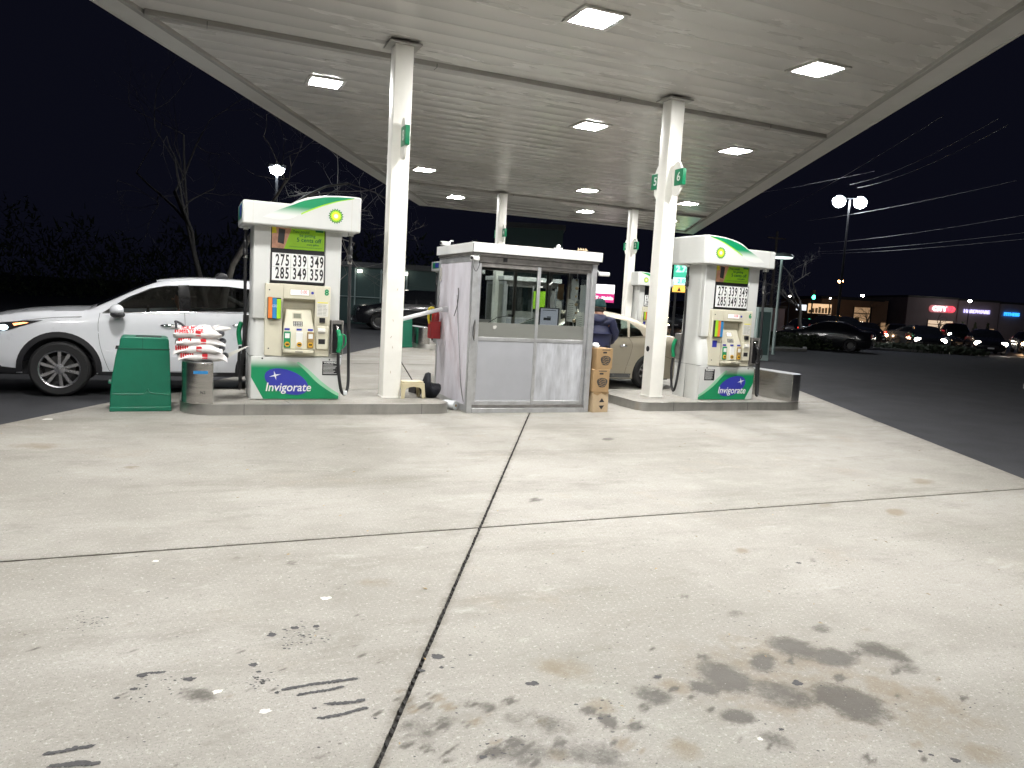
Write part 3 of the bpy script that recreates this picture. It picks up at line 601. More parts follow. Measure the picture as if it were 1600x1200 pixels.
SPECKS=[[-0.402,3.734,0.004],[-0.396,3.741,0.004],[-0.341,3.794,0.005],[-0.39,3.689,0.004],[-0.394,3.735,0.004],[-0.335,3.789,0.005],[-0.402,3.796,0.004],[-0.466,3.845,0.005],[-0.395,3.775,0.004],[-0.439,3.831,0.004],[-0.426,3.763,0.006],[-0.375,3.807,0.004],[-0.361,3.79,0.005],[-0.382,3.811,0.004],[-0.45,3.809,0.004],[-0.424,3.671,0.004],[-0.344,3.721,0.004],[-0.458,3.79,0.004],[-0.377,3.754,0.004],[-0.38,3.679,0.004],[-0.444,3.7,0.004],[-0.504,3.834,0.004],[-0.375,3.737,0.005],[-0.435,3.798,0.004],[-0.379,3.698,0.004],[-0.452,3.892,0.006],[-0.435,3.919,0.004],[-0.419,3.627,0.005],[-0.488,3.714,0.004],[-0.396,3.802,0.004],[-0.429,3.757,0.004],[-0.369,3.763,0.004],[-0.38,3.744,0.005],[-0.427,3.732,0.004],[-0.361,3.756,0.004],[-0.392,3.751,0.004],[-0.422,3.795,0.004],[-0.441,3.769,0.006],[-0.362,3.701,0.005],[-0.507,3.701,0.004],[0.458,3.282,0.004],[0.424,3.331,0.007],[0.502,3.393,0.004],[0.456,3.299,0.004],[0.46,3.225,0.004],[0.574,3.266,0.005],[0.518,3.329,0.008],[0.418,3.444,0.007],[0.438,3.347,0.004],[0.558,3.409,0.008],[0.413,3.282,0.007],[0.41,3.445,0.005],[0.425,3.43,0.004],[0.594,3.375,0.004],[0.604,3.329,0.006],[0.569,3.275,0.004],[0.544,3.336,0.004],[0.491,3.26,0.005],[0.477,3.481,0.004],[0.585,3.303,0.004],[0.484,3.356,0.007],[0.501,3.455,0.006],[0.492,3.361,0.006],[0.396,3.253,0.007],[0.396,3.347,0.004],[0.531,3.304,0.005],[0.52,3.388,0.004],[0.394,3.284,0.005],[0.565,3.304,0.007],[0.516,3.288,0.004],[0.48,3.388,0.004],[0.322,3.369,0.004],[0.512,3.272,0.007],[0.406,3.363,0.007],[0.469,3.362,0.007],[0.472,3.291,0.007],[0.372,3.318,0.004],[0.49,3.36,0.004],[0.413,3.354,0.005],[0.541,3.374,0.004],[0.429,3.282,0.005],[0.457,3.412,0.004],[0.451,3.231,0.004],[0.502,3.514,0.006],[0.438,3.424,0.004],[0.519,3.361,0.008],[0.413,3.245,0.007],[0.423,3.396,0.004],[0.476,3.395,0.006],[0.475,3.319,0.004],[0.479,3.372,0.008],[0.407,3.301,0.004],[0.447,3.364,0.004],[0.496,3.347,0.006],[0.436,3.304,0.004],[0.591,3.286,0.007],[0.507,3.435,0.008],[0.493,3.267,0.005],[0.355,3.437,0.007],[0.49,3.339,0.006],[0.251,3.034,0.004],[0.282,3.004,0.006],[0.236,2.979,0.006],[0.264,3.012,0.004],[0.248,2.963,0.006],[0.294,2.997,0.004],[0.28,3.005,0.004],[0.287,2.982,0.004],[0.258,3.026,0.004],[0.308,2.988,0.004],[0.336,2.939,0.006],[0.305,2.995,0.004],[0.287,2.972,0.004],[0.326,2.996,0.005],[0.28,2.97,0.004],[0.286,2.989,0.005],[0.256,3.023,0.006],[0.264,2.958,0.004],[0.275,2.983,0.004],[0.276,2.98,0.006],[0.251,2.941,0.005],[0.267,3.028,0.006],[0.304,3.007,0.004],[0.256,3.033,0.004],[0.253,2.994,0.005],[0.258,2.991,0.004],[0.286,2.998,0.004],[0.249,3.043,0.004],[0.245,2.978,0.004],[0.273,2.991,0.006],[0.278,2.973,0.005],[0.28,3.003,0.004],[0.224,2.996,0.004],[0.32,3.054,0.005],[0.016,3.083,0.004],[-0.054,3.129,0.005],[-0.051,2.992,0.006],[-0.155,2.998,0.006],[-0.142,3.077,0.005],[-0.126,2.957,0.005],[-0.171,2.97,0.004],[-0.189,2.996,0.006],[-0.016,3.103,0.005],[-0.159,3.146,0.004],[-0.063,3.048,0.004],[-0.147,3.134,0.004],[-0.169,3.101,0.004],[-0.018,2.988,0.006],[-0.138,3.093,0.006],[-0.09,3.112,0.004],[-0.075,3.113,0.005],[-0.016,3.019,0.004],[-0.163,3.07,0.004],[-0.04,3.096,0.006],[-0.144,3.017,0.004],[-0.057,3.03,0.006],[-0.127,3.178,0.004],[-0.175,3.171,0.005],[-0.164,3.061,0.004],[-0.006,3.113,0.004],[1.533,2.452,0.007],[1.556,2.424,0.007],[1.45,2.319,0.004],[1.46,2.341,0.009],[1.532,2.289,0.004],[1.539,2.378,0.004],[1.457,2.245,0.007],[1.588,2.415,0.004],[1.419,2.347,0.01],[1.498,2.341,0.009],[1.576,2.241,0.005],[1.416,2.457,0.009],[1.586,2.297,0.004],[1.498,2.404,0.008],[1.02,2.246,0.004],[0.981,2.25,0.006],[0.986,2.317,0.006],[1.023,2.245,0.006],[1.103,2.273,0.006],[1.111,2.21,0.005],[0.994,2.371,0.004],[1.016,2.252,0.004],[0.958,2.314,0.004],[1.047,2.366,0.005],[1.044,2.262,0.004],[0.998,2.22,0.004],[0.992,2.318,0.004],[1.024,2.396,0.004],[1.015,2.267,0.004],[1.084,2.33,0.006],[1.0,2.283,0.004],[1.023,2.325,0.004],[0.96,2.257,0.004],[3.325,3.461,0.004],[3.959,3.739,0.004],[3.635,3.298,0.004],[3.975,3.506,0.007],[3.336,3.523,0.005],[3.294,3.698,0.005],[3.855,3.331,0.005],[3.549,3.393,0.004],[3.275,3.288,0.004],[3.47,3.572,0.004],[3.536,3.719,0.007],[3.825,3.446,0.004],[3.169,3.609,0.004],[3.767,3.509,0.004],[3.769,3.081,0.004],[3.721,3.411,0.005],[3.469,3.508,0.006],[3.677,3.48,0.006],[3.887,3.688,0.005],[3.456,3.391,0.004],[3.777,3.508,0.004],[3.182,3.219,0.006],[3.842,3.497,0.004],[3.939,3.341,0.006],[3.658,3.492,0.004],[3.741,3.281,0.006],[3.097,3.165,0.006],[3.735,3.543,0.006],[5.092,3.495,0.004],[3.803,3.376,0.004],[3.361,3.447,0.005],[3.509,3.753,0.004],[3.117,3.662,0.004],[3.325,3.454,0.004],[3.713,3.616,0.004],[3.237,3.242,0.004],[3.497,3.527,0.006],[3.584,3.127,0.004],[3.211,3.444,0.004],[3.781,3.684,0.004],[1.053,2.933,0.004],[0.444,3.615,0.004],[0.661,3.96,0.004],[2.157,3.433,0.004],[1.883,3.455,0.004],[0.967,3.18,0.004],[0.995,3.253,0.004],[0.975,3.136,0.004],[0.651,2.906,0.004],[0.616,2.969,0.004],[2.239,2.422,0.004],[2.347,3.13,0.004],[0.955,4.139,0.004],[0.957,2.572,0.004],[1.106,3.038,0.004],[1.105,3.313,0.004],[1.342,3.35,0.004],[1.828,3.332,0.004],[-0.116,4.354,0.004],[0.65,3.115,0.004],[0.547,3.128,0.004],[-0.005,3.745,0.004],[1.314,4.007,0.004],[0.889,3.361,0.004],[1.09,3.278,0.004],[1.446,4.458,0.006],[0.764,3.035,0.004],[0.253,3.19,0.004],[2.577,3.682,0.006],[1.988,4.101,0.004],[1.314,4.757,0.005],[0.43,4.62,0.004],[1.115,3.395,0.005],[0.769,4.206,0.004],[1.305,2.992,0.004],[0.796,3.227,0.004],[1.456,3.636,0.005],[2.066,3.187,0.004],[0.351,3.572,0.004],[1.423,3.086,0.004],[-0.186,8.267,0.007],[1.379,7.127,0.007],[1.887,7.211,0.007],[-0.415,6.488,0.006],[-0.025,8.492,0.004],[-0.317,7.514,0.006],[0.093,6.963,0.008],[0.499,7.566,0.004],[0.682,8.514,0.004],[0.759,8.724,0.007],[-0.003,6.852,0.004],[-0.952,6.834,0.005],[0.204,5.904,0.004],[-0.317,7.481,0.004],[0.419,5.917,0.004],[0.886,6.896,0.004],[-0.848,7.705,0.006],[0.65,7.401,0.006],[0.425,6.655,0.004],[0.506,7.629,0.007],[0.604,7.613,0.004],[0.04,6.292,0.004],[1.27,6.294,0.006],[1.241,8.269,0.008],[0.651,8.328,0.005],[0.342,6.789,0.004],[-1.227,6.899,0.005],[0.509,7.688,0.006],[2.024,2.424,0.004],[2.831,2.619,0.004],[2.771,2.866,0.005],[2.544,2.923,0.004],[4.034,2.707,0.004],[1.653,2.719,0.004],[2.113,2.999,0.005],[2.11,2.879,0.004],[2.682,2.494,0.004],[1.895,2.96,0.004],[2.485,2.979,0.005],[1.997,3.02,0.005],[2.834,2.621,0.004],[2.389,2.439,0.004],[1.626,2.579,0.004],[3.895,2.482,0.004],[2.557,3.065,0.004],[2.172,2.341,0.004],[2.034,2.901,0.004],[1.72,2.668,0.004],[1.793,2.841,0.004],[2.307,3.433,0.005],[1.866,2.889,0.004],[2.08,3.412,0.005],[3.032,2.799,0.004],[2.538,2.754,0.004],[1.664,3.111,0.004],[2.409,2.431,0.004],[1.961,2.746,0.004],[2.056,3.132,0.004],[1.483,2.929,0.004],[2.006,2.535,0.004],[2.998,2.468,0.004],[2.672,2.837,0.005],[2.85,2.543,0.004],[2.924,3.334,0.004],[2.99,2.411,0.004],[1.83,2.707,0.004],[1.906,3.071,0.004],[0.752,3.067,0.004],[2.898,4.702,0.004],[1.798,3.284,0.004],[2.617,3.825,0.005],[1.844,3.835,0.004],[2.51,4.418,0.004],[2.506,3.938,0.005],[2.485,3.611,0.004],[1.421,3.877,0.005],[2.634,3.527,0.004],[3.189,4.272,0.005],[3.377,3.793,0.006],[2.391,3.889,0.005],[2.883,4.702,0.004],[2.769,3.48,0.004],[2.304,3.559,0.004],[2.121,3.56,0.004],[2.346,3.731,0.005],[1.935,3.009,0.004],[1.773,3.372,0.004],[1.632,3.569,0.004],[3.008,3.928,0.004],[2.144,3.436,0.004],[1.953,3.568,0.004],[3.202,4.002,0.004],[2.47,4.245,0.006],[1.957,3.429,0.005],[2.131,3.398,0.004],[1.726,3.293,0.004],[2.262,3.157,0.004],[3.441,3.424,0.004],[4.338,3.634,0.005],[4.762,3.819,0.008],[5.731,3.782,0.007],[5.244,3.698,0.008],[4.82,3.524,0.005],[4.854,3.46,0.006],[4.866,3.412,0.004],[5.064,3.632,0.005],[4.676,3.649,0.004],[4.512,3.524,0.005],[4.661,3.8,0.005],[4.81,3.87,0.004],[4.956,3.875,0.008],[4.911,3.37,0.004],[4.877,4.059,0.007],[4.486,4.031,0.004],[5.264,3.552,0.006],[4.902,3.577,0.004],[4.719,3.73,0.007],[4.828,3.314,0.007],[5.284,4.233,0.008],[5.021,3.666,0.005],[4.523,3.44,0.006],[5.069,3.792,0.004],[5.179,3.366,0.007],[4.962,3.53,0.004],[5.031,3.606,0.006],[5.171,3.694,0.007],[4.347,3.435,0.005],[4.829,3.188,0.005],[5.391,3.559,0.008],[4.915,3.71,0.004],[5.414,3.53,0.007],[5.312,3.779,0.007],[4.909,3.711,0.005],[5.455,3.663,0.007],[5.085,3.465,0.005],[4.48,3.923,0.005],[4.671,3.828,0.006],[4.743,3.809,0.004]]
rs_ = random.Random(12)
for i in range(900):
    yy = 1.9 + 5.5 * rs_.random() ** 1.6; xx = rs_.uniform(max(xl(yy), -1.2) + .1, min(xr(yy), 2.2 + yy * .95) - .1)
    if noise.noise(Vector((xx * 1.1, yy * 1.1, 3))) + .25 * (xx > xm(yy)) < rs_.uniform(-.3, .25): continue
    SPECKS.append([xx, yy, rs_.uniform(.0018, .0055) * (.7 + yy * .12)])
sb2 = B()
for i, (x, y, w) in enumerate(SPECKS):
    blob(sb2, x, y, w * random.uniform(.7, 1.5), w * random.uniform(.5, .9), random.uniform(-.6, .2), n=7, z=0.0010, ph=i)
tag(sb2.build('dirt_specks', M['tar'], None), 'small dark dirt specks scattered over the forecourt concrete', 'dirt specks', kind='stuff')
# fallen leaf bits and cigarette ends
lb = B()
for i in range(170):
    y = 2.2 + 8.5 * random.random() ** 1.3; x = random.uniform(xl(y) + .1, xr(y) - .2)
    a = random.random() * pi; l = random.uniform(.006, .02); w = l * random.uniform(.2, .5)
    c_, s_ = cos(a), sin(a)
    lb.add([(x - l * c_, y - l * s_, .002), (x + w * s_, y - w * c_, .004), (x + l * c_, y + l * s_, .002), (x - w * s_, y + w * c_, .006)], [(0, 1, 2, 3)])
tag(lb.build('leaf_litter', M['brown_print'], None), 'tiny brown leaf bits littering the forecourt concrete', 'leaf litter', kind='stuff')

# =====================================================================
#  CANOPY
# =====================================================================
def cl_(y): return -1.05 + KX * (y - 10.83)       # outer edges of the canopy
def cr_(y): return 11.10 + KX * (y - 10.83)
Y0, Y1 = 0.45, 27.45
INS = 0.46
canopy = empty('station_canopy', (4.4, 10.9, H), 0, 'long white slatted station canopy roof spanning above both pump islands', 'canopy')
CO = Vector((4.4, 10.9, H))
def cbox(b, pts, z0, z1): b.prism([(x - CO.x, y - CO.y) for x, y in pts], z0, z1, 'z')
def crm(b, ya, yb, xa, xb, z0, z1):
    cbox(b, [(xa(ya), ya), (xb(ya), ya), (xb(yb), yb), (xa(yb), yb)], z0, z1)
BEAMS = [10.88, 22.3]
ys = []
y = Y0 + 0.42
edges = [Y0 + 0.42] + BEAMS + [Y1 - 0.46]
for a, b_ in zip(edges[:-1], edges[1:]):
    n = round((b_ - a) / 0.405)
    for k in range(n):
        ys.append((a + (b_ - a) * k / n, a + (b_ - a) * (k + 1) / n))
for i, (ya, yb) in enumerate(ys):
    b = B()
    dz = random.uniform(-.0008, .0008)
    zl = 0.002 + dz
    g = 0.0012
    A = lambda yy: cl_(yy) + INS + .01
    Z = lambda yy: cr_(yy) - INS - .01
    xs0, xs1 = A(ya), Z(ya)
    n = 10
    vs = []
    for (yy, zz) in ((ya + g, 0.03), (ya + g, zl + .0012), (ya + g + .006, zl), (yb - g - .006, zl + random.uniform(-.0003, .0003)), (yb - g, zl + .0012), (yb - g, 0.03)):
        for k in range(n + 1):
            t = k / n
            x = A(yy) + (Z(yy) - A(yy)) * t
            wv = 0.0003 * noise.noise(Vector((x * 0.9, i * 3.7, yy * 1.5))) if zz < .02 else 0
            vs.append((x - CO.x, yy - CO.y, zz + wv))
    fs = [(r * (n + 1) + k, (r + 1) * (n + 1) + k, (r + 1) * (n + 1) + k + 1, r * (n + 1) + k + 1) for r in range(5) for k in range(n)]
    me = bpy.data.meshes.new('deck_panel'); me.from_pydata(vs, [], fs); me.materials.append(M['ceiling'])
    me.polygons.foreach_set('use_smooth', [True] * len(me.polygons)); me.set_sharp_from_angle(angle=radians(60)); me.update()
    link_mesh('deck_panel', me, canopy)
b = B(); crm(b, Y0 + .03, Y1 - .03, lambda y: cl_(y) + .03, lambda y: cr_(y) - .03, 0.032, 0.6); b.build('roof_deck', M['trim'], canopy)
# perimeter ledge, gutters and fascia
b = B()
crm(b, Y0, Y1, cl_, lambda y: cl_(y) + INS - .07, -0.035, 0.03); b.build('soffit_ledge', M['fascia'], canopy, bevel=.004)
b = B(); crm(b, Y0, Y1, lambda y: cr_(y) - INS + .07, cr_, -0.035, 0.03); b.build('soffit_ledge', M['fascia'], canopy, bevel=.004)
b = B(); crm(b, Y1 - .40, Y1, lambda y: cl_(y) + INS - .07, lambda y: cr_(y) - INS + .07, -0.034, 0.03); b.build('soffit_ledge', M['fascia'], canopy)
b = B(); crm(b, Y0, Y0 + .36, lambda y: cl_(y) + INS - .07, lambda y: cr_(y) - INS + .07, -0.034, 0.03); b.build('soffit_ledge', M['fascia'], canopy)
b = B(); crm(b, Y0 + .36, Y1 - .40, lambda y: cl_(y) + INS - .07, lambda y: cl_(y) + INS + .012, -0.055, 0.03); b.build('edge_gutter', M['trim'], canopy, bevel=.004)
b = B(); crm(b, Y0 + .36, Y1 - .40, lambda y: cr_(y) - INS - .012, lambda y: cr_(y) - INS + .07, -0.055, 0.03); b.build('edge_gutter', M['trim'], canopy, bevel=.004)
for ya, yb, xa, xb in ((Y0 - .04, Y1 + .04, lambda y: cl_(y) - .05, cl_), (Y0 - .04, Y1 + .04, cr_, lambda y: cr_(y) + .05), (Y0 - .04, Y0, cl_, cr_), (Y1, Y1 + .04, cl_, cr_)):
    b = B(); crm(b, ya, yb, xa, xb, -0.04, 0.85); b.build('fascia', M['fascia'], canopy)
colx = {10.88: (2.66, 7.16), 22.3: (8.92, 13.75)}
for yb_ in BEAMS:
    b = B()
    cbox(b, [(cl_(yb_) + INS + .02, yb_ - .065), (cr_(yb_) - INS - .02, yb_ - .065), (cr_(yb_) - INS - .02, yb_ + .065), (cl_(yb_) + INS + .02, yb_ + .065)], -0.07, 0.028)
    b.build('cross_gutter', M['trim'], canopy, bevel=.005)
    b = B()
    x = cl_(yb_) + 1.2
    while x < cr_(yb_) - 1:
        b.box(x - CO.x - .004, x - CO.x + .004, yb_ - .072 - CO.y, yb_ + .072 - CO.y, -0.074, -0.02); x += 3.05
    b.build('gutter_joint', M['dark_metal'], canopy)

# lamps in the canopy
LAMPS = [(-3.05, 3.45), (1.82, 3.45), (5.25, 3.45), (-0.56, 8.13), (4.31, 8.13), (7.72, 8.13), (1.98, 12.83), (6.85, 12.83), (10.28, 12.9), (5.70, 19.85), (10.65, 19.9), (14.29, 20.0), (8.15, 24.45), (13.04, 24.4), (16.6, 24.4)]
LLAB = ['square ceiling lamp behind the camera on the left', 'square ceiling lamp directly above the camera', 'square ceiling lamp above the right of the camera',
        'square ceiling lamp at the near left of the canopy', 'large square ceiling lamp nearest the camera above the forecourt centre', 'square ceiling lamp nearest the right canopy edge in the front row',
        'square ceiling lamp above the left pump between canopy edge and column', 'square ceiling lamp between the two front columns above the booth', 'square ceiling lamp just right of the column numbered 5 and 6',
        'distant ceiling lamp right beside the front left column', 'distant ceiling lamp in the canopy middle, upper of the two above the rear columns', 'distant ceiling lamp close to the right canopy edge behind the front right column',
        'farthest left ceiling lamp near the rear corner of the canopy', 'farthest middle ceiling lamp, lower of the two by the rear right column', 'farthest right ceiling lamp hidden behind the front right column']
def make_lamp():
    t = empty('ceiling_light', (0, 0, 0), 0, 'lamp', 'ceiling light', 'square lamps set into the canopy ceiling')
    b = B()
    o_, i_ = .295, .235
    for x0, x1, y0, y1 in ((-o_, o_, -o_, -i_), (-o_, o_, i_, o_), (-o_, -i_, -i_, i_), (i_, o_, -i_, i_)):
        b.box(x0, x1, y0, y1, -0.022, 0.0)
    b.build('lamp_frame', M['fascia'], t, bevel=.003)
    b = B(); b.loft([[(x, y, -0.006) for x, y in rrect(-i_ + .002, i_ - .002, -i_ + .002, i_ - .002, .02, 2)], [(x, y, -0.020) for x, y in rrect(-i_ + .02, i_ - .02, -i_ + .02, i_ - .02, .03, 2)]])
    b.build('lamp_lens', E_['canopy'], t)
    b = B()
    for sx in (-1, 1): b.tube([(sx * .265, -.10, -.0225), (sx * .265, .10, -.0225)], .005, 6)
    b.build('latch', M['dark_metal'], t)
    return t
proto = make_lamp()
for i, (x, y) in enumerate(LAMPS):
    t = proto if i == 0 else copy_tree(proto)
    t.location = (x, y, H - .001); t['label'] = LLAB[i]

# columns
def column(x, y, z0, w, na, nb, label):
    t = empty('canopy_column', (x, y, z0), 0, label, 'column', 'square columns holding up the canopy')
    h = H - 0.035 - z0
    b = B(); b.prism(rrect(-w, w, -w, w, .012, 2), 0.0, h, 'z'); b.build('shaft', M['column'], t, smooth=40)
    b = B(); b.box(-w - .09, w + .09, -w - .09, w + .07, h - .022, h); b.build('cap_plate', M['trim'], t, bevel=.004)
    b = B(); b.box(-w - .012, w + .012, -w - .012, w + .012, 0.0, 0.02); b.build('foot_plate', M['column'], t, bevel=.004)
    for sgn, num in ((-1, nb), (1, na)):
        zc = 3.63 - z0
        pts = [(sgn * (w + .125 + .135 * cos(a)), zc - .02 + .27 * sin(a)) for a in [2 * pi * k / 28 for k in range(28)]]
        br = B(); br.prism([(p[0] if sgn > 0 else p[0], p[1]) for p in pts], -.018, .018, 'x'); br = br.build('sign_bracket', M['column'], t, bevel=.003)
        ya, yb = (w + .085, w + .31) if sgn > 0 else (-w - .31, -w - .085)
        pb = B(); pb.prism(rrect(ya, yb, zc - .125, zc + .125, .012, 2), -.03, .03, 'x')
        p = pb.build('number_plate', M['green_plate'], t, bevel=.002)
        text(num, .19, M['white_print'], p, (-.0315, (ya + yb) / 2, zc), rz=radians(-90), bold=.003)
        text(num, .19, M['white_print'], p, (.0315, (ya + yb) / 2, zc), rz=radians(90), bold=.003)
    return t
ISZ = 0.13
cA = column(2.585, 10.285, ISZ, .125, '7', '8', 'cream square column numbered 8 standing on the left island')
cB = column(7.03, 10.43, ISZ, .125, '5', '6', 'cream square column numbered 5 and 6 standing on the right island')
cC = column(8.92, 22.2, ISZ, .125, '3', '4', 'far cream column rising above the booth roof, numbered 4')
cD = column(13.78, 22.35, ISZ, .125, '1', '2', 'far cream column numbered 2 behind the beige sedan')
b = B(); b.lathe([(.045, -.131), (.045, -.1265)], 16, (0, 0, 0), 'x'); b.build('port_hole', M['ink'], cB, loc=(0, .02, .78))
b = B()
for q in range(5): blob(b, random.uniform(-.05, .05), .3 + .25 * q + random.random() * .2, .003, .02, random.uniform(-.5, .5), n=6, z=0)
b.build('scuff_mark', M['brown_print'], cA, loc=(0, -.1262, 0), rot=(radians(90), 0, 0))

# =====================================================================
#  ISLANDS
# =====================================================================
def island(x0, x1, y0, y1, label, rl, rr, breaks):
    t = empty('pump_island', ((x0 + x1) / 2, (y0 + y1) / 2, 0), 0, label, 'pump island', 'raised islands the pumps stand on')
    cx, cy = (x0 + x1) / 2, (y0 + y1) / 2
    def outline(ins):
        pts = []
        X0, X1, Ya, Yb = x0 + ins - cx, x1 - ins - cx, y0 + ins - cy, y1 - ins - cy
        for px, py, a0, r in ((X1, Yb, 0, rr), (X0, Yb, 90, rl), (X0, Ya, 180, rl), (X1, Ya, 270, rr)):
            r = max(.02, r - ins)
            sx = -1 if a0 in (0, 270) else 1; sy = -1 if a0 in (0, 90) else 1
            for k in range(7):
                a = radians(a0 + 15 * k)
                pts.append((px + sx * r + r * cos(a), py + sy * r + r * sin(a)))
        return pts
    b = B(); o1, o2 = outline(0), outline(.022)
    n = len(o1)
    z1 = ISZ + .004
    vs = [(p[0], p[1], -.02) for p in o1] + [(p[0], p[1], z1 - .008) for p in o1] + [(p[0] * .9985, p[1] * .998, z1) for p in o1] + [(p[0], p[1], z1) for p in o2] + [(p[0], p[1], z1 - .03) for p in o2]
    fs = [(r * n + k, r * n + (k + 1) % n, (r + 1) * n + (k + 1) % n, (r + 1) * n + k) for r in range(4) for k in range(n)]
    b.add(vs, fs); b.build('steel_curb', M['steel_curb'], t, smooth=40)
    b = B(); b.prism(outline(.022), 0, ISZ, 'z'); b.build('island_slab', M['concrete'], t)
    for bx in breaks:
        b = B(); b.box(bx - cx - .002, bx - cx + .002, y0 - cy - .0015, y0 - cy + .03, 0.0, z1 + .001); b.build('curb_seam', M['dark_metal'], t)
    for gx in breaks[:1]:
        b = B(); b.add([(gx + .55 - cx, y0 + .03 - cy, ISZ + .001), (gx + .556 - cx, y0 + .03 - cy, ISZ + .001), (gx + .41 - cx, y1 - .03 - cy, ISZ + .001), (gx + .404 - cx, y1 - .03 - cy, ISZ + .001)], [(0, 1, 2, 3)]); b.build('slab_crack', M['sealant'], t)
    return t
OX, OY = 6.28, 11.85
island(-0.10, 3.27, 9.56, 11.02, 'steel edged concrete island under the left pump and column 8', .42, .22, [.62, 2.85])
island(6.33, 9.72, 9.68, 11.12, 'steel edged concrete island under the right pump and column 6', .22, .42, [6.95, 8.4])
island(-0.10 + OX, 3.27 + OX, 9.56 + OY, 11.02 + OY, 'far steel edged island behind the booth on the left', .42, .22, [.62 + OX])
island(6.33 + OX + .3, 9.72 + OX + .3, 9.68 + OY, 11.12 + OY, 'far steel edged island behind the beige sedan', .22, .42, [8 + OX])

def guard(x0, x1, y0, y1, z1, side, label, stickers=False):
    """stainless crash guard round the end of an island; side -1 = rounded towards -x"""
    cx, cy = (x0 + x1) / 2, (y0 + y1) / 2
    t = empty('crash_guard', (cx, cy, ISZ + .004), 0, label, 'crash guard', 'stainless guards on the island ends')
    w, d = (x1 - x0) / 2, (y1 - y0) / 2; r = min(w * 1.6, .26)
    pts = []
    for px, py, a0, rad in ((w, d, 0, r if side > 0 else .012), (-w, d, 90, r if side < 0 else .012), (-w, -d, 180, r if side < 0 else .012), (w, -d, 270, r if side > 0 else .012)):
        sx = -1 if a0 in (0, 270) else 1; sy = -1 if a0 in (0, 90) else 1
        for k in range(9):
            a = radians(a0 + 90 * k / 8); pts.append((px + sx * rad + rad * cos(a), py + sy * rad + rad * sin(a)))
    b = B(); b.prism(pts, 0, z1, 'z'); b.build('guard_shell', M['steel'], t, smooth=40, bevel=.004)
    b = B(); b.prism([(p[0] * .93, p[1] * .98) for p in pts], z1 + .0005, z1 + .006, 'z'); b.build('guard_lid', M['alu'], t, smooth=40)
    if stickers:
        b = B(); b.box(-.045, .115, -d - .003, -d + .001, .36, .395); b.build('blue_tape', M['cyan_print'], t)
        text('N2', .045, M['dark_metal'], t, (.06, -d - .001, .135), depth=.0008)
    return t
guard(-0.08, .27, 9.60, 10.95, .49, -1, 'stainless crash guard carrying the stacked ice melt bags', True)
guard(9.34, 9.66, 9.72, 11.05, .46, 1, 'stainless crash guard on the island end right of pump 6')
guard(-0.08 + OX, .27 + OX, 9.60 + OY, 10.95 + OY, .49, -1, 'distant stainless crash guard seen between column 8 and the booth')

# =====================================================================
#  FUEL PUMPS
# =====================================================================
def gradient_print(name, ca, cb, axis, a, b_):
    m = bpy.data.materials.new(name); m.use_nodes = True
    nt = m.node_tree; p = nt.nodes['Principled BSDF']; L = nt.links
    tc = nd(nt, 'ShaderNodeTexCoord'); sx = nd(nt, 'ShaderNodeSeparateXYZ'); L.new(tc.outputs['Object'], sx.inputs[0])
    mr = nd(nt, 'ShaderNodeMapRange'); mr.interpolation_type = 'SMOOTHSTEP'; mr.inputs[1].default_value = a; mr.inputs[2].default_value = b_
    L.new(sx.outputs[axis], mr.inputs[0])
    mx = nd(nt, 'ShaderNodeMix', data_type='RGBA'); mx.inputs['A'].default_value = (*ca, 1); mx.inputs['B'].default_value = (*cb, 1)
    L.new(mr.outputs[0], mx.inputs['Factor']); L.new(mx.outputs['Result'], p.inputs['Base Color']); p.inputs['Roughness'].default_value = 0.36
    return m
GW, GG = (0.72, 0.74, 0.70), (0.006, 0.25, 0.10)
M['grad_base'] = gradient_print('green_to_white_print', GG, GW, 2, .40, .54)
M['grad_swoosh'] = gradient_print('white_to_green_print', GW, GG, 2, 2.32, 2.46)

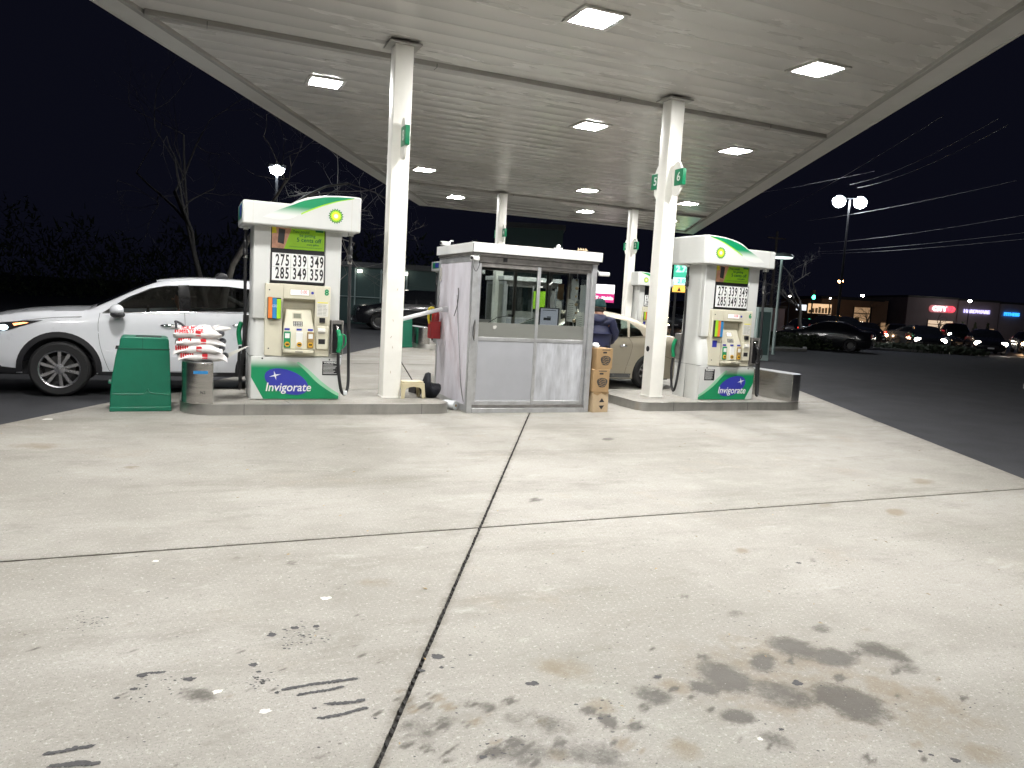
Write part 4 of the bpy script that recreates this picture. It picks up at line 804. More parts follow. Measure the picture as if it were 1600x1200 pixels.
def pump(x, y, m, num, label, detail=True, rear_hose=True, nozzle='green_print'):
    t = empty('fuel_pump', (x, y, ISZ), 0, label, 'fuel pump', 'fuel pumps on the islands')
    # cabinet, flared below the waist
    rings = []
    for z, hw, ya, yb, r in ((0, .57, .012, .73, .07), (.55, .575, .012, .73, .08), (.70, .577, .02, .725, .09), (.84, .572, .045, .70, .10), (.96, .562, .08, .66, .10), (1.06, .556, .105, .63, .09), (1.2, .553, .112, .62, .08), (2.25, .553, .112, .62, .08)):
        rings.append([(p[0], p[1], z) for p in rrect(-hw, hw, ya, yb, r, 6)])
    b = B(); b.loft(rings); b.build('cabinet', M['pump_white'], t, smooth=50)
    if detail:
        b = B(); b.box(-.577, .577, .35, .352, .0, .56); b.box(-.5785, -.5, .02, .72, .562, .566); b.box(.5, .5785, .02, .72, .562, .566); b.build('panel_seam', M['dark_metal'], t)
    # lower front panel and its print
    b = B(); b.prism([(-.555, .01), (.555, .01), (.555, .55), (-.555, .55)], -.008, .03, 'y'); bp_ = b.build('base_panel', M['pump_white'], t, bevel=.004)
    y1 = -.0085
    X = lambda pts: [(m * px, pz) for px, pz in pts]
    b = B(); b.prism(X(curve_pts([(-.552, .545, 0), (-.30, .53, 0), (-.02, .49, 0), (.12, .375, 0), (.26, .235, 0), (.42, .12, 0), (.552, .045, 0)], 5) and [(p.x, p.y) for p in curve_pts([(-.552, .545, 0), (-.30, .53, 0), (-.02, .49, 0), (.12, .375, 0), (.26, .235, 0), (.42, .12, 0), (.552, .045, 0)], 5)] + [(.552, .012), (-.40, .012), (-.552, .29)]), y1, y1 - .001, 'y')
    b.build('green_sweep', M['grad_base'], bp_)
    lo = [(p.x, p.y) for p in curve_pts([(.0, .485, 0), (.12, .375, 0), (.26, .235, 0), (.42, .12, 0), (.552, .045, 0)], 5)]
    hi = [(p.x, p.y) for p in curve_pts([(.03, .495, 0), (.165, .39, 0), (.30, .265, 0), (.44, .155, 0), (.552, .085, 0)], 5)]
    b = B()
    for k in range(len(lo) - 1): b.prism(X([lo[k], lo[k + 1], hi[k + 1], hi[k]]), y1 - .0012, y1 - .002, 'y')
    b.build('light_green_band', M['lightgreen_print'], bp_)
    ea = radians(-20) * m
    b = B(); b.prism([(m * -.115 + .285 * cos(a) * cos(ea) - .15 * sin(a) * sin(ea), .235 + .285 * cos(a) * sin(ea) + .15 * sin(a) * cos(ea)) for a in [2 * pi * k / 40 for k in range(40)]], y1 - .0024, y1 - .0034, 'y')
    b.build('blue_oval', M['blue_print'], bp_)
    sx_ = -.26 if m > 0 else .29
    b = B(); pts = []
    for k in range(8):
        a = pi * k / 4 + .25; r_ = (.075 if k % 4 == 0 else .062) if k % 2 == 0 else .014
        pts.append((sx_ + r_ * cos(a), .315 + r_ * sin(a)))
    b.prism(pts, y1 - .0036, y1 - .0044, 'y'); b.build('star_print', M['white_print'], bp_)
    text('Invigorate', .155, M['white_print'], bp_, ((-.095 if m > 0 else .115), y1 - .005, .16), shear=.18, sx=.92, bold=.0016)
    wx = .43 if m > 0 else -.36
    b = B(); b.box(wx - .1, wx + .1, y1 - .002, y1, .325, .51); wl_ = b.build('warning_label', M['ink'], t)
    text('WARNING', .034, M['white_print'], wl_, (wx, y1 - .003, .492), bold=.001)
    b = B()
    for k in range(8): b.box(wx - .088, wx + .088 - random.random() * .05, y1 - .0032, y1 - .002, .345 + k * .0165, .350 + k * .0165)
    b.build('print_lines', M['white_print'], wl_)
    for sx in (-1, 1):
        b = B(); b.lathe([(.011, -.012), (.011, -.004)], 10, (sx * .42, 0, .53), 'y'); b.build('bolt', M['ink'], t)
    # topper
    def prof():
        top = [(p.x, p.y) for p in curve_pts([(-.12, 2.475, 0), (-.02, 2.535, 0), (.10, 2.58, 0), (.28, 2.615, 0), (.50, 2.635, 0), (.66, 2.640, 0)], 5)]
        return [(-.69, 2.19), (.75, 2.19), (.75, 2.635)] + top[::-1] + [(-.14, 2.475), (-.69, 2.475)]
    b = B(); b.prism(X(prof()), -.12, .80, 'y'); tp = b.build('topper', M['pump_white'], t, bevel=.022, seg=3)
    yt = -.1205
    lo = [(p.x, p.y) for p in curve_pts([(-.455, 2.285, 0), (-.25, 2.27, 0), (-.10, 2.305, 0), (.024, 2.385, 0), (.2376, 2.488, 0), (.44, 2.563, 0), (.655, 2.617, 0)], 6)]
    hi = [(p.x, p.y) for p in curve_pts([(-.455, 2.287, 0), (-.306, 2.370, 0), (-.11, 2.462, 0), (.04, 2.53, 0), (.27, 2.592, 0), (.48, 2.615, 0), (.655, 2.621, 0)], 6)]
    b = B()
    for k in range(len(lo) - 1): b.prism(X([lo[k], lo[k + 1], hi[k + 1], hi[k]]), yt, yt - .001, 'y')
    b.build('swoosh', M['grad_swoosh'], tp)
    lo2 = [(px, pz - .004 - .014 * sin(pi * k / len(lo))) for k, (px, pz) in enumerate(lo)]
    b = B()
    for k in range(17, len(lo) - 1): b.prism(X([lo2[k], lo2[k + 1], lo[k + 1], lo[k]]), yt - .0003, yt - .0013, 'y')
    b.build('lime_edge', M['lime_print'], tp)
    hb = B(); flower(hb, m * .43, 2.375, yt, .098)
    hb.build('petal_emblem', [M['dark_green_print'], M['lime_print'], M['yellow_print'], M['white_print']], tp)
    b = B(); b.box(m * .63 - .001, m * .63 + .001, yt - .0008, yt + .02, 2.20, 2.62); b.box(-m * .57 - .001, -m * .57 + .001, yt - .0008, yt + .02, 2.20, 2.465); b.build('topper_seam', M['cream_dark'], tp)
    sdx = -.7545 if m < 0 else -.6935
    if m > 0:
        b = B(); b.box(sdx - .001, sdx, .02, .66, 2.27, 2.44); sd = b.build('side_sticker', M['green_print'], tp)
        b = B(); b.box(sdx - .0024, sdx - .0012, .05, .40, 2.29, 2.43); b.build('blue_patch', M['blue_print'], sd)
    # poster, price sign
    b = B(); b.box(-.335, .335, .085, .113, 1.49, 2.2); bk = b.build('display_recess', M['ink'], t)
    for sx in (-1, 1):
        b = B(); b.box(min(sx * .337, sx * .545), max(sx * .337, sx * .545), .062, .14, 1.03, 2.2); b.build('pilaster', M['pump_white'], t, bevel=.012)
    if detail:
        b = B(); b.box(-.325, .325, .079, .0845, 1.93, 2.195); po = b.build('poster', M['lime_print'], t)
        b = B(); b.prism([(-.325, 1.93), (-.175, 1.93), (-.085, 2.195), (-.325, 2.195)], .0785, .0775, 'y'); b.build('poster_photo', M['skin_photo'], po)
        b = B(); b.prism([(-.255, 2.0), (-.18, 1.985), (-.165, 2.17), (-.245, 2.18)], .077, .0762, 'y'); b.build('phone_print', M['dark_metal'], po)
        b = B(); b.prism([(-.325, 2.11), (-.27, 2.12), (-.28, 2.195), (-.325, 2.195)], .077, .0762, 'y'); b.build('yellow_patch', M['yellow_print'], po)
        text('You could', .05, M['dark_green_print'], po, (.03, .078, 2.155), bold=.0006, shear=0)
        text('be getting', .05, M['dark_green_print'], po, (.11, .078, 2.11), bold=.0006)
        text('5 cents off', .072, M['dark_green_print'], po, (.13, .078, 2.052), bold=.0012)
        text('every gallon', .032, M['dark_green_print'], po, (.18, .078, 2.00), bold=.0005)
        b = B(); b.box(-.12, .30, .0775, .0785, 1.963, 1.966); b.box(-.10, .28, .0775, .0785, 1.955, 1.957); b.box(.21, .31, .0775, .0785, 2.165, 2.19); b.build('small_print', M['dark_green_print'], po)
    b = B(); b.box(-.335, .34, .055, .0845, 1.50, 1.88); fr = b.build('price_frame', M['ink'], t, bevel=.003)
    b = B(); b.box(-.32, .325, .0515, .0548, 1.525, 1.87); pf = b.build('price_board', M['white_print'], fr)
    for r_, row in enumerate((('275', '339', '349'), ('285', '349', '359'))):
        for c_, tx in enumerate(row):
            text(tx, .198, M['ink'], pf, (-.195 + c_ * .214, .0510, 1.775 - r_ * .163), sx=.50, bold=.0045, name='price_digits')
    if detail:
        b = B()
        for gx in (-.092, .118): b.box(gx - .0015, gx + .0015, .0505, .0515, 1.53, 1.865)
        b.box(-.31, .32, .0505, .0515, 1.693, 1.695)
        b.build('board_line', M['lcd'], pf)
        for c_, tx in enumerate(('Regular', 'Silver', 'Ultimate')): text(tx, .024, M['ink'], pf, (-.2 + c_ * .21, .0510, 1.858))
    # cream control head: frame round a recess with a sloped console
    b = B(); yf, yb = -.012, .13
    b.box(-.40, -.18, yf, yb, .57, 1.48); b.box(.22, .41, yf, yb, .57, 1.48); b.box(-.18, .22, yf, yb, 1.30, 1.48); b.box(-.18, .22, yf, yb, .57, .665)
    b.build('control_head', M['pump_cream'], t, bevel=.008)
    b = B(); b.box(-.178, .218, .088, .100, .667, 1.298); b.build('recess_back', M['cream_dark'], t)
    b = B(); b.add([(-.185, -.045, .66), (.225, -.045, .66), (.215, -.03, .90), (-.175, -.03, .90), (.175, .075, 1.17), (-.135, .075, 1.17), (-.185, .11, .66), (.225, .11, .66), (.175, .11, 1.17), (-.135, .11, 1.17)],
               [(0, 1, 2, 3), (3, 2, 4, 5), (0, 3, 5, 9, 6), (1, 7, 8, 4, 2), (5, 4, 8, 9), (6, 9, 8, 7), (0, 6, 7, 1)]); b.build('console', M['pump_cream'], t, bevel=.006)
    sl = atan2(.105, .27)
    def on(z, off=.003): return (-.03 + .105 * (z - .90) / .27) - off
    def slab_on(x0, x1, z0, z1, mt, nm, th=.004):
        b = B(); b.add([(x0, on(z0, th), z0), (x1, on(z0, th), z0), (x1, on(z1, th), z1), (x0, on(z1, th), z1), (x0, on(z0, -.004), z0), (x1, on(z0, -.004), z0), (x1, on(z1, -.004), z1), (x0, on(z1, -.004), z1)],
                       [(0, 1, 2, 3), (0, 4, 5, 1), (1, 5, 6, 2), (2, 6, 7, 3), (3, 7, 4, 0)]); return b.build(nm, mt, t)
    slab_on(-.058, .062, 1.045, 1.125, M['cream_dark'], 'screen_bezel'); slab_on(-.044, .048, 1.056, 1.114, M['lcd'] if m > 0 else E_['display'], 'small_screen', .0055)
    slab_on(-.05, .068, .955, 1.015, M['ink'], 'keypad')
    if detail:
        b = B()
        for kx in range(4):
            for kz in range(3):
                xx = -.044 + kx * .028; zz = .960 + kz * .0185; yy = on(zz + .007, .0062)
                b.box(xx, xx + .02, yy, yy + .004, zz, zz + .012)
        b.build('keypad_key', M['paper'], t)
    for k, (bx, mc) in enumerate(((-.125, 'green_print'), (.025, 'white_print'), (.165, 'brown_print'))):
        b = B(); b.box(bx - .042, bx + .042, -.052, -.034, .675, .885); gb_ = b.build('grade_button', M[mc], t, bevel=.006)
        b = B(); b.prism([(bx + .034 * cos(pi / 8 + pi * q / 4), .722 + .034 * sin(pi / 8 + pi * q / 4)) for q in range(8)], -.060, -.052, 'y'); b.build('octane_button', M['amber'], gb_)
        b = B(); b.box(bx - .028, bx + .028, -.0545, -.052, .80, .862); b.build('grade_window', M['white_print'], gb_)
        b = B(); b.box(bx - .02, bx + .02, -.0612, -.060, .712, .732); b.build('octane_mark', M['ink'], gb_)
        b = B(); b.box(bx - .035, bx + .03, -.0330, -.030, .90, .925); b.build('grade_tag', M['blue_print'], t)
    b = B(); b.prism([(-.185, 0), (-.16, -.07), (-.08, -.105), (.02, -.115), (.12, -.105), (.20, -.07), (.225, 0)], .615, .655, 'z'); b.build('tray', M['pump_cream'], t, bevel=.006)
    b = B(); b.box(-.03, .06, -.118, -.10, .628, .636); b.build('tray_slot', M['ink'], t)
    b = B(); b.box(-.10, .14, -.016, -.011, 1.345, 1.425); ds = b.build('digit_window', M['cream_dark'], t)
    b = B(); b.box(-.095, .135, -.0185, -.016, 1.352, 1.418); b.build('lit_display', E_['display'], ds)
    text('0.00', .06, M['red_print'], ds, (.07, -.0195, 1.39), sx=.8)
    b = B(); b.lathe([(.018, -.0135), (.018, -.0115)], 16, (.18, 0, 1.387), 'y'); b.build('round_sticker', M['blue_print'], t)
    text(num, .105, M['green_print'], t, (.36, -.014, 1.40), bold=.004, name='pump_number')
    b = B(); b.box(.24, .39, -.045, -.011, .665, .965); cr = b.build('card_reader', M['pump_cream'], t, bevel=.008)
    b = B(); b.box(.265, .35, -.0475, -.044, .735, .80); b.build('receipt_slot', M['ink'], cr)
    b = B(); b.prism([(-.047, .94), (-.075, .93), (-.08, .90), (-.047, .87)], .255, .345, 'x'); b.build('card_lip', M['paper'], cr)
    b = B(); b.box(.275, .345, -.045, -.011, 1.01, 1.075); b.build('card_slot', M['ink'], t, bevel=.004)
    b = B(); b.box(.24, .385, -.0145, -.011, 1.09, 1.28); st = b.build('rules_sticker', M['paper'], t)
    b = B(); b.box(.245, .38, -.0158, -.0145, 1.262, 1.276); b.build('sticker_header', M['yellow_print'], st)
    b = B()
    for q in range(8): b.box(.25, .31, -.0156, -.0145, 1.11 + q * .018, 1.114 + q * .018); b.box(.318, .318 + random.uniform(.03, .058), -.0156, -.0145, 1.11 + q * .018, 1.114 + q * .018)
    b.build('print_lines', M['lcd'], st)
    # leaflet box
    b = B(); b.box(-.372, -.21, -.06, -.011, 1.035, 1.305); lf = b.build('leaflet_box', M['black_plastic'], t, bevel=.004)
    for q, mc in enumerate(('orange_print', 'cyan_print', 'lime_print') if m > 0 else ('lime_print', 'orange_print', 'cyan_print')):
        b = B(); b.box(-.366 + q * .052, -.318 + q * .052, -.068, -.06, 1.045, 1.31 - .01 * q); b.build('leaflet', M[mc], lf)
    if m > 0:
        text('CO2', .045, M['white_print'], lf, (-.29, -.069, 1.2), rx=90, sx=.7)
    else:
        b = B(); b.box(-.36, -.27, -.0145, -.011, .87, .98); b.build('navy_sticker', M['blue_print'], t)
    for (bx, bz) in ((-.35, 1.40), (-.35, .66)):
        b = B(); b.lathe([(.009, -.0145), (.009, -.011)], 8, (bx, 0, bz), 'y'); b.build('bolt', M['ink'], t)
    # nozzle boots, nozzles, hoses on both sides
    sides = (1, -1) if rear_hose else (1,)
    for s in sides:
        yc = -.0 if s > 0 else .62
        b = B()
        x0, x1 = (.425, .585) if s > 0 else (-.60, -.56)
        if s > 0:
            b.box(x0, x0 + .02, -.05, .10, .60, 1.05); b.box(x1 - .02, x1, -.05, .10, .60, 1.05); b.box(x0 + .02, x1 - .02, -.05, .10, .60, .62); b.box(x0 + .02, x1 - .02, -.04, .10, 1.0, 1.05)
            bo = b.build('nozzle_boot', M['alu_dark'], t, bevel=.006)
            b = B(); b.box(x0 + .02, x1 - .02, -.02, -.012, .62, 1.0); b.build('boot_liner', M['ink'], bo)
            nb_ = B()
            nb_.tube(curve_pts([(.515, -.04, .92), (.52, -.085, .875), (.535, -.10, .80), (.53, -.10, .70), (.515, -.095, .64)], 5), [.026] * 6 + [.034] * 8 + [.028] * 7, 10)
            nb_.tube(curve_pts([(.55, -.10, .88), (.60, -.10, .85), (.60, -.10, .74), (.54, -.10, .67)], 5), .010, 8)
            nb_.box(.50, .56, -.135, -.09, .77, .86)
            nz = nb_.build('nozzle', M[nozzle], t, smooth=50)
            b = B(); b.tube(curve_pts([(.515, -.06, .92), (.50, -.04, .965), (.49, -.01, .985)], 4), .012, 8); b.build('spout', M['steel'], nz)
            hx, hy = .655, .05
            path = [(hx, hy, 2.18), (hx + .005, hy, 1.7), (hx + .012, hy - .01, 1.0), (hx + .02, hy - .02, .55), (hx + .02, hy - .05, .22), (hx - .02, hy - .09, .09), (hx - .075, hy - .12, .12), (hx - .115, -.10, .28), (hx - .135, -.10, .48), (.515, -.095, .63)]
        else:
            nb_ = B(); nb_.box(-.62, -.555, .50, .66, .62, 1.05); nb_.build('nozzle_boot', M['alu_dark'], t, bevel=.006)
            nb_ = B(); nb_.tube(curve_pts([(-.64, .60, .95), (-.67, .62, .82), (-.65, .62, .65)], 5), .03, 10); nb_.build('nozzle', M['green_print'], t, smooth=50)
            hx, hy = -.615, .45
            path = [(hx, hy, 2.18), (hx, hy, 1.7), (hx + .01, hy, 1.0), (hx - .01, hy + .02, .5), (hx - .03, hy + .04, .2), (hx - .03, hy + .10, .08), (hx - .03, hy + .17, .2), (-.66, .63, .45), (-.65, .62, .63)]
        b = B(); b.tube(curve_pts(path, 6), .021, 10); ho = b.build('hose', M['black'], t, smooth=60)
        b = B(); b.lathe([(.018, 1.83), (.032, 1.835), (.032, 1.90), (.026, 1.91), (.03, 1.93), (.03, 2.0), (.022, 2.02)], 12, (hx, hy, 0)); b.build('breakaway_coupling', M['black_plastic'], ho, smooth=40)
        b = B(); b.lathe([(.024, 1.79), (.028, 1.80), (.028, 1.828)], 12, (hx, hy, 0)); b.build('coupling_ring', M['steel'], ho, smooth=40)
        b = B(); b.box(hx - .03, hx + .03, hy - .04, hy + .04, 2.15, 2.19); b.build('hose_mount', M['pump_white'], t, bevel=.004)
    if m > 0 and detail:
        b = B(); b.box(.60, .65, -.10, -.05, .075, .13); b.build('hose_tag', M['tissue'], t, bevel=.01)
    return t
pump(1.275, 10.0, 1, '8', 'white and green fuel pump numbered 8 on the left island')
pump(8.17, 9.98, -1, '6', 'white and green fuel pump numbered 6 on the right island', nozzle='black_plastic')
pump(1.275 + OX, 10.0 + OY, 1, '4', 'far fuel pump mostly hidden behind the booth left side', detail=False)
pump(8.17 + OX + .1, 10.05 + OY, -1, '2', 'far white fuel pump between the far column and column 6', detail=False, nozzle='black_plastic')

# =====================================================================
#  ATTENDANT BOOTH
# =====================================================================
def booth(x, y, label, main=True):
    W, Dp = 1.90, 1.52
    t = empty('attendant_booth', (x, y, 0), 0, label, 'booth', 'glazed attendant booths beside the islands')
    A = M['alu']
    def part(nm, mt, *bx, bevel=.003, parent=t):
        b = B()
        for q in bx: b.box(*q)
        return b.build(nm, mt, parent, bevel=bevel)
    # roof
    part('roof', M['booth_white'], (-.035, W + .045, -.055, Dp + .05, 2.185, 2.315), bevel=.006)
    part('roof_edge_strip', M['alu_dark'], (-.012, W + .012, -.02, Dp + .02, 2.145, 2.1845))
    part('roof_joint', M['alu_dark'], (.62, .623, -.0562, -.053, 2.188, 2.312), bevel=0)
    # corner posts, header, sill
    part('corner_post', A, (0, .075, 0, .09, 0.0, 2.145)); part('corner_post', A, (W - .075, W, 0, .09, 0.0, 2.145))
    part('corner_post', A, (0, .06, Dp - .06, Dp, 0.0, 2.145)); part('corner_post', A, (W - .06, W, Dp - .06, Dp, 0.0, 2.145))
    part('header_rail', M['alu_dark'], (.077, W - .077, .012, .08, 2.06, 2.145)); part('header_track', M['alu_dark'], (.077, W - .077, .03, .07, 2.02, 2.058))
    part('sill_rail', A, (.077, W - .077, -.004, .085, .0, .065)); part('sill_track', M['alu_dark'], (.077, W - .077, .02, .08, .067, .11))
    # two sliding doors in front
    for k, (x0, x1, yy, mt) in enumerate(((.08, 1.02, .022, 'booth_grey'), (.98, W - .08, .050, 'booth_streaky'))):
        d = empty('sliding_door', (0, 0, 0), parent=t)
        w = .048
        part('stile', A, (x0, x0 + w, yy, yy + .024, .11, 2.05), parent=d); part('stile', A, (x1 - w, x1, yy, yy + .024, .11, 2.05), parent=d)
        part('rail', A, (x0 + w, x1 - w, yy + .001, yy + .023, .11, .165), parent=d); part('rail', A, (x0 + w, x1 - w, yy + .001, yy + .023, 1.0, 1.05), parent=d)
        part('rail', M['alu_dark'], (x0 + w, x1 - w, yy + .001, yy + .023, 2.0, 2.05), parent=d)
        part('door_panel', M[mt], (x0 + w, x1 - w, yy + .008, yy + .014, .165, 1.0), bevel=0, parent=d)
        part('steel_band', M['frost'], (x0 + w, x1 - w, yy + .007, yy + .013, 1.05, 1.25), bevel=0, parent=d)
        part('pane', M['booth_glass'], (x0 + w, x1 - w, yy + .010, yy + .014, 1.253, 2.0), bevel=0, parent=d)
    if main:
        part('door_pull', M['alu_dark'], (.05, .07, -.012, .0, 1.02, 1.26))
    # left side: stained sheet panel
    part('side_frame', A, (.004, .03, .09, Dp - .06, .0, .10), (.004, .03, .09, Dp - .06, 2.06, 2.145))
    part('side_panel', M['booth_side'] if main else M['frost'], (.010, .020, .09, Dp - .06, .10, 2.06), bevel=0)
    part('side_batten', A, (-.004, .006, .74, .775, .10, 2.06)) if not main else None
    # right side and back: low panel + windows
    part('lower_panel', M['booth_grey'], (W - .035, W - .02, .09, Dp - .06, .0, 1.0), bevel=0)
    part('lower_panel', M['booth_grey'], (.06, W - .06, Dp - .035, Dp - .02, .0, 1.0), bevel=0)
    for (y0, y1) in ((.09, .76), (.80, Dp - .06)):
        wd = part('window_frame', M['alu_dark'], (W - .045, W - .01, y0, y0 + .035, 1.0, 2.06), (W - .045, W - .01, y1 - .035, y1, 1.0, 2.06), (W - .045, W - .01, y0 + .035, y1 - .035, 1.0, 1.04), (W - .045, W - .01, y0 + .035, y1 - .035, 2.02, 2.06))
        part('pane', M['booth_glass'], (W - .03, W - .026, y0 + .035, y1 - .035, 1.04, 2.02), bevel=0, parent=wd)
    part('side_frame', A, (W - .045, W - .01, .76, .80, 1.0, 2.06)); part('header_rail', M['alu_dark'], (W - .05, W - .005, .09, Dp - .06, 2.06, 2.145)); part('header_rail', M['alu_dark'], (.06, W - .06, Dp - .05, Dp - .005, 2.02, 2.145))
    for (x0, x1) in ((.06, .66), (.66, 1.26), (1.26, W - .06)):
        wd = part('window_frame', M['alu_dark'], (x0, x0 + .025, Dp - .045, Dp - .01, 1.0, 2.02), (x1 - .025, x1, Dp - .045, Dp - .01, 1.0, 2.02), (x0 + .025, x1 - .025, Dp - .045, Dp - .01, 1.0, 1.03))
        part('pane', M['booth_glass'], (x0 + .025, x1 - .025, Dp - .03, Dp - .026, 1.03, 2.02), bevel=0, parent=wd)
    part('floor_plate', M['alu_dark'], (.036, W - .04, .095, Dp - .04, 0.005, .05), bevel=0)
    if not main:
        part('lime_poster', M['lime_print'], (1.0, 1.5, -.01, .0, 1.35, 1.9), bevel=0)
        return t
    part('ceiling_board', M['booth_white'], (.03, W - .04, .09, Dp - .05, 2.10, 2.13), bevel=0)
    # cables on the outside
    b = B(); b.tube(curve_pts([(-.01, .55, 1.70), (-.02, .50, 1.60), (-.012, .56, 1.45), (-.03, .62, 1.30)], 6), .006, 6); b.build('side_cable', M['black'], t)
    b = B(); b.tube(curve_pts([(-.006, .60, 1.60), (-.006, .50, 1.2), (-.006, .38, .8), (-.006, .25, .35), (-.006, .12, .14)], 6), .0035, 5); b.build('side_cable', M['dark_metal'], t)
    b = B(); b.tube(curve_pts([(-.03, -.06, 2.30), (-.04, -.07, 2.05), (0.02, -.05, 1.93), (.07, -.04, 2.03), (.05, -.05, 2.17)], 6), .004, 5); b.build('loose_wire', M['dark_metal'], t)
    b = B(); b.tube(curve_pts([(.06, -.01, 1.28), (.035, -.03, 1.2), (.03, -.03, 1.08), (.06, -.01, 1.0)], 5), .006, 5); b.build('loose_wire', M['dark_metal'], t)
    b = B(); b.box(.43, .49, -.005, .012, 2.085, 2.135); b.build('door_sensor', M['ink'], t, bevel=.004)
    b = B(); blob(b, .36, 1.19, .03, .022, .6, n=10, z=0); b.build('peeled_sticker', M['paper'], t, loc=(0, .016, 0), rot=(radians(90), 0, 0))
    return t
bt = booth(3.50, 9.62, 'aluminium and glass attendant booth with white flat roof in the forecourt centre')
booth(8.9, 21.6, 'distant second booth seen through the front booth windows', False)
BX, BY = 3.50, 9.62
BG = 'things standing inside or hanging in the front booth'
def solo(b, name, mt, label, cat, group=None, **kw):
    return tag(b.build(name, mt, None, **kw), label, cat, group)
# cameras on the booth
def sec_cam(x, y, z, rz, label):
    t = empty('security_camera', (x, y, z), rz, label, 'security camera', 'small security cameras fixed to the booth')
    b = B(); b.box(-.035, .035, -.10, .06, -.03, .03); b.build('housing', M['booth_white'], t, bevel=.014)
    b = B(); b.lathe([(.022, -.108), (.022, -.098)], 14, (0, 0, 0), 'y'); b.build('lens', M['ink'], t)
    b = B(); b.tube([(0, .03, 0), (0, .09, .05), (0, .13, .05)], .012, 8); b.build('bracket', M['alu'], t)
    return t
sec_cam(BX + .00, BY - .07, 2.10, radians(-50), 'white security camera under the left front corner of the booth roof')
sec_cam(BX + 1.99, BY + .0, 2.02, radians(75), 'white bullet camera under the right end of the booth roof')
sec_cam(BX + .04, BY + 1.35, 2.36, radians(-70), 'small camera standing on the rear left corner of the booth roof')
b = B(); b.box(-.05, .05, -.04, .04, 0, .03); b.ball((0, 0, .045), .03, n=8); solo(b, 'roof_sensor', M['booth_white'], 'tiny white sensor on top of the booth roof above the right door', 'sensor', loc=(BX + 1.30, BY + .1, 2.316), smooth=40)
b = B()
for k in range(4): b.add([(-.08 + .04 * k, -.03, 0), (-.05 + .04 * k, .02, .05), (-.02 + .04 * k, -.02, .01), (-.05 + .04 * k, -.05, .02)], [(0, 1, 2, 3)])
solo(b, 'crumpled_paper', M['cardboard_pale'], 'crumpled brown paper scrap lying on the booth roof near its right end', 'paper scrap', loc=(BX + 1.62, BY + .0, 2.318))
# interior
t = empty('booth_counter', (BX + .95, BY + 1.0, .05), 0, 'narrow wooden counter along the back inside the front booth', 'counter')
b = B(); b.box(-.86, .86, .02, .40, .96, 1.0); b.build('counter_top', M['wood'], t, bevel=.004)
for sx in (-.84, .80):
    b = B(); b.box(sx, sx + .04, .04, .38, 0.0, .96); b.build('leg', M['alu_dark'], t)
t = empty('monitor', (BX + 1.46, BY + .60, 1.18), radians(-30), 'tilted black touchscreen till showing a lilac screen inside the booth', 'monitor')
b = B(); b.box(-.15, .15, -.018, .018, .02, .32); b.build('casing', M['black_plastic'], t, rot=(radians(-14), 0, 0), bevel=.006)
b = B(); b.box(-.13, .13, -.0205, -.0185, .04, .30); sc_ = b.build('screen', E_['screen'], t, rot=(radians(-14), 0, 0))
b = B(); b.box(-.08, .03, -.0225, -.021, .12, .16); b.box(-.10, .10, -.0225, -.021, .27, .28); b.build('screen_text', M['ink'], sc_)
b = B(); b.box(-.05, .05, .0, .12, -.05, .02); b.box(-.03, .03, .02, .05, 0, .18); b.build('stand', M['black_plastic'], t)
t = empty('desk_shelf', (BX + 1.30, BY + .62, 1.0), 0, 'low steel shelf that carries the till inside the booth', 'shelf')
b = B(); b.box(-.45, .5, -.30, .25, -.03, .0); b.build('shelf_board', M['alu_dark'], t)
b = B(); b.box(-.42, -.38, -.1, -.06, -.95, -.03); b.box(.42, .46, -.1, -.06, -.95, -.03); b.build('leg', M['alu_dark'], t)
t = empty('bucket', (BX + .70, BY + 1.25, 1.05), 0, 'white plastic bucket with blue label on the booth counter', 'bucket')
b = B(); b.lathe([(.075, 0), (.09, .19), (.095, .19), (.095, .205), (.085, .205), (.07, .02)], 20); b.build('pail', M['booth_white'], t, smooth=40)
b = B(); b.prism([(-.04, .06), (.04, .06), (.04, .14), (-.04, .12)], -.092, -.088, 'y'); b.build('label_patch', M['blue_print'], t)
t = empty('roll_dispenser', (BX + 1.33, BY + .80, 1.01), 0, 'black receipt printer beside the till inside the booth', 'printer')
b = B(); b.box(-.09, .09, -.09, .09, 0, .13); b.build('body', M['black_plastic'], t, bevel=.012)
b = B(); b.lathe([(.04, -.05), (.04, .05)], 14, (0, 0, .15), 'x'); b.build('paper_roll', M['paper'], t)
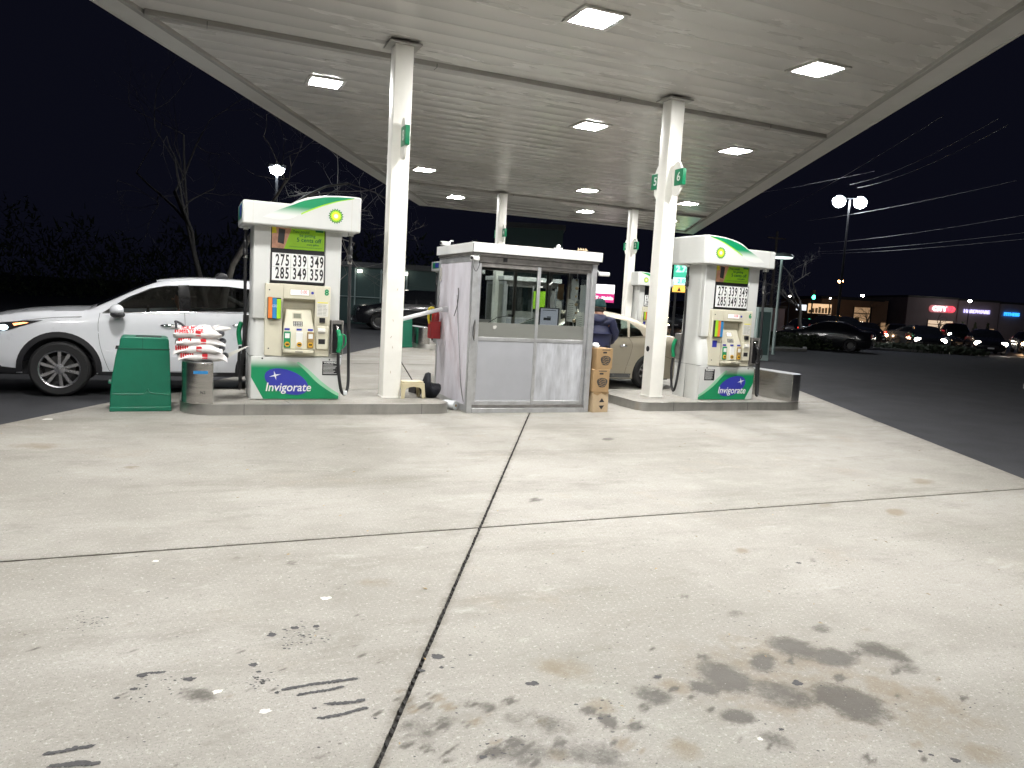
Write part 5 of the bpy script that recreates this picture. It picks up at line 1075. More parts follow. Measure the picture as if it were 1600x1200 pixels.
# papers, cups and rags seen against the right hand windows
PG = 'papers and rags stuck to the right windows inside the booth'
rp = [(.18, 1.45, .20, .40, 'paper_grey', 'grey jacket lining hung high by the front right window of the booth'), (.45, 1.62, .22, .32, 'paper_grey', 'dark notice taped high on the right booth window'),
      (.52, 1.30, .28, .34, 'paper', 'large creased white notice taped on the right booth window'), (.22, 1.12, .26, .34, 'paper', 'white notice low on the front right booth window'),
      (.92, 1.62, .20, .24, 'cardboard', 'brown cardboard square taped on the rear right booth window'), (.95, 1.28, .18, .32, 'paper', 'white price list with lines on the rear right booth window'), (1.18, 1.45, .14, .3, 'paper_grey', 'narrow grey notice at the rear corner of the booth')]
for k, (yy, zz, w, h, mt, lab) in enumerate(rp):
    b = B(); n = 7; vs = []; fs = []
    for i in range(n):
        for j in range(n):
            vs.append((-.004 - .022 * abs(noise.noise(Vector((i * .5, j * .6, k * 3.3)))), w * (i / (n - 1) - .5) + .02 * noise.noise(Vector((j * .7, k, 1))), h * j / (n - 1) + .02 * noise.noise(Vector((i * .7, k, 9)))))
    fs = [(i * n + j, i * n + j + 1, (i + 1) * n + j + 1, (i + 1) * n + j) for i in range(n - 1) for j in range(n - 1)]
    b.add(vs, fs)
    p = solo(b, 'paper_notice', M[{'paper': 'notice', 'paper_grey': 'notice_grey'}.get(mt, mt)], lab, 'notice', PG, loc=(BX + 1.80, BY + yy, zz), smooth=60)
    if mt == 'paper':
        b = B()
        for q in range(9): b.box(-.034, -.031, -w * .35, w * .3 - random.random() * .05, h * .12 + q * h * .085, h * .12 + q * h * .085 + .006)
        b.build('print_lines', M['lcd'], p)
t = empty('hanging_cord', (BX + 1.74, BY + .30, 1.3), 0, 'tangled grey cord and chain hanging by the right booth window', 'cord')
b = B(); b.tube(curve_pts([(0, 0, .72), (.02, .02, .5), (-.03, -.01, .35), (.03, 0, .2), (-.02, .02, .05), (.01, 0, -.15), (0, 0, -.25)], 6), .007, 6); b.build('cord', M['alu'], t)
b = B()
for q in range(7): b.ball((.01 * sin(q * 2.1), .015 * cos(q), .62 - q * .12), .018 + .008 * (q % 2), n=5)
b.build('bead', M['cardboard_pale'], t)
b = B(); b.box(-.14, .14, -.004, .0, -.10, .10); p = solo(b, 'paper_notice', M['notice'], 'white notice taped at upper left of the booth back window', 'notice', PG, loc=(BX + .12, BY + 1.42, 1.90))
b = B(); b.box(-.15, .15, -.004, .0, -.07, .07)
p = solo(b, 'paper_notice', M['notice'], 'wide striped grey sheet on the left pane of the booth', 'notice', PG, loc=(BX + .25, BY + 1.40, 1.42))
b = B(); b.box(-.13, .13, -.006, -.004, -.05, -.046); b.box(-.13, .13, -.006, -.004, 0, .004); b.box(-.13, .13, -.006, -.004, .04, .044); b.build('print_lines', M['ink'], p)
b = B(); b.ball((0, 0, .12), .2, .12, .14, n=8); solo(b, 'dark_coat', M['rag'], 'dark bundled coat on the counter at the booth left', 'coat', loc=(BX + .28, BY + 1.24, 1.04), smooth=60)
t = empty('wiper_stick', (BX + .62, BY + .85, 1.30), 0, 'thin black stick leaning across the booth window', 'stick')
b = B(); b.tube([(-.1, 0, -.12), (.12, .05, .0), (.35, .1, .04)], .006, 6); b.build('rod', M['ink'], t)
b = B(); b.box(.33, .4, .08, .12, .02, .06); b.build('rod_tip', M['ink'], t)
for (dx, dz, rot, lab) in ((1.04, 1.78, 0, 'small white sticker on the right booth pane, lower of two'), (1.04, 1.86, 0, 'small white sticker on the right booth pane, upper of two'), (1.20, 1.84, 40, 'slanted white sticker on the right booth pane')):
    b = B(); b.box(-.032, .032, -.001, .0, -.009, .009); solo(b, 'window_sticker', M['white_print'], lab, 'sticker', 'stickers on the booth glass', loc=(BX + dx, BY + .0585, dz), rot=(0, radians(-rot), 0))

# extinguisher and red box on the booth's left side
t = empty('fire_extinguisher', (BX - .07, BY + 1.37, 1.13), 0, 'red fire extinguisher in a red box on the booth left side', 'fire extinguisher')
b = B(); b.lathe([(.055, -.12), (.06, -.10), (.06, .16), (.045, .20), (.02, .22), (.02, .25)], 16); b.build('cylinder_body', M['red_paint'], t, smooth=40)
b = B(); b.box(-.09, .065, -.08, .08, -.20, .06); b.build('holder_box', M['red_paint'], t, bevel=.006)
b = B(); b.box(-.03, .03, -.02, .02, .25, .28); b.tube([(-.09, 0, .33), (.0, 0, .27), (.05, 0, .26)], .012, 6); b.build('handle', M['dark_metal'], t)
b = B(); b.tube(curve_pts([(-.02, 0, .26), (-.10, -.01, .25), (-.11, 0, .12), (-.09, 0, .02)], 5), .018, 8); b.build('horn', M['yellow_plastic'], t, smooth=50)
b = B(); b.tube([(3.40, 10.62, 1.385), (2.71, 10.36, 1.21)], .030, 12); b.build('pipe_tmp', M['pvc'])
pp = bpy.data.objects['pipe_tmp']; pp.name = 'white_pipe'; tag(pp, 'white plastic pipe running from column 8 to the booth side', 'pipe')
b = B(); b.box(-.03, .058, -.03, .03, .0, .08); pm = b.build('pipe_bracket', M['alu'], pp, loc=(3.44, 10.65, 1.34), bevel=.006)

# step stool
t = empty('step_stool', (2.87, 10.20, ISZ + .001), radians(6), 'small beige plastic step stool beside column 8', 'stool')
b = B(); b.prism(rrect(-.155, .155, -.10, .10, .03), .215, .24, 'z'); b.build('stool_top', M['stool'], t, bevel=.006)
def arch(x0, x1, z1):
    pts = [(x0, 0), (x0 + .05, 0), (x0 + .06, .12)] + [(x0 + .06 + (x1 - x0 - .12) * (1 - cos(pi * k / 8)) / 2, .12 + .045 * sin(pi * k / 8)) for k in range(1, 8)] + [(x1 - .06, .12), (x1 - .05, 0), (x1, 0), (x1 - .02, z1), (x0 + .02, z1)]
    return pts
for sy in (-1, 1):
    b = B(); b.prism(arch(-.18, .18, .2145), sy * .10 - .008, sy * .10 + .008, 'y'); b.build('side_panel', M['stool'], t, bevel=.003)
for sx in (-1, 1):
    b = B(); b.prism(arch(-.10, .10, .214), sx * .158 - .007, sx * .158 + .007, 'x'); b.build('end_panel', M['stool'], t, bevel=.003)
# long handled scoop with brush, black bag, paper roll
t = empty('dustpan', (3.12, 10.72, ISZ + .001), radians(15), 'black long handled dustpan leaning behind the beige stool', 'dustpan')
b = B(); b.tube([(.02, 0, .03), (-.31, .03, .50)], .009, 8); b.build('handle', M['alu_dark'], t)
b = B(); b.tube([(-.31, .03, .50), (-.37, .036, .585)], .017, 8); b.build('grip', M['ink'], t)
b = B(); b.prism([(-.10, 0), (.14, 0), (.14, .05), (-.02, .12), (-.10, .12)], -.10, .10, 'y'); b.build('pan', M['black_plastic'], t, bevel=.008)
t = empty('bin_bag', (3.18, 10.28, ISZ), radians(-20), 'crumpled black plastic bag slumped against the booth corner', 'bag')
b = B(); b.ball((0, 0, .12), .15, .22, .14, n=12)
for i, v in enumerate(b.v):
    q = 1 + .25 * noise.noise(Vector(v) * 9)
    b.v[i] = (v[0] * q, v[1] * q, max(.003, (v[2] * q) * (1.25 if v[0] < 0 else .8)))
b.build('bag_body', M['rag'], t, smooth=60)
b = B(); b.box(-.12, -.10, -.06, .02, .02, .22); b.build('bag_fold', M['ink'], t, bevel=.004)
t = empty('paper_roll', (3.38, 9.97, 0.065), radians(-60), 'white paper towel roll lying at the booth foot', 'paper roll')
b = B(); b.lathe([(.020, -.11), (.062, -.11), (.066, -.06), (.063, 0), (.066, .08), (.062, .11), (.020, .11)], 18, axis='x'); b.build('sheet_roll', M['tissue'], t, smooth=40)
b = B(); b.lathe([(.019, -.112), (.019, .112)], 10, axis='x'); b.build('core', M['cardboard'], t)

# cartons
def carton(x, y, z, rz, w, d, h, mt, label, kind):
    t = empty('carton', (x, y, z), rz, label, 'carton', 'cardboard cartons stacked beside the booth')
    b = B(); b.box(-w / 2, w / 2, -d / 2, d / 2, 0, h)
    o = b.build('carton_body', mt, t, bevel=.006)
    if kind < 2:
        b = B(); b.prism(rrect(-.035, .035, h - .075, h - .05, .01), -d / 2 - .0008, -d / 2 + .004, 'y'); b.build('hand_hole', M['ink'], t)
        b = B(); pts = [(.02 + .088 * cos(a) * (1 + .12 * sin(3 * a)), h * .42 + .078 * sin(a) * (1 + .1 * cos(2 * a))) for a in [2 * pi * k / 20 for k in range(20)]]
        b.prism(pts, -d / 2 - .001, -d / 2 + .002, 'y'); em = b.build('round_print', M['dark_metal'], t)
        b = B()
        for q in range(4): b.tube([(.02 - .06 + .03 * k, -d / 2 - .0018, h * .42 - .045 + q * .03 + .012 * sin(k * 2 + q)) for k in range(5)], .004, 4)
        b.build('pale_squiggle', mt, em)
        b = B(); b.box(-.05, .09, -d / 2 - .001, -d / 2 + .002, h - .03, h - .018); b.build('top_print', M['dark_metal'], t)
        b = B(); b.box(-w / 2 - .001, -w / 2 + .002, -.02, .01, h * .2, h * .75); b.build('side_print', M['dark_metal'], t)
    else:
        for s in (1, -1):
            b = B(); b.prism([(-.03, h * .42 + s * .025), (.07, h * .42 + s * .025), (.02, h * .42 + s * .085)], -d / 2 - .001, -d / 2 + .002, 'y'); b.build('arrow_print', M['ink'], t)
        text('11', .07, M['ink'], t, (-w / 2 - .001, 0, h * .45), rz=radians(-90), name='lettering')
        b = B(); b.prism([(-w / 2, h * .93), (-w / 4, h * .84), (0, h * .95), (w / 4, h * .86), (w / 2, h * .97), (w / 2, h), (-w / 2, h)], -d / 2 - .004, -d / 2, 'y'); b.build('torn_flap', M['cardboard'], t)
    return t
carton(5.565, 9.80, 0, radians(8), .285, .40, .30, M['cardboard_pale'], 'pale torn carton with black arrows at the bottom of the stack', 2)
carton(5.56, 9.79, .302, radians(3), .285, .40, .335, M['cardboard'], 'middle brown carton with a round dark print in the stack by the booth', 0)
carton(5.59, 9.80, .638, radians(6), .285, .40, .31, M['cardboard'], 'topmost brown carton with a hand hole in the stack by the booth', 1)
t = empty('rag', (5.53, 9.78, .949), 0, 'pale crumpled rag lying on top of the carton stack', 'rag')
b = B(); b.ball((0, 0, .02), .085, .06, .045, n=10)
for i, v in enumerate(b.v):
    q = 1 + .5 * noise.noise(Vector(v) * 22); b.v[i] = (v[0] * q, v[1] * q, max(.001, v[2] * q))
b.build('cloth', M['tissue'], t, smooth=70)

# green bins
def bin_(x, y, rz, label, detail=True):
    t = empty('waste_bin', (x, y, 0), rz, label, 'bin', 'green plastic bins by the islands')
    w = .345
    # side profile, sloped front towards -x
    def sec(z, k): return None
    prof = [(-.36, .015), (-.365, .10), (-.345, .40), (-.30, .68), (-.275, .80), (-.255, .815), (-.245, .92), (-.215, .95), (.30, .95), (.335, .93), (.34, .815), (.345, .80), (.36, .40), (.37, .10), (.365, .015)]
    b = B(); b.prism(prof, -.23, .23, 'y'); b.build('bin_body', M['bin_green'], t, bevel=.022, seg=3)
    b = B(); b.box(-.368, .374, -.238, .238, 0.0, .06); b.build('base_skirt', M['bin_green'], t, bevel=.01)
    b = B(); b.box(-.30, .347, -.2345, .2345, .795, .802); b.box(.02, .023, -.2325, -.22, .80, .94); b.build('lid_seam', M['ink'], t)
    b = B(); b.box(-.06, .25, -.15, .12, .945, .9515); b.build('opening', M['ink'], t)
    b = B(); b.tube(curve_pts([(-.34, -.2305, .225), (0, -.231, .225), (.05, -.231, .24), (.085, -.231, .29), (.12, -.231, .24), (.34, -.2305, .215)], 4), .006, 6); b.build('moulded_rib', M['bin_green'], t, smooth=50)
    b = B(); b.box(-.385, -.35, -.12, .12, .34, .37); b.build('front_lip', M['bin_green'], t, bevel=.006)
    t.scale = (.90, .92, .935)
    return t
bin_(-0.535, 10.12, radians(3), 'large green plastic waste bin left of the crash guard')
bin_(-0.50 + OX, 10.16 + OY, radians(3), 'distant green plastic bin seen between column 8 and booth')

# bags of ice melt
BGG = 'white and red ice melt bags piled on the crash guard'
def sagf(u, v, k): return -.030 * abs(u) ** 2.5 * (1 + .6 * sin(k * 2.3 + (1 if u > 0 else 3))) - .012 * v * v
def bag(x, y, z, rz, k, label, w=.275, d=.20, h=.135):
    t = empty('ice_melt_bag', (x, y, z), rz, label, 'bag', BGG)
    b = B(); n = 26; mrow = 18; vs = []; fs = []
    for s in (1, -1):
        for i in range(n + 1):
            for j in range(mrow + 1):
                u = i / n * 2 - 1; v = j / mrow * 2 - 1
                bul = max(0, (1 - abs(u) ** 2.6)) ** .6 * max(0, (1 - abs(v) ** 2.6)) ** .55
                e = .032 * noise.noise(Vector((u * 3, v * 3, k * 5.1 + s)))
                fr = .03 * sin(v * 9 + k) * (abs(u) ** 6)
                pinch = 1 - .10 * (1 - abs(v)) * abs(u) ** 4
                zz = h * .5 + sagf(u, v, k) + s * h * .5 * bul * (1 + .45 * noise.noise(Vector((u * 2.2, v * 2.2, k + s)))) + e * bul + fr
                vs.append((u * w * pinch, v * d * (1 + .07 * noise.noise(Vector((u * 4, k, 2)))), zz))
    N = (n + 1) * (mrow + 1)
    for s in (0, 1):
        for i in range(n):
            for j in range(mrow):
                q = (s * N + i * (mrow + 1) + j, s * N + (i + 1) * (mrow + 1) + j, s * N + (i + 1) * (mrow + 1) + j + 1, s * N + i * (mrow + 1) + j + 1)
                fs.append(q)
    b.add(vs, fs); b.build('sack', M['bag_white'], t, smooth=80)
    b = B(); b.box(-.015 + .02 * sin(k * 3), .045 + .02 * sin(k * 3), -d * .97 - .001, -d * .84, h * .28, h * .72); b.build('red_square', M['red_print'], t, bevel=.003)
    b = B(); b.ball((w * .93, -.02, h * .5), .045, d * .62, h * .28, n=7); b.build('dark_end', M['bag_dark'], t, smooth=60)
    b = B()
    for q in range(6):
        uu = -.9 + q * .09
        b.add([(w * uu, -d * .93, h * .35 + .012 * (q % 2)), (w * (uu + .06), -d * .95, h * .36), (w * (uu + .05), -d * .90, h * .78), (w * (uu - .01), -d * .88, h * .72)], [(0, 1, 2, 3)])
    b.build('red_lettering_block', M['red_print'], t)
    return t
gz = ISZ + .004 + .49 + .007
bag(.15, 9.85, gz, radians(2), 1, 'lowest ice melt bag resting directly on the steel guard')
bag(.11, 9.84, gz + .088, radians(-3), 2, 'second ice melt bag from the bottom of the pile')
bag(.12, 9.86, gz + .176, radians(4), 3, 'third ice melt bag from the bottom with dark right end')
tb4 = bag(.10, 9.86, gz + .262, radians(-2), 4, 'topmost sagging ice melt bag with red lettering', h=.15)
mt_ = text_mesh('ICE MELT', .075, .001, 0, .9, .003, M['red_print'])
for q, (zz, xx, rx) in enumerate(((.135, -.06, 40), (.095, -.07, 60))):
    o = link_mesh('red_lettering', text_mesh(('ICE MELT', 'MELTS ICE')[q], .062, .001, 0, .95, .002, M['red_print']), tb4, (xx, -.12 - .06 * q, zz + .004), (radians(rx), radians(-3), radians(3)))
b = B()
for (ux, uy, uz, rr) in ((.22, -.05, .13, .085), (-.20, .02, .125, .06), (.05, .06, .13, .07)): b.ball((ux, uy, uz), rr, rr * .8, rr * .55, n=9)
for i, v in enumerate(b.v):
    q = 1 + .35 * noise.noise(Vector(v) * 18); b.v[i] = (v[0] * q, v[1], v[2] * (1 + (q - 1) * .4))
tag(b.build('sack_fold', M['bag_white'], tb4, smooth=70), kind='stuff')
b = B(); b.tube(curve_pts([(-.24, -.03, .12), (-.245, -.02, .18), (-.25, 0, .20), (-.19, 0, .175), (-.15, .0, .14)], 4), .014, 7); b.build('dark_corner', M['bag_dark'], tb4, smooth=60)
t = empty('white_board', (.36, 10.0, gz - .0), radians(8), 'loose white flap sticking out right of the ice melt bags', 'board')
b = B(); b.prism([(0, .03), (.06, .07), (.30, .17), (.34, .18), (.18, .08), (.04, .0)], -.004, .004, 'y'); b.build('flap', M['paper'], t)
b = B(); b.box(-.02, .05, -.006, .006, .0, .05); b.build('fold', M['paper'], t)

# =====================================================================
#  CARS
# =====================================================================
def pip(p, poly):
    x, y = p; c = False; n = len(poly)
    for i in range(n):
        x1, y1 = poly[i]; x2, y2 = poly[(i + 1) % n]
        if (y1 > y) != (y2 > y) and x < (x2 - x1) * (y - y1) / (y2 - y1) + x1: c = not c
    return c
def lerp(tab, x):
    if x <= tab[0][0]: return tab[0][1]
    for (a, va), (b, vb) in zip(tab[:-1], tab[1:]):
        if x <= b: return va + (vb - va) * (x - a) / (b - a)
    return tab[-1][1]
def smooth2(pts, n=5): return [(p.x, p.y) for p in curve_pts([(x, z, 0) for x, z in pts], n)]
def dens(poly, d):
    out = []
    for i in range(len(poly)):
        a, b_ = poly[i], poly[(i + 1) % len(poly)]
        k = max(1, int(math.hypot(b_[0] - a[0], b_[1] - a[1]) / d))
        out += [(a[0] + (b_[0] - a[0]) * t / k, a[1] + (b_[1] - a[1]) * t / k) for t in range(k)]
    return out
def tri_region(outer, holes, step):
    vs = []; es = []
    for loop in [outer] + holes:
        n0 = len(vs); vs += loop; es += [(n0 + i, n0 + (i + 1) % len(loop)) for i in range(len(loop))]
    nb = len(vs)
    xs = [p[0] for p in outer]; zs = [p[1] for p in outer]
    x = min(xs) + step * .5
    def near(p):
        return any(abs(p[0] - q[0]) < step * .45 and abs(p[1] - q[1]) < step * .45 for q in vs[:nb])
    while x < max(xs):
        z = min(zs) + step * .5
        while z < max(zs):
            p = (x, z)
            if pip(p, outer) and not any(pip(p, h) for h in holes) and not near(p): vs.append(p)
            z += step
        x += step
    r = delaunay_2d_cdt([Vector(v) for v in vs], es, [], 0, 1e-5)
    V = [(v.x, v.y) for v in r[0]]; F = []
    for f in r[2]:
        c = (sum(V[i][0] for i in f) / len(f), sum(V[i][1] for i in f) / len(f))
        if pip(c, outer) and not any(pip(c, h) for h in holes): F.append(tuple(f))
    return V, F

class Car:
    def __init__(s, root, P):
        s.t = root; s.P = P; s.lod = P.get('lod', 0)
        s.top = smooth2(P['top'], 3 if s.lod else 6)
        s.step = .22 if s.lod else .07
        s.ztab = {}
    def ztop(s, x):
        best = 0
        T = s.top
        for (a, za), (b, zb) in zip(T[:-1], T[1:]):
            if min(a, b) - 1e-6 <= x <= max(a, b) + 1e-6:
                z = max(za, zb) if abs(b - a) < 1e-5 else za + (zb - za) * (x - a) / (b - a)
                best = max(best, z)
        return best or s.P['belt'][0][1]
    def W(s, x, z):
        P = s.P; L = P['L']; w = P['w']
        tf = max(0, (P['ft'] - x) / P['ft']); tr = max(0, (x - (L - P['rt'])) / P['rt'])
        w *= 1 - P['fa'] * tf ** 2.2 - P['ra'] * tr ** 2.4
        zb = lerp(P['belt'], x); z0 = P['zb']
        if z <= zb:
            t = (zb - z) / max(.1, zb - z0)
            v = w * (.968 + .032 * (1 - ((t - .42) / (.42 if t < .42 else .58)) ** 2)) - (.025 * max(0, t - .75) / .25)
            sh = P.get('shoulder', 0)
            if sh and t < .3: v += sh * sin(pi * t / .3)
        else:
            v = w * .968 - (z - zb) * P['tum']
        zt = s.ztop(min(max(x, 0.02), L - .02)); e = .07
        if z > zt - e: v -= ((z - (zt - e)) / e) ** 2 * .045
        return max(v, .2)
    def build(s):
        P = s.P; t = s.t
        bottom = []
        x_r, z_r = s.top[-1]; x_f, z_f = s.top[0]
        cur = [(x_r - .08, P['zb'])]
        for (xc, zc, r) in sorted(P['arches'], key=lambda a: -a[0]):
            a0 = math.asin(max(-1, min(1, (P['zb'] - zc) / r)))
            n = 8 if s.lod else 18
            cur += [(xc + r * cos(a0 + (pi - 2 * a0) * k / n), zc + r * sin(a0 + (pi - 2 * a0) * k / n)) for k in range(n + 1)]
        cur += [(x_f + .08, P['zb'])]
        outer = s.top + dens(cur + [s.top[0]], .12)[:-1] if False else s.top + cur
        wins = [smooth2(w + [w[0]], 1)[:-1] for w in P['wins']]
        V, F = tri_region(outer, [] if s.lod else wins, s.step)
        b = B()
        for sg in (-1, 1):
            b.add([(x, sg * s.W(x, z), z) for x, z in V], F, 0)
        # top skin
        n = 6 if s.lod else 14
        T = s.top; rows = []
        for i, (x, z) in enumerate(T):
            a = T[max(0, i - 1)]; c = T[min(len(T) - 1, i + 1)]
            d = Vector((c[0] - a[0], c[1] - a[1])).normalized(); nx, nz = -d.y, d.x
            w = s.W(x, z)
            cr = P['crown'] + (P['nose'] - P['crown']) * abs(nx) ** 2
            rows.append([(x + nx * cr * (1 - q * q), q * w, z + nz * cr * (1 - q * q)) for q in [2 * k / n - 1 for k in range(n + 1)]])
        gl = [B() for _ in P['glassx']]
        for i in range(len(T) - 1):
            xm_ = (T[i][0] + T[i + 1][0]) / 2; zm_ = (T[i][1] + T[i + 1][1]) / 2
            for k in range(n):
                q = (2 * (k + .5) / n - 1)
                quad = [rows[i][k], rows[i][k + 1], rows[i + 1][k + 1], rows[i + 1][k]]
                isg = [g0 <= xm_ <= g1 and zm_ > zmin and abs(q) < .88 for g0, g1, zmin in P['glassx']]
                (gl[isg.index(True)] if any(isg) else b).add(quad, [(0, 1, 2, 3)], 0)
        body = b.build('body', P['paint'], t, smooth=38)
        s.body = body
        for g_, nm in zip(gl, ('windscreen', 'rear_window')): g_.build(nm, P['glass'], t, smooth=60)
        for w in wins:
            for sg in (-1, 1):
                s.patch(w, .0 if not s.lod else .012, P['glass'], 'side_window', sg, solid=False, off=-.006 if not s.lod else .008)
        # underside and wheel wells
        L = P['L']
        b = B(); b.box(.25, L - .25, -P['w'] + .22, P['w'] - .22, P['zb'] - .03, P['zb'] + .14)
        b.box(P['arches'][0][0] + .5, P['arches'][1][0] - .5, -P['w'] + .10, P['w'] - .10, P['zb'] - .01, P['zb'] + .10)
        b.box(.2, P['arches'][1][0] + 1, -P['w'] + .36, P['w'] - .36, P['zb'] + .14, P['arches'][0][2] + .36)
        b.build('underbody', M['cladding'], t)
        wh = s.wheel(P['wr'])
        first = True
        for (xc, zc, r) in P['arches']:
            for sg in (-1, 1):
                o = wh if first else copy_tree(wh, t)
                first = False
                o.location = (xc, sg * (P['w'] - .115), P['wr']); o.rotation_euler = (0, random.uniform(0, 1), 0) if sg < 0 else (0, random.uniform(0, 1), pi)
        return s
    def wheel(s, R):
        b = B(); rr = R * .66
        prof = [(rr, -.10), (R * .90, -.108), (R * .975, -.085), (R, -.05), (R, .05), (R * .975, .085), (R * .90, .10), (rr, .10)]
        b.lathe(prof + [(rr, -.10)], 20 if s.lod else 48, axis='y', ring=True); w = b.build('wheel', M['tyre'], s.t, smooth=35)
        b = B(); b.lathe([(rr, -.10), (rr * 1.03, -.108), (rr * .96, -.10), (rr * .93, -.03), (rr * .93, .08), (rr, .10)], 16 if s.lod else 40, axis='y', ring=True)
        if not s.lod:
            for k in range(10):
                a = 2 * pi * k / 10; da = (.055 if k % 2 else -.055)
                a += da
                c, sn = cos(a), sin(a)
                def q(r_, o_, y_): return (r_ * c - o_ * sn, y_, r_ * sn + o_ * c)
                vs = [q(.05, -.016, -.088), q(.05, .016, -.088), q(rr * .95, .021, -.098), q(rr * .95, -.021, -.098), q(.05, -.016, -.05), q(.05, .016, -.05), q(rr * .95, .017, -.06), q(rr * .95, -.017, -.06)]
                b.add(vs, [(0, 1, 2, 3), (4, 7, 6, 5), (0, 4, 5, 1), (1, 5, 6, 2), (2, 6, 7, 3), (3, 7, 4, 0)])
            b.lathe([(.0001, -.098), (.035, -.096), (.065, -.088), (.068, -.05)], 20, axis='y')
            for k in range(5): b.lathe([(.0001, -.10), (.011, -.098), (.011, -.08)], 8, (.055 * cos(2 * pi * k / 5), 0, .055 * sin(2 * pi * k / 5)), axis='y')
        b.build('rim', M['rim'], w, smooth=35)
        b = B(); b.lathe([(.0001, -.03), (rr * .72, -.03), (rr * .72, .0), (rr * .95, .03)], 16 if s.lod else 32, axis='y'); b.build('brake_disc', M['rim_dark'], w)
        return w
    def patch(s, poly, d, mt, name, sg=-1, solid=True, off=.004, parent=None, step=None, thick=.008):
        poly = dens(poly, (step or s.step))
        V, F = tri_region(poly, [], step or s.step)
        n = len(V)
        b = B()
        if not solid:
            b.add([(x, sg * (s.W(x, z) + off), z) for x, z in V], F)
        else:
            vs = [(x, sg * (s.W(x, z) + off), z) for x, z in V] + [(x, sg * (s.W(x, z) + off - thick), z) for x, z in V]
            m_ = len(poly)
            idx = {}
            for i, v in enumerate(V): idx[(round(v[0], 4), round(v[1], 4))] = i
            rim = [idx.get((round(p[0], 4), round(p[1], 4))) for p in poly]
            fs = list(F) + [tuple(n + i for i in f) for f in F]
            for a in range(m_):
                i, j = rim[a], rim[(a + 1) % m_]
                if i is not None and j is not None: fs.append((i, j, n + j, n + i))
            b.add(vs, fs)
        return b.build(name, mt, parent or s.t, smooth=50)
    def line(s, pts, r=.003, sg=-1, mt=None, name='panel_gap', off=-.0008):
        pts = smooth2(pts, 8)
        b = B(); b.tube([(x, sg * (s.W(x, z) + off), z) for x, z in pts], r, 5); return b.build(name, mt or M['ink'], s.t)

def seats(t, xs, w, z, mt):
    for x in xs:
        for sg in (-1, 1):
            b = B()
            b.loft([[(x + dx + p[0], sg * .38 + p[1], zz) for p in rrect(-.06, .06, -.22, .22, .05, 3)] for dx, zz in ((.0, z), (.05, z + .3), (.12, z + .55))])
            b.loft([[(x + .13 + p[0], sg * .38 + p[1], zz) for p in rrect(-.045, .045, -.12, .12, .04, 3)] for zz in (z + .60, z + .76)])
            b.box(x - .48, x, sg * .38 - .22, sg * .38 + .22, z - .05, z + .09)
            b.build('seat', mt, t, smooth=40)

# --- white crossover, front towards the left
t = empty('white_crossover', (-2.52, 12.26, -0.025), 0, 'white crossover parked behind the left island with its headlight on', 'car')
P = dict(L=4.64, w=.925, zb=.30, wr=.362, ft=1.0, fa=.20, rt=1.0, ra=.14, tum=.36, crown=.045, nose=.13, shoulder=.012,
         top=[(.10, .30), (.02, .42), (.0, .62), (.05, .86), (.18, .99), (.50, 1.07), (.90, 1.115), (1.22, 1.135), (1.34, 1.16), (1.62, 1.31), (1.95, 1.485), (2.20, 1.575), (2.60, 1.625), (3.1, 1.63), (3.6, 1.60), (4.05, 1.545), (4.30, 1.49), (4.52, 1.16), (4.60, 1.0), (4.63, .72), (4.62, .45), (4.52, .30)],
         belt=[(0, .92), (.5, 1.0), (1.4, 1.10), (2.5, 1.165), (3.3, 1.20), (4.0, 1.25), (4.64, 1.1)],
         arches=[(.96, .36, .43), (3.62, .36, .43)],
         wins=[[(1.46, 1.125), (2.42, 1.18), (2.40, 1.535), (2.22, 1.525), (2.02, 1.475), (1.75, 1.34)], [(2.52, 1.185), (3.36, 1.215), (3.42, 1.53), (3.0, 1.56), (2.49, 1.545)], [(3.42, 1.225), (4.02, 1.30), (3.92, 1.43), (3.70, 1.49), (3.48, 1.525)]],
         glassx=[(1.36, 2.12, 1.16), (4.30, 4.55, 1.12)], paint=M['car_white'], glass=M['car_glass'])
C = Car(t, P).build()
for sg in (-1, 1):
    for (xc, zc, r) in P['arches']:
        a0 = -.10
        ring = [(xc + (r + .065) * cos(a0 + (pi - 2 * a0) * k / 22), zc + (r + .065) * sin(a0 + (pi - 2 * a0) * k / 22)) for k in range(23)]
        ring += [(xc + (r - .004) * cos(a0 + (pi - 2 * a0) * k / 22), zc + (r - .004) * sin(a0 + (pi - 2 * a0) * k / 22)) for k in range(22, -1, -1)]
        C.patch(ring, 0, M['cladding'], 'wheel_arch_trim', sg, off=.012, thick=.05)
    C.patch([(1.40, .285), (3.18, .285), (3.18, .345), (1.41, .335)], 0, M['cladding'], 'sill_trim', sg, off=.012, thick=.04)
    C.patch([(.16, .30), (.46, .30), (.50, .36), (.30, .38), (.10, .60), (.08, .52)], 0, M['cladding'], 'bumper_trim', sg, off=.008, thick=.03)
C.line([(1.43, 1.12), (1.41, .95), (1.43, .70), (1.50, .45), (1.54, .345)])
C.line([(2.46, 1.18), (2.47, .95), (2.47, .60), (2.44, .345)])
C.line([(1.54, .345), (2.0, .352), (2.44, .352)], r=.0025)
C.line([(2.50, 1.55), (2.50, 1.36), (2.49, 1.19)], r=.004)
C.line([(3.36, 1.215), (3.34, 1.0), (3.22, .84)])
C.line([(1.22, 1.06), (.9, 1.035), (.55, .98), (.44, .945)], r=.003)
C.line([(1.46, 1.118), (2.42, 1.172), (3.36, 1.206), (4.0, 1.29)], r=.007, mt=M['chrome'], name='belt_moulding', off=.002)
C.line([(1.50, .62), (2.0, .56), (2.44, .56)], r=.004, mt=M['car_white'], name='body_crease', off=-.001)
C.patch([(2.395, 1.186), (2.545, 1.192), (2.515, 1.548), (2.375, 1.542)], 0, M['gloss_black'], 'pillar_cover', -1, off=.006, solid=False, step=.05)
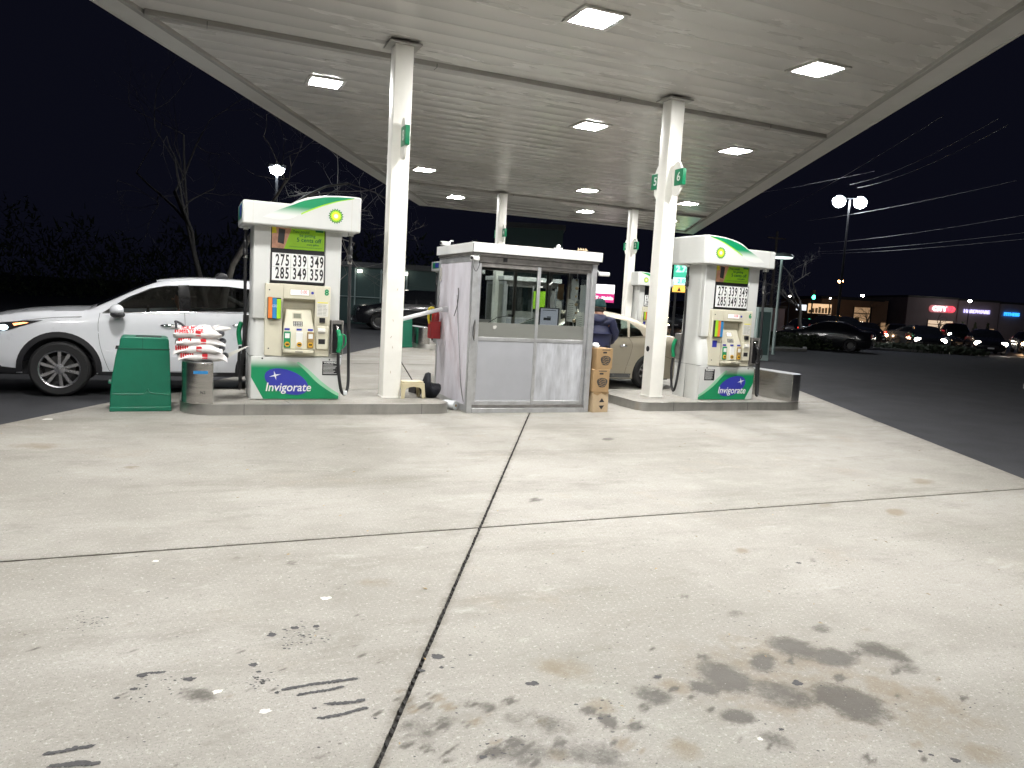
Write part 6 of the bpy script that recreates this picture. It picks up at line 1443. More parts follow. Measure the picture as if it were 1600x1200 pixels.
for hx_, hz_ in ((2.28, .985), (3.20, 1.02)):
    b = B(); b.ball((hx_, -C.W(hx_, hz_) - .012, hz_), .125, .026, .024, n=10); b.build('door_handle', M['chrome'], t, smooth=70)
# mirror
b = B(); b.ball((1.64, -1.045, 1.175), .085, .115, .075, n=10); mo = b.build('wing_mirror', M['car_white'], t, smooth=70)
b = B(); b.ball((1.65, -1.04, 1.115), .09, .115, .05, n=10); b.tube([(1.62, -.88, 1.11), (1.63, -.98, 1.12)], .035, 8); b.build('mirror_base', M['cladding'], mo, smooth=70)
# lamps
C.patch([(.16, .865), (.36, .84), (.54, .91), (.78, .995), (.62, .985), (.28, .945)], 0, M['ink'], 'headlight', -1, off=.006, step=.04)
b = B(); b.ball((.34, -C.W(.34, .885) - .012, .885), .055, .02, .036, n=8); b.build('headlight_lens', E_['head_soft'], t, smooth=60)
C.patch([(.46, .915), (.62, .958), (.56, .962), (.44, .94)], 0, E_['indicator'], 'side_marker', -1, off=.010, step=.03)
C.patch([(.14, .80), (.30, .79), (.30, .805), (.14, .815)], 0, M['chrome'], 'lamp_trim', -1, off=.010, step=.05)
b = B(); b.ball((2.95, -.35, 1.70), .085, .05, .05, n=8); b.box(2.87, 3.03, -.41, -.29, 1.655, 1.70); b.build('roof_pod', M['cladding'], t, smooth=60)
b = B(); b.box(3.75, 3.95, -.45, -.38, 1.62, 1.665); b.build('roof_fin', M['cladding'], t, bevel=.01)
C.line([(2.1, 1.585), (2.6, 1.635), (3.2, 1.64), (3.8, 1.60)], r=.012, mt=M['car_white'], name='roof_rail', off=-.05)
seats(t, (2.45, 3.35), .4, .62, M['interior'])
b = B(); b.loft([[(1.45, -.72, zz), (1.45, .72, zz), (1.9, .72, zz + .02), (1.9, -.72, zz + .02)] for zz in (.7, 1.08)]); b.build('dashboard', M['interior'], t)
b = B(); b.lathe([(.18, -.012), (.19, 0), (.18, .012), (.17, 0), (.18, -.012)], 20, (1.98, -.38, 1.05), 'x', ring=True); b.build('steering_wheel', M['cladding'], t, smooth=60)

# --- beige sedan
t = empty('beige_sedan', (4.55, 13.33, -0.01), 0, 'beige sedan parked behind the right island seen from its left side', 'car')
P = dict(L=4.82, w=.90, zb=.20, wr=.325, ft=.9, fa=.2, rt=.95, ra=.16, tum=.42, crown=.05, nose=.10, shoulder=.014,
         top=[(.10, .22), (.02, .36), (.0, .52), (.06, .68), (.30, .78), (.8, .87), (1.25, .93), (1.40, .96), (1.75, 1.14), (2.15, 1.32), (2.5, 1.40), (2.9, 1.435), (3.3, 1.42), (3.65, 1.35), (4.0, 1.20), (4.20, 1.085), (4.30, 1.045), (4.55, 1.03), (4.72, 1.015), (4.80, .93), (4.815, .70), (4.82, .48), (4.74, .22)],
         belt=[(0, .70), (.8, .84), (1.5, .93), (3.0, .975), (4.0, .995), (4.82, .95)],
         arches=[(.95, .32, .37), (3.93, .32, .37)],
         wins=[[(1.55, .965), (2.48, .99), (2.50, 1.345), (2.30, 1.32), (1.95, 1.19)], [(2.58, .99), (3.40, 1.005), (3.44, 1.30), (3.2, 1.345), (2.60, 1.355)], [(3.45, 1.01), (3.78, 1.03), (3.72, 1.14), (3.50, 1.28)]],
         glassx=[(1.42, 2.2, .97), (3.68, 4.17, 1.05)], paint=M['car_beige'], glass=M['car_glass_clear'])
C = Car(t, P).build()
C.line([(2.53, .98), (2.54, .7), (2.5, .24)]); C.line([(3.42, 1.0), (3.50, .85), (3.46, .62)]); C.line([(3.46, .62), (3.40, .45), (3.36, .24)])
C.line([(1.40, .42), (2.5, .44), (3.50, .44)], r=.006, mt=M['car_beige'], name='body_moulding', off=.001)
C.patch([(1.32, .215), (3.52, .215), (3.52, .30), (1.32, .30)], 0, M['car_grey'], 'sill_trim', -1, off=.006, thick=.02)
b = B(); b.ball((3.28, -C.W(3.28, .83) - .012, .83), .10, .024, .024, n=8); b.build('door_handle', M['chrome'], t, smooth=70)
C.line([(1.50, .955), (2.48, .978), (3.40, .994), (3.85, 1.02)], r=.006, mt=M['chrome'], name='belt_moulding', off=.002)
C.line([(2.55, 1.36), (2.54, 1.0)], r=.012, mt=M['ink'], name='pillar_cover')
C.patch([(4.52, .72), (4.74, .70), (4.77, .93), (4.66, .93)], 0, M['red_print'], 'tail_light', -1, off=.006, step=.06)
C.line([(4.30, .66), (4.55, .60), (4.78, .60)], r=.003)
seats(t, (2.55, 3.30), .4, .48, M['interior'])
t.scale = (.945, 1, 1)
b = B(); b.ball((1.72, -.98, 1.02), .075, .095, .06, n=8); b.build('wing_mirror', M['car_beige'], t, smooth=70)

# =====================================================================
#  PEOPLE
# =====================================================================
def skin_fig(name, pts, edges, mt, parent, root=0, sub=2, rough=0):
    me = bpy.data.meshes.new(name); me.from_pydata([p[0] for p in pts], edges, []); me.materials.append(mt)
    o = link_mesh(name, me, parent)
    md = o.modifiers.new('skin', 'SKIN'); md.use_smooth_shade = True
    sk = me.skin_vertices[0].data
    for i, p in enumerate(pts):
        r = p[1] if isinstance(p[1], tuple) else (p[1], p[1])
        sk[i].radius = r; sk[i].use_root = (i == root)
    o.modifiers.new('sub', 'SUBSURF').levels = sub
    o.modifiers['sub'].render_levels = sub
    if rough:
        tx = bpy.data.textures.get('folds') or bpy.data.textures.new('folds', 'CLOUDS'); tx.noise_scale = .10
        dm = o.modifiers.new('folds', 'DISPLACE'); dm.texture = tx; dm.strength = rough; dm.mid_level = .5; dm.texture_coords = 'GLOBAL'
    return o
t = empty('person', (6.49, 11.40, -0.003), radians(-28), 'person in navy hooded jacket and dark beanie standing with back to camera', 'person')
t.scale = (1.10, 1.08, 1.0)
# local: +y is where the person faces, +x their right
body = [((0, 0, .92), (.14, .10)), ((0, .0, 1.10), (.13, .095)), ((0, .01, 1.26), (.15, .10)), ((0, .01, 1.345), (.10, .08)), ((0, .03, 1.42), .058), ((0, .045, 1.48), .075), ((0, .055, 1.545), .088), ((0, .05, 1.605), .062),
        ((.17, .0, 1.315), .065), ((.235, .02, 1.08), .048), ((.185, .22, .96), .038), ((.15, .30, .97), .030),
        ((-.17, .0, 1.315), .065), ((-.235, .04, 1.09), .048), ((-.16, .24, 1.0), .038), ((-.11, .32, 1.01), .030),
        ((.095, 0, .86), .095), ((.105, .02, .50), .062), ((.11, -.01, .10), .042), ((.115, .12, .045), .040),
        ((-.095, 0, .86), .095), ((-.105, .02, .50), .062), ((-.11, -.01, .10), .042), ((-.115, .12, .045), .040)]
be = [(0, 1), (1, 2), (2, 3), (3, 4), (4, 5), (5, 6), (6, 7), (3, 8), (8, 9), (9, 10), (10, 11), (3, 12), (12, 13), (13, 14), (14, 15), (0, 16), (16, 17), (17, 18), (18, 19), (0, 20), (20, 21), (21, 22), (22, 23)]
skin_fig('body', body, be, M['skin'], t)
for sg, base in ((1, (.15, .32, .97)), (-1, (-.11, .34, 1.01))):
    for k in range(4):
        fx = base[0] + (k - 1.5) * .019
        L_ = (.07, .08, .075, .06)[k]
        skin_fig('finger', [((base[0], base[1] - .03, base[2]), .012), ((fx, base[1] + .02, base[2]), .0095), ((fx, base[1] + .02 + L_ * .6, base[2] - .012), .0085), ((fx, base[1] + .02 + L_ * .9, base[2] - .04), .0075)], [(0, 1), (1, 2), (2, 3)], M['skin'], t, sub=1)
    skin_fig('thumb', [((base[0], base[1] - .03, base[2]), .013), ((base[0] - sg * .035, base[1] + .01, base[2] + .01), .011), ((base[0] - sg * .03, base[1] + .05, base[2]), .009)], [(0, 1), (1, 2)], M['skin'], t, sub=1)
tr = [((0, 0, .90), (.16, .12)), ((.10, 0, .82), .108), ((.108, .02, .50), .082), ((.112, -.005, .10), .072), ((-.10, 0, .82), .108), ((-.108, .02, .50), .082), ((-.112, -.005, .10), .072)]
skin_fig('trousers', tr, [(0, 1), (1, 2), (2, 3), (0, 4), (4, 5), (5, 6)], M['dark_trousers'], t, rough=.01)
jk = [((0, 0, .74), (.215, .155)), ((0, -.01, .90), (.225, .165)), ((0, -.01, 1.08), (.215, .155)), ((0, -.005, 1.24), (.21, .14)), ((0, 0, 1.335), (.14, .11)), ((0, .01, 1.39), (.085, .08)),
      ((.185, 0, 1.30), .10), ((.275, .015, 1.08), .078), ((.21, .20, .95), .066), ((.17, .27, .96), .052), ((-.185, 0, 1.30), .10), ((-.275, .035, 1.09), .078), ((-.19, .22, .98), .066), ((-.135, .29, .995), .052)]
skin_fig('jacket', jk, [(0, 1), (1, 2), (2, 3), (3, 4), (4, 5), (4, 6), (6, 7), (7, 8), (8, 9), (4, 10), (10, 11), (11, 12), (12, 13)], M['navy_cloth'], t, root=1, rough=.035)
hd = [((-.12, -.04, 1.375), .055), ((0, -.11, 1.35), (.075, .075)), ((.12, -.04, 1.375), .055), ((0, -.13, 1.27), (.07, .05))]
skin_fig('hood', hd, [(0, 1), (1, 2), (1, 3)], M['navy_cloth'], t, root=1, rough=.02)
b = B(); b.lathe([(.098, 1.545), (.104, 1.56), (.104, 1.595), (.097, 1.60), (.094, 1.63), (.075, 1.668), (.045, 1.688), (.0001, 1.694)], 22, (0, .05, 0)); b.build('beanie', M['teal_knit'], t, smooth=60)
b = B(); b.ball((0, .035, 1.50), .083, .07, .07, n=8); b.build('hair', M['hair'], t, smooth=60)
b = B(); b.ball((0, .145, 1.53), .014, .02, .02, n=6); b.build('nose', M['skin'], t, smooth=60)
for sg in (-1, 1):
    b = B(); b.ball((sg * .088, .05, 1.525), .012, .02, .03, n=6); b.build('ear', M['skin'], t, smooth=60)
    b = B(); b.ball((sg * .032, .13, 1.555), .011, n=6); b.build('eye', M['ink'], t, smooth=60)
    b = B(); b.prism(rrect(-.045, .045, -.11, .17, .04), 0, .07, 'z'); b.build('shoe', M['ink'], t, loc=(sg * .115, .0, .003), bevel=.015)
b = B(); b.box(-.024, .024, .128, .136, 1.482, 1.489); b.build('mouth', M['red_paint'], t)

# driver of the crossover
t = empty('person', (-2.52 + 2.32, 12.26 - .38, .66), 0, 'driver with dark hair sitting inside the white crossover', 'person')
bd = [((.06, 0, .0), (.14, .15)), ((.10, 0, .25), (.13, .17)), ((.11, 0, .43), (.09, .12)), ((.10, 0, .52), .055), ((.08, 0, .60), .078), ((.075, 0, .68), .088), ((.09, 0, .745), .065),
      ((.11, .17, .40), .06), ((-.02, .24, .20), .045), ((-.22, .16, .33), .035), ((.11, -.17, .40), .06), ((-.02, -.24, .20), .045), ((-.22, -.16, .33), .035),
      ((-.22, .10, .02), .085), ((-.55, .12, .05), .07), ((-.22, -.10, .02), .085), ((-.55, -.12, .05), .07)]
skin_fig('body', bd, [(0, 1), (1, 2), (2, 3), (3, 4), (4, 5), (5, 6), (2, 7), (7, 8), (8, 9), (2, 10), (10, 11), (11, 12), (0, 13), (13, 14), (0, 15), (15, 16)], M['skin'], t)
skin_fig('shirt', [((.06, 0, .0), (.16, .17)), ((.10, 0, .25), (.15, .19)), ((.11, 0, .42), (.11, .14)), ((.11, .17, .39), .08), ((-.02, .24, .20), .06), ((.11, -.17, .39), .08), ((-.02, -.24, .20), .06)], [(0, 1), (1, 2), (2, 3), (3, 4), (2, 5), (5, 6)], M['interior'], t)
b = B(); b.ball((.115, 0, .71), .098, .095, .09, n=10); b.build('hair', M['hair'], t, smooth=60)
b = B(); b.ball((-.02, 0, .655), .02, .012, .016, n=6); b.build('nose', M['skin'], t, smooth=60)
b = B()
for sg in (-1, 1): b.ball((-.005, sg * .03, .685), .01, n=6)
b.build('eye', M['ink'], t)

# =====================================================================
#  BACKGROUND
# =====================================================================
# street, kerbs, verges (all beyond the forecourt)
b = B(); b.add([(26, 36, -.024), (95, 2, -.024), (110, 40, -.024), (38, 66, -.024)], [(0, 1, 2, 3)]); tag(b.build('street', M['road_dark']), kind='structure')
def strip_kerb(pts, label_kind):
    b = B()
    for (a, c) in zip(pts[:-1], pts[1:]):
        d = Vector((c[0] - a[0], c[1] - a[1], 0)).normalized(); nrm = Vector((-d.y, d.x, 0)) * .09
        b.prism([(a[0] - nrm.x, a[1] - nrm.y), (c[0] - nrm.x, c[1] - nrm.y), (c[0] + nrm.x, c[1] + nrm.y), (a[0] + nrm.x, a[1] + nrm.y)], -.03, .11, 'z')
    return tag(b.build('kerb', M['kerb'], bevel=.01), kind='structure')
strip_kerb([(20.9, 13.2), (21.9, 13.0), (23.5, 12.2), (27, 9.0), (32, 4.0)], 0)
strip_kerb([(8.4, 30.5), (12, 33.0), (24.0, 26.6), (26.5, 27.0), (31.5, 32.2), (38.5, 29.0)], 0)
b = B(); b.prism([(9, 31.2), (12, 33.1), (24, 26.75), (26.4, 27.2), (31.0, 32.0), (29.5, 34.2), (18, 39), (9, 38)], -.02, .075, 'z'); tag(b.build('verge', M['grass']), kind='structure')
b = B(); b.prism([(21.2, 13.1), (23.6, 12.1), (32, 4), (60, 4), (50, 16), (30, 15)], -.02, .08, 'z')
tag(b.build('verge', M['grass']), kind='structure')

def leaf_mass(name, c, sz, n, mt, leaf=.09):
    b = B()
    for i in range(n):
        while True:
            u, v, w = random.uniform(-1, 1), random.uniform(-1, 1), random.uniform(0, 1)
            if u ** 4 + v ** 4 + w ** 3 < 1 + .25 * noise.noise(Vector((u * 4, v * 4, w * 4))): break
        p = Vector((c[0] + u * sz[0], c[1] + v * sz[1], c[2] + w * sz[2]))
        a = Vector((random.gauss(0, 1), random.gauss(0, 1), random.gauss(0, 1))).normalized() * leaf; q = a.orthogonal().normalized() * leaf * .6
        b.add([p - a, p + q, p + a, p - q], [(0, 1, 2, 3)])
    return b.build(name, mt)
def hedge(x, y, rz, lx, ly, h, n, label):
    t = empty('hedge', (x, y, .0), rz, label, 'hedge', 'low dark hedges along the street')
    o = leaf_mass('leaves', (0, 0, .02), (lx, ly, h), n, M['hedge']); o.parent = t
    b = B()
    for k in range(12): b.tube([(random.uniform(-lx, lx) * .9, random.uniform(-ly, ly) * .6, 0), (random.uniform(-lx, lx) * .9, random.uniform(-ly, ly) * .6, h * .8)], .015, 4)
    b.build('stems', M['bark'], t)
hedge(27.6, 29.6, radians(-20), 4.2, .8, .72, 5200, 'low dark hedge at the street corner right of pump 6')
hedge(38.0, 29.6, radians(-32), 3.2, .6, .42, 2600, 'low dark hedge in front of the waiting cars at right')

# bare trees
def tree(x, y, h, lean, seed, label, spread=1.0, depth=5, r0=.16, group='bare winter trees around the station', bark='bark'):
    rnd = random.Random(seed)
    t = empty('bare_tree', (x, y, 0), 0, label, 'tree', group)
    tb_, tw = B(), B()
    def grow(p, d, ln, r, lv):
        pts = [p]; rs = [r]; n = 4
        for k in range(n):
            d = (d + Vector((rnd.gauss(0, .16), rnd.gauss(0, .16), rnd.gauss(0, .12)))).normalized()
            p = p + d * ln / n; pts.append(p); rs.append(r * (1 - .38 * (k + 1) / n))
        if lv == 1: B().tube(pts, rs, 6, caps=False).build('limb', M[bark], t, smooth=60)
        else: (tb_ if lv == 0 else tw).tube(pts, rs, 8 if lv == 0 else 4 if lv < 3 else 3, caps=False)
        if lv >= depth: return
        for k in range(rnd.choice((2, 3)) if lv else 4):
            q = rnd.uniform(.45, 1.0) if k else 1.0
            i = min(n, max(1, int(q * n)))
            a = Vector((rnd.gauss(0, 1), rnd.gauss(0, 1), rnd.gauss(.1, .6))).normalized()
            nd_ = (d * .75 + a * .75 * spread).normalized()
            grow(pts[i], nd_, ln * rnd.uniform(.58, .80), rs[i] * .66, lv + 1)
    grow(Vector((0, 0, -.05)), Vector((lean, 0, 1)).normalized(), h * .36, r0, 0)
    tb_.build('trunk', M[bark], t, smooth=60)
    if tw.v: tag(tw.build('twigs', M[bark], t), kind='stuff')
    return t
tree(1.1, 29.8, 13.5, .05, 3, 'bare pale tree reaching behind the canopy left of the floodlight', 1.1, 6, .14, bark='floodlit_bark')
tree(.8, 37.0, 16.0, .0, 11, 'tall bare tree far left behind the white crossover', 1.0, 6, .13, bark='unlit_bark')
tree(-14.5, 44.0, 13.0, .08, 5, 'bare tree at the far left edge of the photo', 1.0, 6, .18, bark='unlit_bark')
tree(35.5, 36.6, 7.4, -.03, 21, 'bare street tree beneath the twin floodlights', 1.2, 6, .13)
tree(30.3, 33.8, 6.6, -.05, 8, 'bare leaning street tree left of the twin floodlights', 1.1, 5, .11)
tree(63.5, 56.5, 6.0, .0, 14, 'small distant bare tree before the lit shops', 1.0, 4, .10)
tree(82.0, 62.5, 5.0, .0, 17, 'distant bare tree left of the red shop sign', 1.0, 4, .10)

# far woodland along the left horizon: one dark mass of bare trees
wb = B(); rw = random.Random(9)
for i in range(30000):
    a = rw.uniform(-1.05, .42); d = rw.uniform(62, 95)
    hx = 6.0 + 3.5 * noise.noise(Vector((a * 7, 2, 1))) + 2.5 * noise.noise(Vector((a * 31, 5, 1)))
    z = hx * (rw.random() ** 1.7)
    p = Vector((d * sin(a), d * cos(a), z)); v = Vector((rw.gauss(0, .3), rw.gauss(0, .2), rw.gauss(.15, .35))); q = Vector((cos(a), -sin(a), rw.gauss(0, .5))).normalized() * rw.uniform(.04, .28)
    wb.add([p, p + q, p + v], [(0, 1, 2)])
tag(wb.build('woodland', M['hedge']), 'dark far woodland along the horizon at left', 'woodland', kind='stuff')

def lamp_post(x, y, z, kind, label, strength_mat, head=.22, group=None, pole_r=.06, name='street_lamp'):
    t = empty(name, (x, y, 0), 0, label, 'street lamp', group)
    b = B(); b.tube([(0, 0, 0), (0, 0, z + .1)], [pole_r * 1.3, pole_r * .8], 10); b.build('pole', M['pole'] if kind != 'dark' else M['dark_metal'], t, smooth=60)
    if kind == 'mushroom':
        b = B(); b.lathe([(.08, z - .02), (.42, z + .02), (.46, z + .06), (.36, z + .15), (.0001, z + .20)], 24); b.build('lamp_head', M['pole'], t, smooth=40)
        b = B(); b.lathe([(.0001, z - .035), (.36, z - .03), (.42, z + .012), (.0001, z + .013)], 24); b.build('lamp_lens', strength_mat, t, smooth=40)
    else:
        b = B(); b.box(-head, head, -head * .6, head * .6, z + .08, z + .22); b.build('lamp_head', M['dark_metal'], t, bevel=.02)
        b = B(); b.ball((0, 0, z + .02), head * .8, head * .8, head * .62, n=10); b.build('lamp_lens', strength_mat, t, smooth=60)
    return t
E_['flood1'] = emit('near_floodlight_lens', (0.86, 0.92, 1.0), 260)
E_['mush'] = emit('mushroom_lamp_lens', (0.85, 1.0, 0.95), 2.2)
lamp_post(3.16, 32.08, 6.18, 'dark', 'bright floodlight on a pole above the left pump', E_['flood1'], .34)  # lens made larger so its shape takes in the lamp's glare
t = empty('street_lamp', (36.3, 34.6, 0), radians(-23), 'twin floodlights blazing on one tall pole above the street', 'street lamp')
b = B(); b.tube([(0, 0, 0), (0, 0, 8.7)], [.10, .045], 10); b.build('pole', M['ink'], t, smooth=60)
b = B(); b.tube([(-.66, 0, 8.78), (.66, 0, 8.78)], .035, 8); b.build('cross_arm', M['dark_metal'], t)
for sx in (-.64, .64):
    b = B(); b.box(-.28, .28, -.2, .2, .0, .16); hd_ = b.build('lamp_head', M['dark_metal'], t, loc=(sx, 0, 8.66), bevel=.02)
    b = B(); b.ball((0, 0, -.10), .36, .36, .34, n=10); b.build('lamp_lens', E_['lamp_hot'], hd_, smooth=60)  # lens swollen beyond its head to stand in for glare
lamp_post(21.62, 23.72, 3.86, 'mushroom', 'pale mushroom shaped lamp post right behind pump 6', E_['mush'], pole_r=.055)
lamp_post(55.6, 53.1, 5.05, 'dark', 'orange street lamp glowing over the street', E_['lamp_orange'], .28)
for (x, y, z, lab, mt, hs) in ((51.3, 54.8, 3.4, 'small distant white lamp left of the green signal', 'lamp_small', .14), (65.7, 59.6, 4.17, 'small distant white lamp above the white pylon sign', 'lot_lamp', .2),
                               (90.5, 65.4, 4.75, 'distant white lamp between the red and violet shop signs', 'lot_lamp', .26), (47.9, 56.4, 3.1, 'tiny distant lamp just right of the mushroom lamp pole', 'lamp_small', .13), (55.9, 54.4, 3.45, 'tiny distant lamp right of the green signal', 'lamp_small', .11), (97.3, 61.5, 2.9, 'dim warm lamp on the far right shop wall', 'lot_lamp', .10)):
    lamp_post(x, y, z, 'dark', lab, E_[mt], hs, 'distant street lamps beyond the street', .05)
t = empty('traffic_signal', (53.25, 53.93, 0), 0, 'green traffic signal glowing above the lit billboard', 'traffic signal')
b = B(); b.tube([(0, 0, 0), (0, 0, 3.8)], .07, 8); b.build('pole', M['dark_metal'], t)
b = B(); b.box(-.16, .16, -.12, .12, 3.25, 4.1); b.build('housing', M['dark_metal'], t, bevel=.02)
b = B(); b.ball((0, -.12, 3.45), .2, .08, .2, n=8); b.build('green_lens', E_['lamp_green'], t)

# overhead cables
for (p, q, sag, lab) in (((40, 46, 8.9), (22.05, 17.57, 8.21), .2, 'topmost overhead cable at upper right'), ((34.5, 33.0, 9.2), (23.64, 16.88, 8.2), .3, 'paired overhead cable at upper right, upper one'), ((34.9, 32.8, 9.05), (23.9, 16.7, 8.02), .3, 'paired overhead cable at upper right, lower one'),
                        ((42.1, 44.0, 8.68), (29.5, 20.0, 7.30), .15, 'thick twisted overhead cable beside the twin floodlights'), ((44, 45, 7.2), (29.5, 18.0, 6.1), .2, 'overhead cable below the twisted one'), ((45, 45.5, 6.7), (30, 18.0, 5.45), .15, 'low overhead cable, upper of the lowest pair'), ((45.2, 45.3, 6.55), (30, 17.8, 5.2), .15, 'low overhead cable, lowest of all'), ((36.02, 48, 9.9), (33.53, 30.5, 9.51), .1, 'short faint overhead cable left of the floodlights')):
    b = B(); P_, Q_ = Vector(p), Vector(q)
    b.tube([P_.lerp(Q_, k / 24) - Vector((0, 0, sag * 4 * (k / 24) * (1 - k / 24))) for k in range(25)], .009, 5)
    tag(b.build('overhead_cable', M['wire'], None, smooth=60), lab, 'cable', 'overhead cables crossing the sky at right')
for (x, y, h, lab) in ((52, 58, 9.6, 'dark wooden utility pole far behind the twin floodlights'), (31, 6.5, 8.6, 'dark wooden utility pole beyond the right picture edge')):
    t = empty('utility_pole', (x, y, 0), 0, lab, 'utility pole'); b = B(); b.tube([(0, 0, 0), (0, 0, h)], [.16, .11], 10); b.build('pole', M['bark'], t, smooth=60); b = B(); b.box(-1.1, 1.1, -.06, .06, h - .7, h - .58); b.build('cross_arm', M['bark'], t)

# illuminated price sign of the station
t = empty('price_sign', (22.97, 32.0, 0), radians(-35), 'lit green station price sign with petal emblem behind column 6', 'price sign')
b = B(); b.box(-.42, -.30, -.1, .1, 0, 2.5); b.build('post', M['dark_metal'], t)
b = B(); b.box(.30, .42, -.1, .1, 0, 2.5); b.build('post', M['dark_metal'], t)
b = B(); b.box(-.56, .56, -.14, .14, 2.42, 4.02); b.build('cabinet', M['wall_green'], t)
b = B(); b.box(-.53, .53, -.16, -.141, 3.22, 3.98); pf = b.build('green_face', E_['green_sign'], t)
text('2.75', .42, E_['cyan_sign'], pf, (-.08, -.165, 3.60), sx=.95, bold=.02); text('9', .22, E_['cyan_sign'], pf, (.43, -.165, 3.68), bold=.01)
b = B(); b.box(-.53, .53, -.16, -.141, 2.82, 3.20); pf = b.build('pale_face', E_['cyan_sign'], t)
text('2.85', .30, E_['green_sign'], pf, (-.05, -.165, 3.0), bold=.008)
b = B(); b.box(-.53, .53, -.16, -.141, 2.46, 2.80); b.build('amber_face', E_['amber_sign'], t)
b = B(); b.prism([(-.3, 2.5), (-.1, 2.5), (-.2, 2.72)], -.165, -.161, 'y'); b.build('amber_symbol', M['brown_print'], t)
b = B(); b.box(.1, .22, -.165, -.161, 2.5, 2.7); b.build('amber_symbol', M['brown_print'], t)
hb = B(); flower(hb, -.30, 4.42, -.06, .50, mats=(0, 1, 2, 3), step=.012, depth=.01)
hb.build('petal_emblem', [E_['green_star'], E_['lime_sign'], E_['yellow_sign'], E_['white_sign']], t)
# phone shop sign
t = empty('shop_sign', (30.4, 52.8, 0), radians(-22), 'white and magenta phone shop sign glowing over the person', 'shop sign')
b = B(); b.box(-.1, .1, -.1, .1, 0, 1.6); b.build('post', M['dark_metal'], t)
b = B(); b.box(-.80, .80, -.15, .15, 1.80, 3.26); b.build('cabinet', M['dark_metal'], t)
b = B(); b.box(-.77, .77, -.18, -.151, 2.52, 3.23); b.build('white_face', E_['white_sign'], t)
b = B(); b.box(-.77, .77, -.18, -.151, 1.83, 2.50); mf = b.build('magenta_face', E_['magenta'], t)
text('T · Mobile', .33, E_['white_sign'], mf, (0, -.19, 2.16), bold=.014)

# buildings --------------------------------------------------------
def building(name, x, y, rz, w, d, h, mt, label, group=None):
    t = empty(name, (x, y, 0), rz, label, 'building', group)
    b = B(); b.box(0, w, 0, d, 0, h); b.build('wall', mt, t)
    b = B(); b.box(-.1, w + .1, -.12, d + .1, h, h + .25); b.build('roof', M['dark_metal'], t)
    return t
t = building('green_building', 3.6, 38.5, radians(-20.5), 8.1, 10, 2.75, M['wall_green'], 'low dark green building behind the left pump')
for k in range(6):
    b = B(); b.box(.3 + k * 1.25, .36 + k * 1.25, -.10, -.0, .1, 2.7); b.build('wall_batten', M['pole'], t)
b = B(); b.box(.3, 8.0, -.09, -.0, 1.30, 1.34); b.build('wall_rail', M['pole'], t)
for k in range(3):
    b = B(); b.box(4.2 + k * 1.1, 4.4 + k * 1.1, -.2, -.1, 2.5, 2.62); b.build('wall_lamp', E_['lamp_small'] if k != 1 else M['pole'], t)
t = building('green_building', 14.3, 35.6, radians(-23.5), 3.15, 3, 5.2, M['wall_green'], 'taller dark green block rising behind the booth roof')
b = B(); b.box(.0, 3.1, -.05, 0, 4.2, 4.24); b.build('wall_rail', M['pole'], t)
b = B(); b.box(.3, 1.2, -.05, 0, .1, 2.2); b.build('door', M['dark_metal'], t)
t = empty('utility_box', (18.4, 20.75, -.03), radians(-25), 'green metal utility cabinet beside the mushroom lamp post', 'utility box')
b = B(); b.box(-.26, .26, 0, .5, 0, 1.85); b.build('cabinet_shell', M['pole'], t, bevel=.02)
b = B(); b.box(-.2, .2, -.01, 0, .2, 1.7); b.build('cabinet_door', M['wall_green'], t)

def shop(x, y, rz, w, h, mt, label, sign=None, sm=None, sx=0, wins=(), wm='warm_window', sz=.9, dim=None):
    t = building('shop', x, y, rz, w, 12, h, mt, label, 'lit shops across the street')
    if sign == 'CITYMD':
        b = B(); b.prism([(sx + p[0], h - 1.35 + p[1]) for p in rrect(-1.75, 1.75, -.48, .48, .46, 6)], -.06, -.02, 'y'); pl = b.build('sign_panel', E_['red_dim'], t)
        text('CITY', sz * .82, E_['white_sign'], pl, (sx - .35, -.14, h - 1.35), bold=.03, depth=.05, name='sign_lettering')
        text('MD', sz * .82, E_['red_sign'], pl, (sx + 1.05, -.14, h - 1.35), bold=.03, depth=.05, name='sign_lettering')
    elif sign:
        o = text(sign, sz, E_[sm], t, (sx, -.14, h - 1.35), bold=.03, depth=.05, name='sign_lettering')
    for (wx, ww, wz, wh, wmm) in wins:
        b = B(); n = max(1, int(ww / 1.2))
        for k in range(n): b.box(wx + ww * k / n + .06, wx + ww * (k + 1) / n - .06, -.04, -.01, wz, wz + wh)
        wo = b.build('shop_window', E_[wmm], t)
        b = B()
        for k in range(n + 1): b.box(wx + ww * k / n - .05, wx + ww * k / n + .05, -.10, -.005, wz - .1, wz + wh + .1)
        b.box(wx, wx + ww, -.09, -.045, wz + wh * .72, wz + wh * .76)
        b.build('frame', M['dark_metal'], wo)
        b = B()
        for k in range(n): b.box(wx + ww * k / n + .2, wx + ww * k / n + .2 + random.uniform(.2, .6), -.05, -.041, wz, wz + wh * random.uniform(.2, .6))
        b.build('display_goods', M['brown_print'], wo)
    return t
RZ = radians(-23.2)
shop(87.5, 71.9, RZ, 6.6, 5.0, M['wall_store'], 'pale shop with glowing red letters and a warm glass front', 'CITYMD', 'red_sign', 4.6, [(2.9, 3.4, .2, 1.9, 'warm_window')], sz=1.05)
shop(93.7, 69.2, RZ, 5.4, 4.9, M['wall_store'], 'pale shop with small violet letters right of the red sign', 'HARDWARE', 'violet_sign', 2.4, [(4.0, 1.1, .4, 1.0, 'warm_dim')], sz=.62)
shop(98.8, 67.0, RZ, 7.0, 4.8, M['wall_store'], 'shop at the right edge with bright blue letters', 'FITNESS', 'blue_sign', 1.5, [(5.0, .9, .4, 1.0, 'warm_window')], sz=.58)
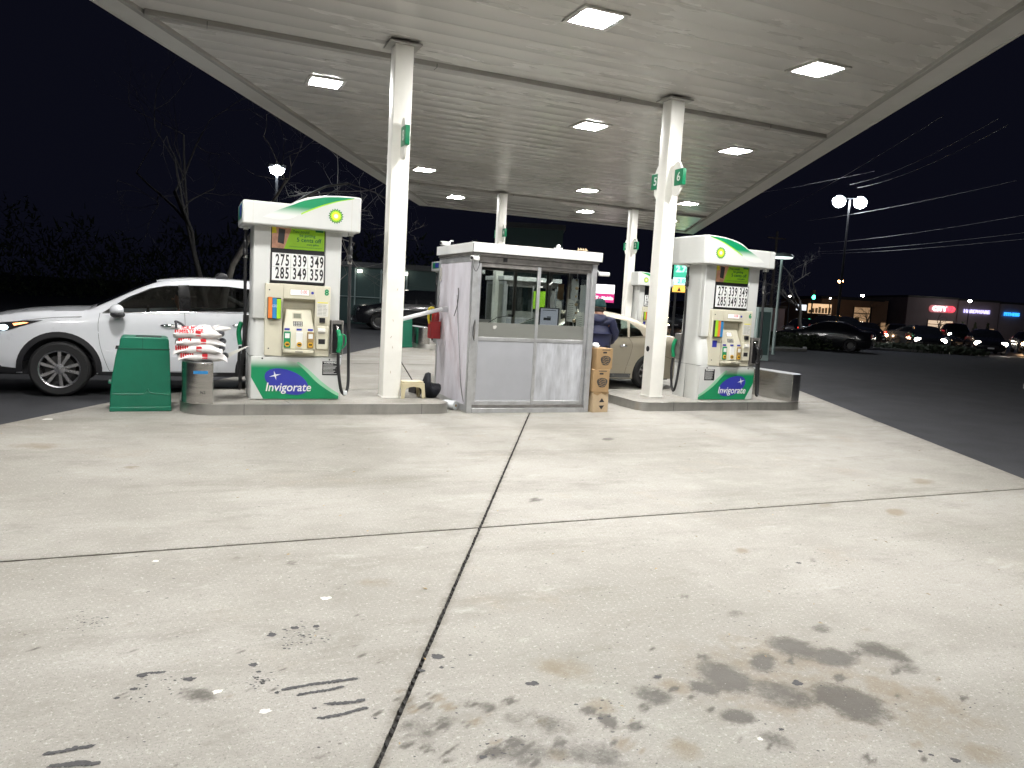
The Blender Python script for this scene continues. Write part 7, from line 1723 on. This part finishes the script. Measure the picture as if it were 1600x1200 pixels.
shop(77.6, 76.6, RZ, 8.6, 4.3, M['wall_brown'], 'low shop with a small pink sign left of the tall shops', 'BAR', 'red_sign', 5.6, [(6.6, 2.0, .2, 1.2, 'warm_dim')], sz=.6)
shop(60.5, 60.0, RZ, 6.4, 3.6, M['wall_brown'], 'brown wall lit warm orange beside the street', None, None, 0, [(3.4, 1.8, .5, 2.4, 'warm_dim')])
shop(46.5, 62.5, RZ, 9.0, 2.3, M['wall_store'], 'low dim shop behind the mushroom lamp post', 'LAB', 'white_soft', 1.6, [(4.0, 2.5, .3, 1.2, 'warm_dim')], sz=.7)
t = empty('billboard', (57.6, 57.3, 0), radians(-43), 'warm glowing rectangular billboard at the street', 'billboard')
b = B(); b.box(-1.15, 1.15, -.1, .1, 1.95, 3.0); b.build('panel_frame', M['dark_metal'], t)
b = B(); b.box(-1.08, 1.08, -.13, -.101, 2.0, 2.95); b.build('lit_face', E_['billboard'], t)
b = B(); b.box(-.08, .08, -.08, .08, 0, 1.95); b.build('post', M['dark_metal'], t)
b = B()
for k in range(7): b.box(-1.0 + k * .3, -.85 + k * .3 + random.random() * .1, -.14, -.131, 2.05, 2.3 + random.random() * .5)
b.build('dark_print', M['brown_print'], t)
t = empty('shop_sign', (56.0, 58.1, 0), radians(-43), 'small white pole sign left of the warm billboard', 'shop sign')
b = B(); b.box(-.5, .5, -.1, .1, 2.2, 2.8); b.build('panel_frame', M['dark_metal'], t); b = B(); b.box(-.47, .47, -.13, -.101, 2.22, 2.78); b.build('lit_face', E_['white_soft'], t); b = B(); b.box(-.05, .05, -.05, .05, 0, 2.2); b.build('post', M['dark_metal'], t)
t = empty('shop_sign', (65.7, 59.5, 0), radians(-43), 'white pylon sign with dark lettering right of the orange lamp', 'shop sign')
b = B(); b.box(-.65, .65, -.12, .12, 2.6, 3.9); b.build('panel_frame', M['dark_metal'], t); b = B(); b.box(-.6, .6, -.15, -.121, 2.65, 3.85); lf = b.build('lit_face', E_['white_soft'], t); b = B(); b.box(-.08, .08, -.08, .08, 0, 2.6); b.build('post', M['dark_metal'], t)
text('LINE', .5, M['ink'], lf, (0, -.155, 3.55), bold=.01); text('SHOP', .45, M['ink'], lf, (0, -.155, 3.0), bold=.01)

# traffic ----------------------------------------------------------
SED = dict(lod=1, L=4.6, w=.88, zb=.22, wr=.32, ft=.8, fa=.16, rt=.8, ra=.14, tum=.42, crown=.05, nose=.10,
         top=[(.08, .22), (.0, .45), (.05, .68), (.30, .80), (1.15, .94), (1.35, .98), (2.1, 1.34), (2.6, 1.43), (3.2, 1.41), (3.9, 1.10), (4.1, 1.04), (4.5, 1.0), (4.6, .8), (4.58, .45), (4.5, .22)],
         belt=[(0, .72), (1.3, .93), (4.6, .98)], arches=[(.9, .32, .36), (3.65, .32, .36)],
         wins=[[(1.55, .97), (2.5, .99), (2.5, 1.34), (2.2, 1.30)], [(2.6, .99), (3.6, 1.02), (3.2, 1.33), (2.6, 1.35)]], glassx=[(1.38, 2.12, .98), (3.25, 3.85, 1.05)])
SUV = dict(SED); SUV.update(L=4.7, w=.94, zb=.30, wr=.37, top=[(.08, .30), (.0, .55), (.04, .90), (.25, 1.02), (1.1, 1.12), (1.3, 1.18), (1.9, 1.62), (2.3, 1.75), (3.5, 1.76), (4.3, 1.70), (4.6, 1.2), (4.68, .9), (4.66, .5), (4.58, .30)],
         belt=[(0, .95), (1.3, 1.12), (4.7, 1.2)], arches=[(.95, .37, .42), (3.7, .37, .42)], wins=[[(1.5, 1.18), (2.5, 1.2), (2.5, 1.64), (2.1, 1.6)], [(2.6, 1.2), (3.5, 1.22), (3.5, 1.66), (2.6, 1.66)]], glassx=[(1.35, 2.05, 1.2), (4.35, 4.6, 1.2)])
M['glass_dark'] = mat('dark_tinted_glass', (.008, .009, .011), .06)
CG = 'cars waiting on the street at night'
def far_car(P0, x, y, face, paint, head, label, tail=False):
    """face: world angle the nose points to"""
    P_ = dict(P0); P_['paint'] = M[paint]; P_['glass'] = M['glass_dark']
    t = empty('street_car', (x, y, -.024), face + pi, label, 'car', CG)
    c = Car(t, P_).build()
    hz = .66 if P0 is SED else .86
    for sg in (-1, 1):
        b = B(); b.ball((.09, sg * .66, hz), .08, .19, .12, n=8); b.build('headlight', E_[head] if head else M['chrome'], t, smooth=60)  # oversized balls: the headlight glare is put into their size
        b = B(); b.box(P_['L'] - .06, P_['L'] + .02, sg * .72 - .12, sg * .72 + .12, hz + .08, hz + .26); b.build('tail_light', E_['tail'] if tail else M['red_paint'], t)
    if head:
        for sg in (-1, 1):
            b = B(); b.ball((.05, sg * .58, .38), .06, .12, .07, n=6); b.build('fog_light', E_[head], t, smooth=60)
    b = B(); b.box(-.10, .02, -.40, .40, .42, .56); b.build('grille', M['ink'], t)
    b = B(); b.box(-.115, -.095, -.16, .16, .36, .44); b.build('number_plate', M['white_print'], t)
    return t
toc = lambda x, y, off=0: atan2(-y, -x) + radians(off)
def at_car(P0, x, y, off, *a, **k):
    f = toc(x, y, off)
    return far_car(P0, x, y, f, *a, **k)
at_car(SED, 39.85, 30.9, 8, 'car_dark', 'head', 'dark car facing the camera, left of the headlight pairs at right')
at_car(SED, 43.1, 29.5, 8, 'car_dark', 'head', 'dark car with two bright headlights at the right picture edge')
at_car(SED, 46.2, 33.9, 62, 'car_grey', None, 'grey sedan side on between the two dark cars', tail=True)
at_car(SUV, 41.6, 36.6, 50, 'car_dark', None, 'black vehicle behind the left dark car')
at_car(SED, 46.6, 43.3, 12, 'car_dark', 'head_white', 'car with white headlights coming down the street centre')
at_car(SED, 43.7, 38.2, 15, 'car_dark', 'head_orange', 'car with a glowing orange headlight on the street')
at_car(SED, 28.4, 31.0, -100, 'car_dark', None, 'black unlit sedan at the corner behind the hedge')
at_car(SED, 45.0, 47.4, -165, 'car_dark', None, 'distant car with red tail lights near the billboard', tail=True)
at_car(SED, 33.2, 51.4, 10, 'car_grey', 'head', 'distant car with headlights seen between the far column and pump')
at_car(SUV, 35.7, 50.3, 5, 'car_grey', 'head_orange', 'distant car with warm headlights under the price sign')
at_car(SED, 29.8, 53.8, 10, 'car_dark', 'head', 'distant car with headlights left of the far pump')
at_car(SED, 52.7, 48.6, 6, 'car_grey', 'head', 'distant car with headlights between the street lamp pole and the pylon sign')
at_car(SED, 43.6, 36.3 + 1.2, 70, 'car_dark', None, 'dark car with red tail light turned away left of the headlight pairs', tail=True)
at_car(SED, 51.7, 42.9, 5, 'car_grey', 'head', 'far car with headlights in front of the red shop sign')
at_car(SUV, 58.0, 42.4, 8, 'car_dark', 'head', 'far vehicle with headlights below the violet shop sign')
at_car(SED, 50.6, 31.6, 10, 'car_dark', 'head_orange', 'car with warm headlights cut by the right picture edge')
at_car(SED, 56.0, 56.0, 8, 'car_dark', 'head_white', 'far car with small white lights below the billboard')
# dim car parked by the dark green building
far_car(SUV, 6.6, 33.0, radians(175), 'car_dark', None, 'unlit dark vehicle parked before the green building behind the left pump')
# cones of small shrubs before the shops
for k, (x, y) in enumerate(((91.6, 66.8), (93.3, 66.3), (94.6, 65.5))):
    t = empty('conifer', (x, y, 0), 0, ('small dark conifer left in the row before the shops', 'middle small dark conifer before the shops', 'right small dark conifer before the shops')[k], 'tree', 'small conifers before the shops')
    b = B(); b.tube([(0, 0, 0), (0, 0, .4)], .08, 6); b.build('trunk', M['bark'], t)
    b = B()
    for q in range(240):
        h_ = random.random() ** 1.2; r_ = (1 - h_) * .6 * random.uniform(.5, 1.1); a = random.random() * 2 * pi
        p = Vector((r_ * cos(a), r_ * sin(a), .2 + h_ * 1.9)); v = Vector((random.gauss(0, .1), random.gauss(0, .1), .12)); u = v.orthogonal().normalized() * .08
        b.add([p - v, p + u, p + v, p - u], [(0, 1, 2, 3)])
    b.build('crown', M['hedge'], t)
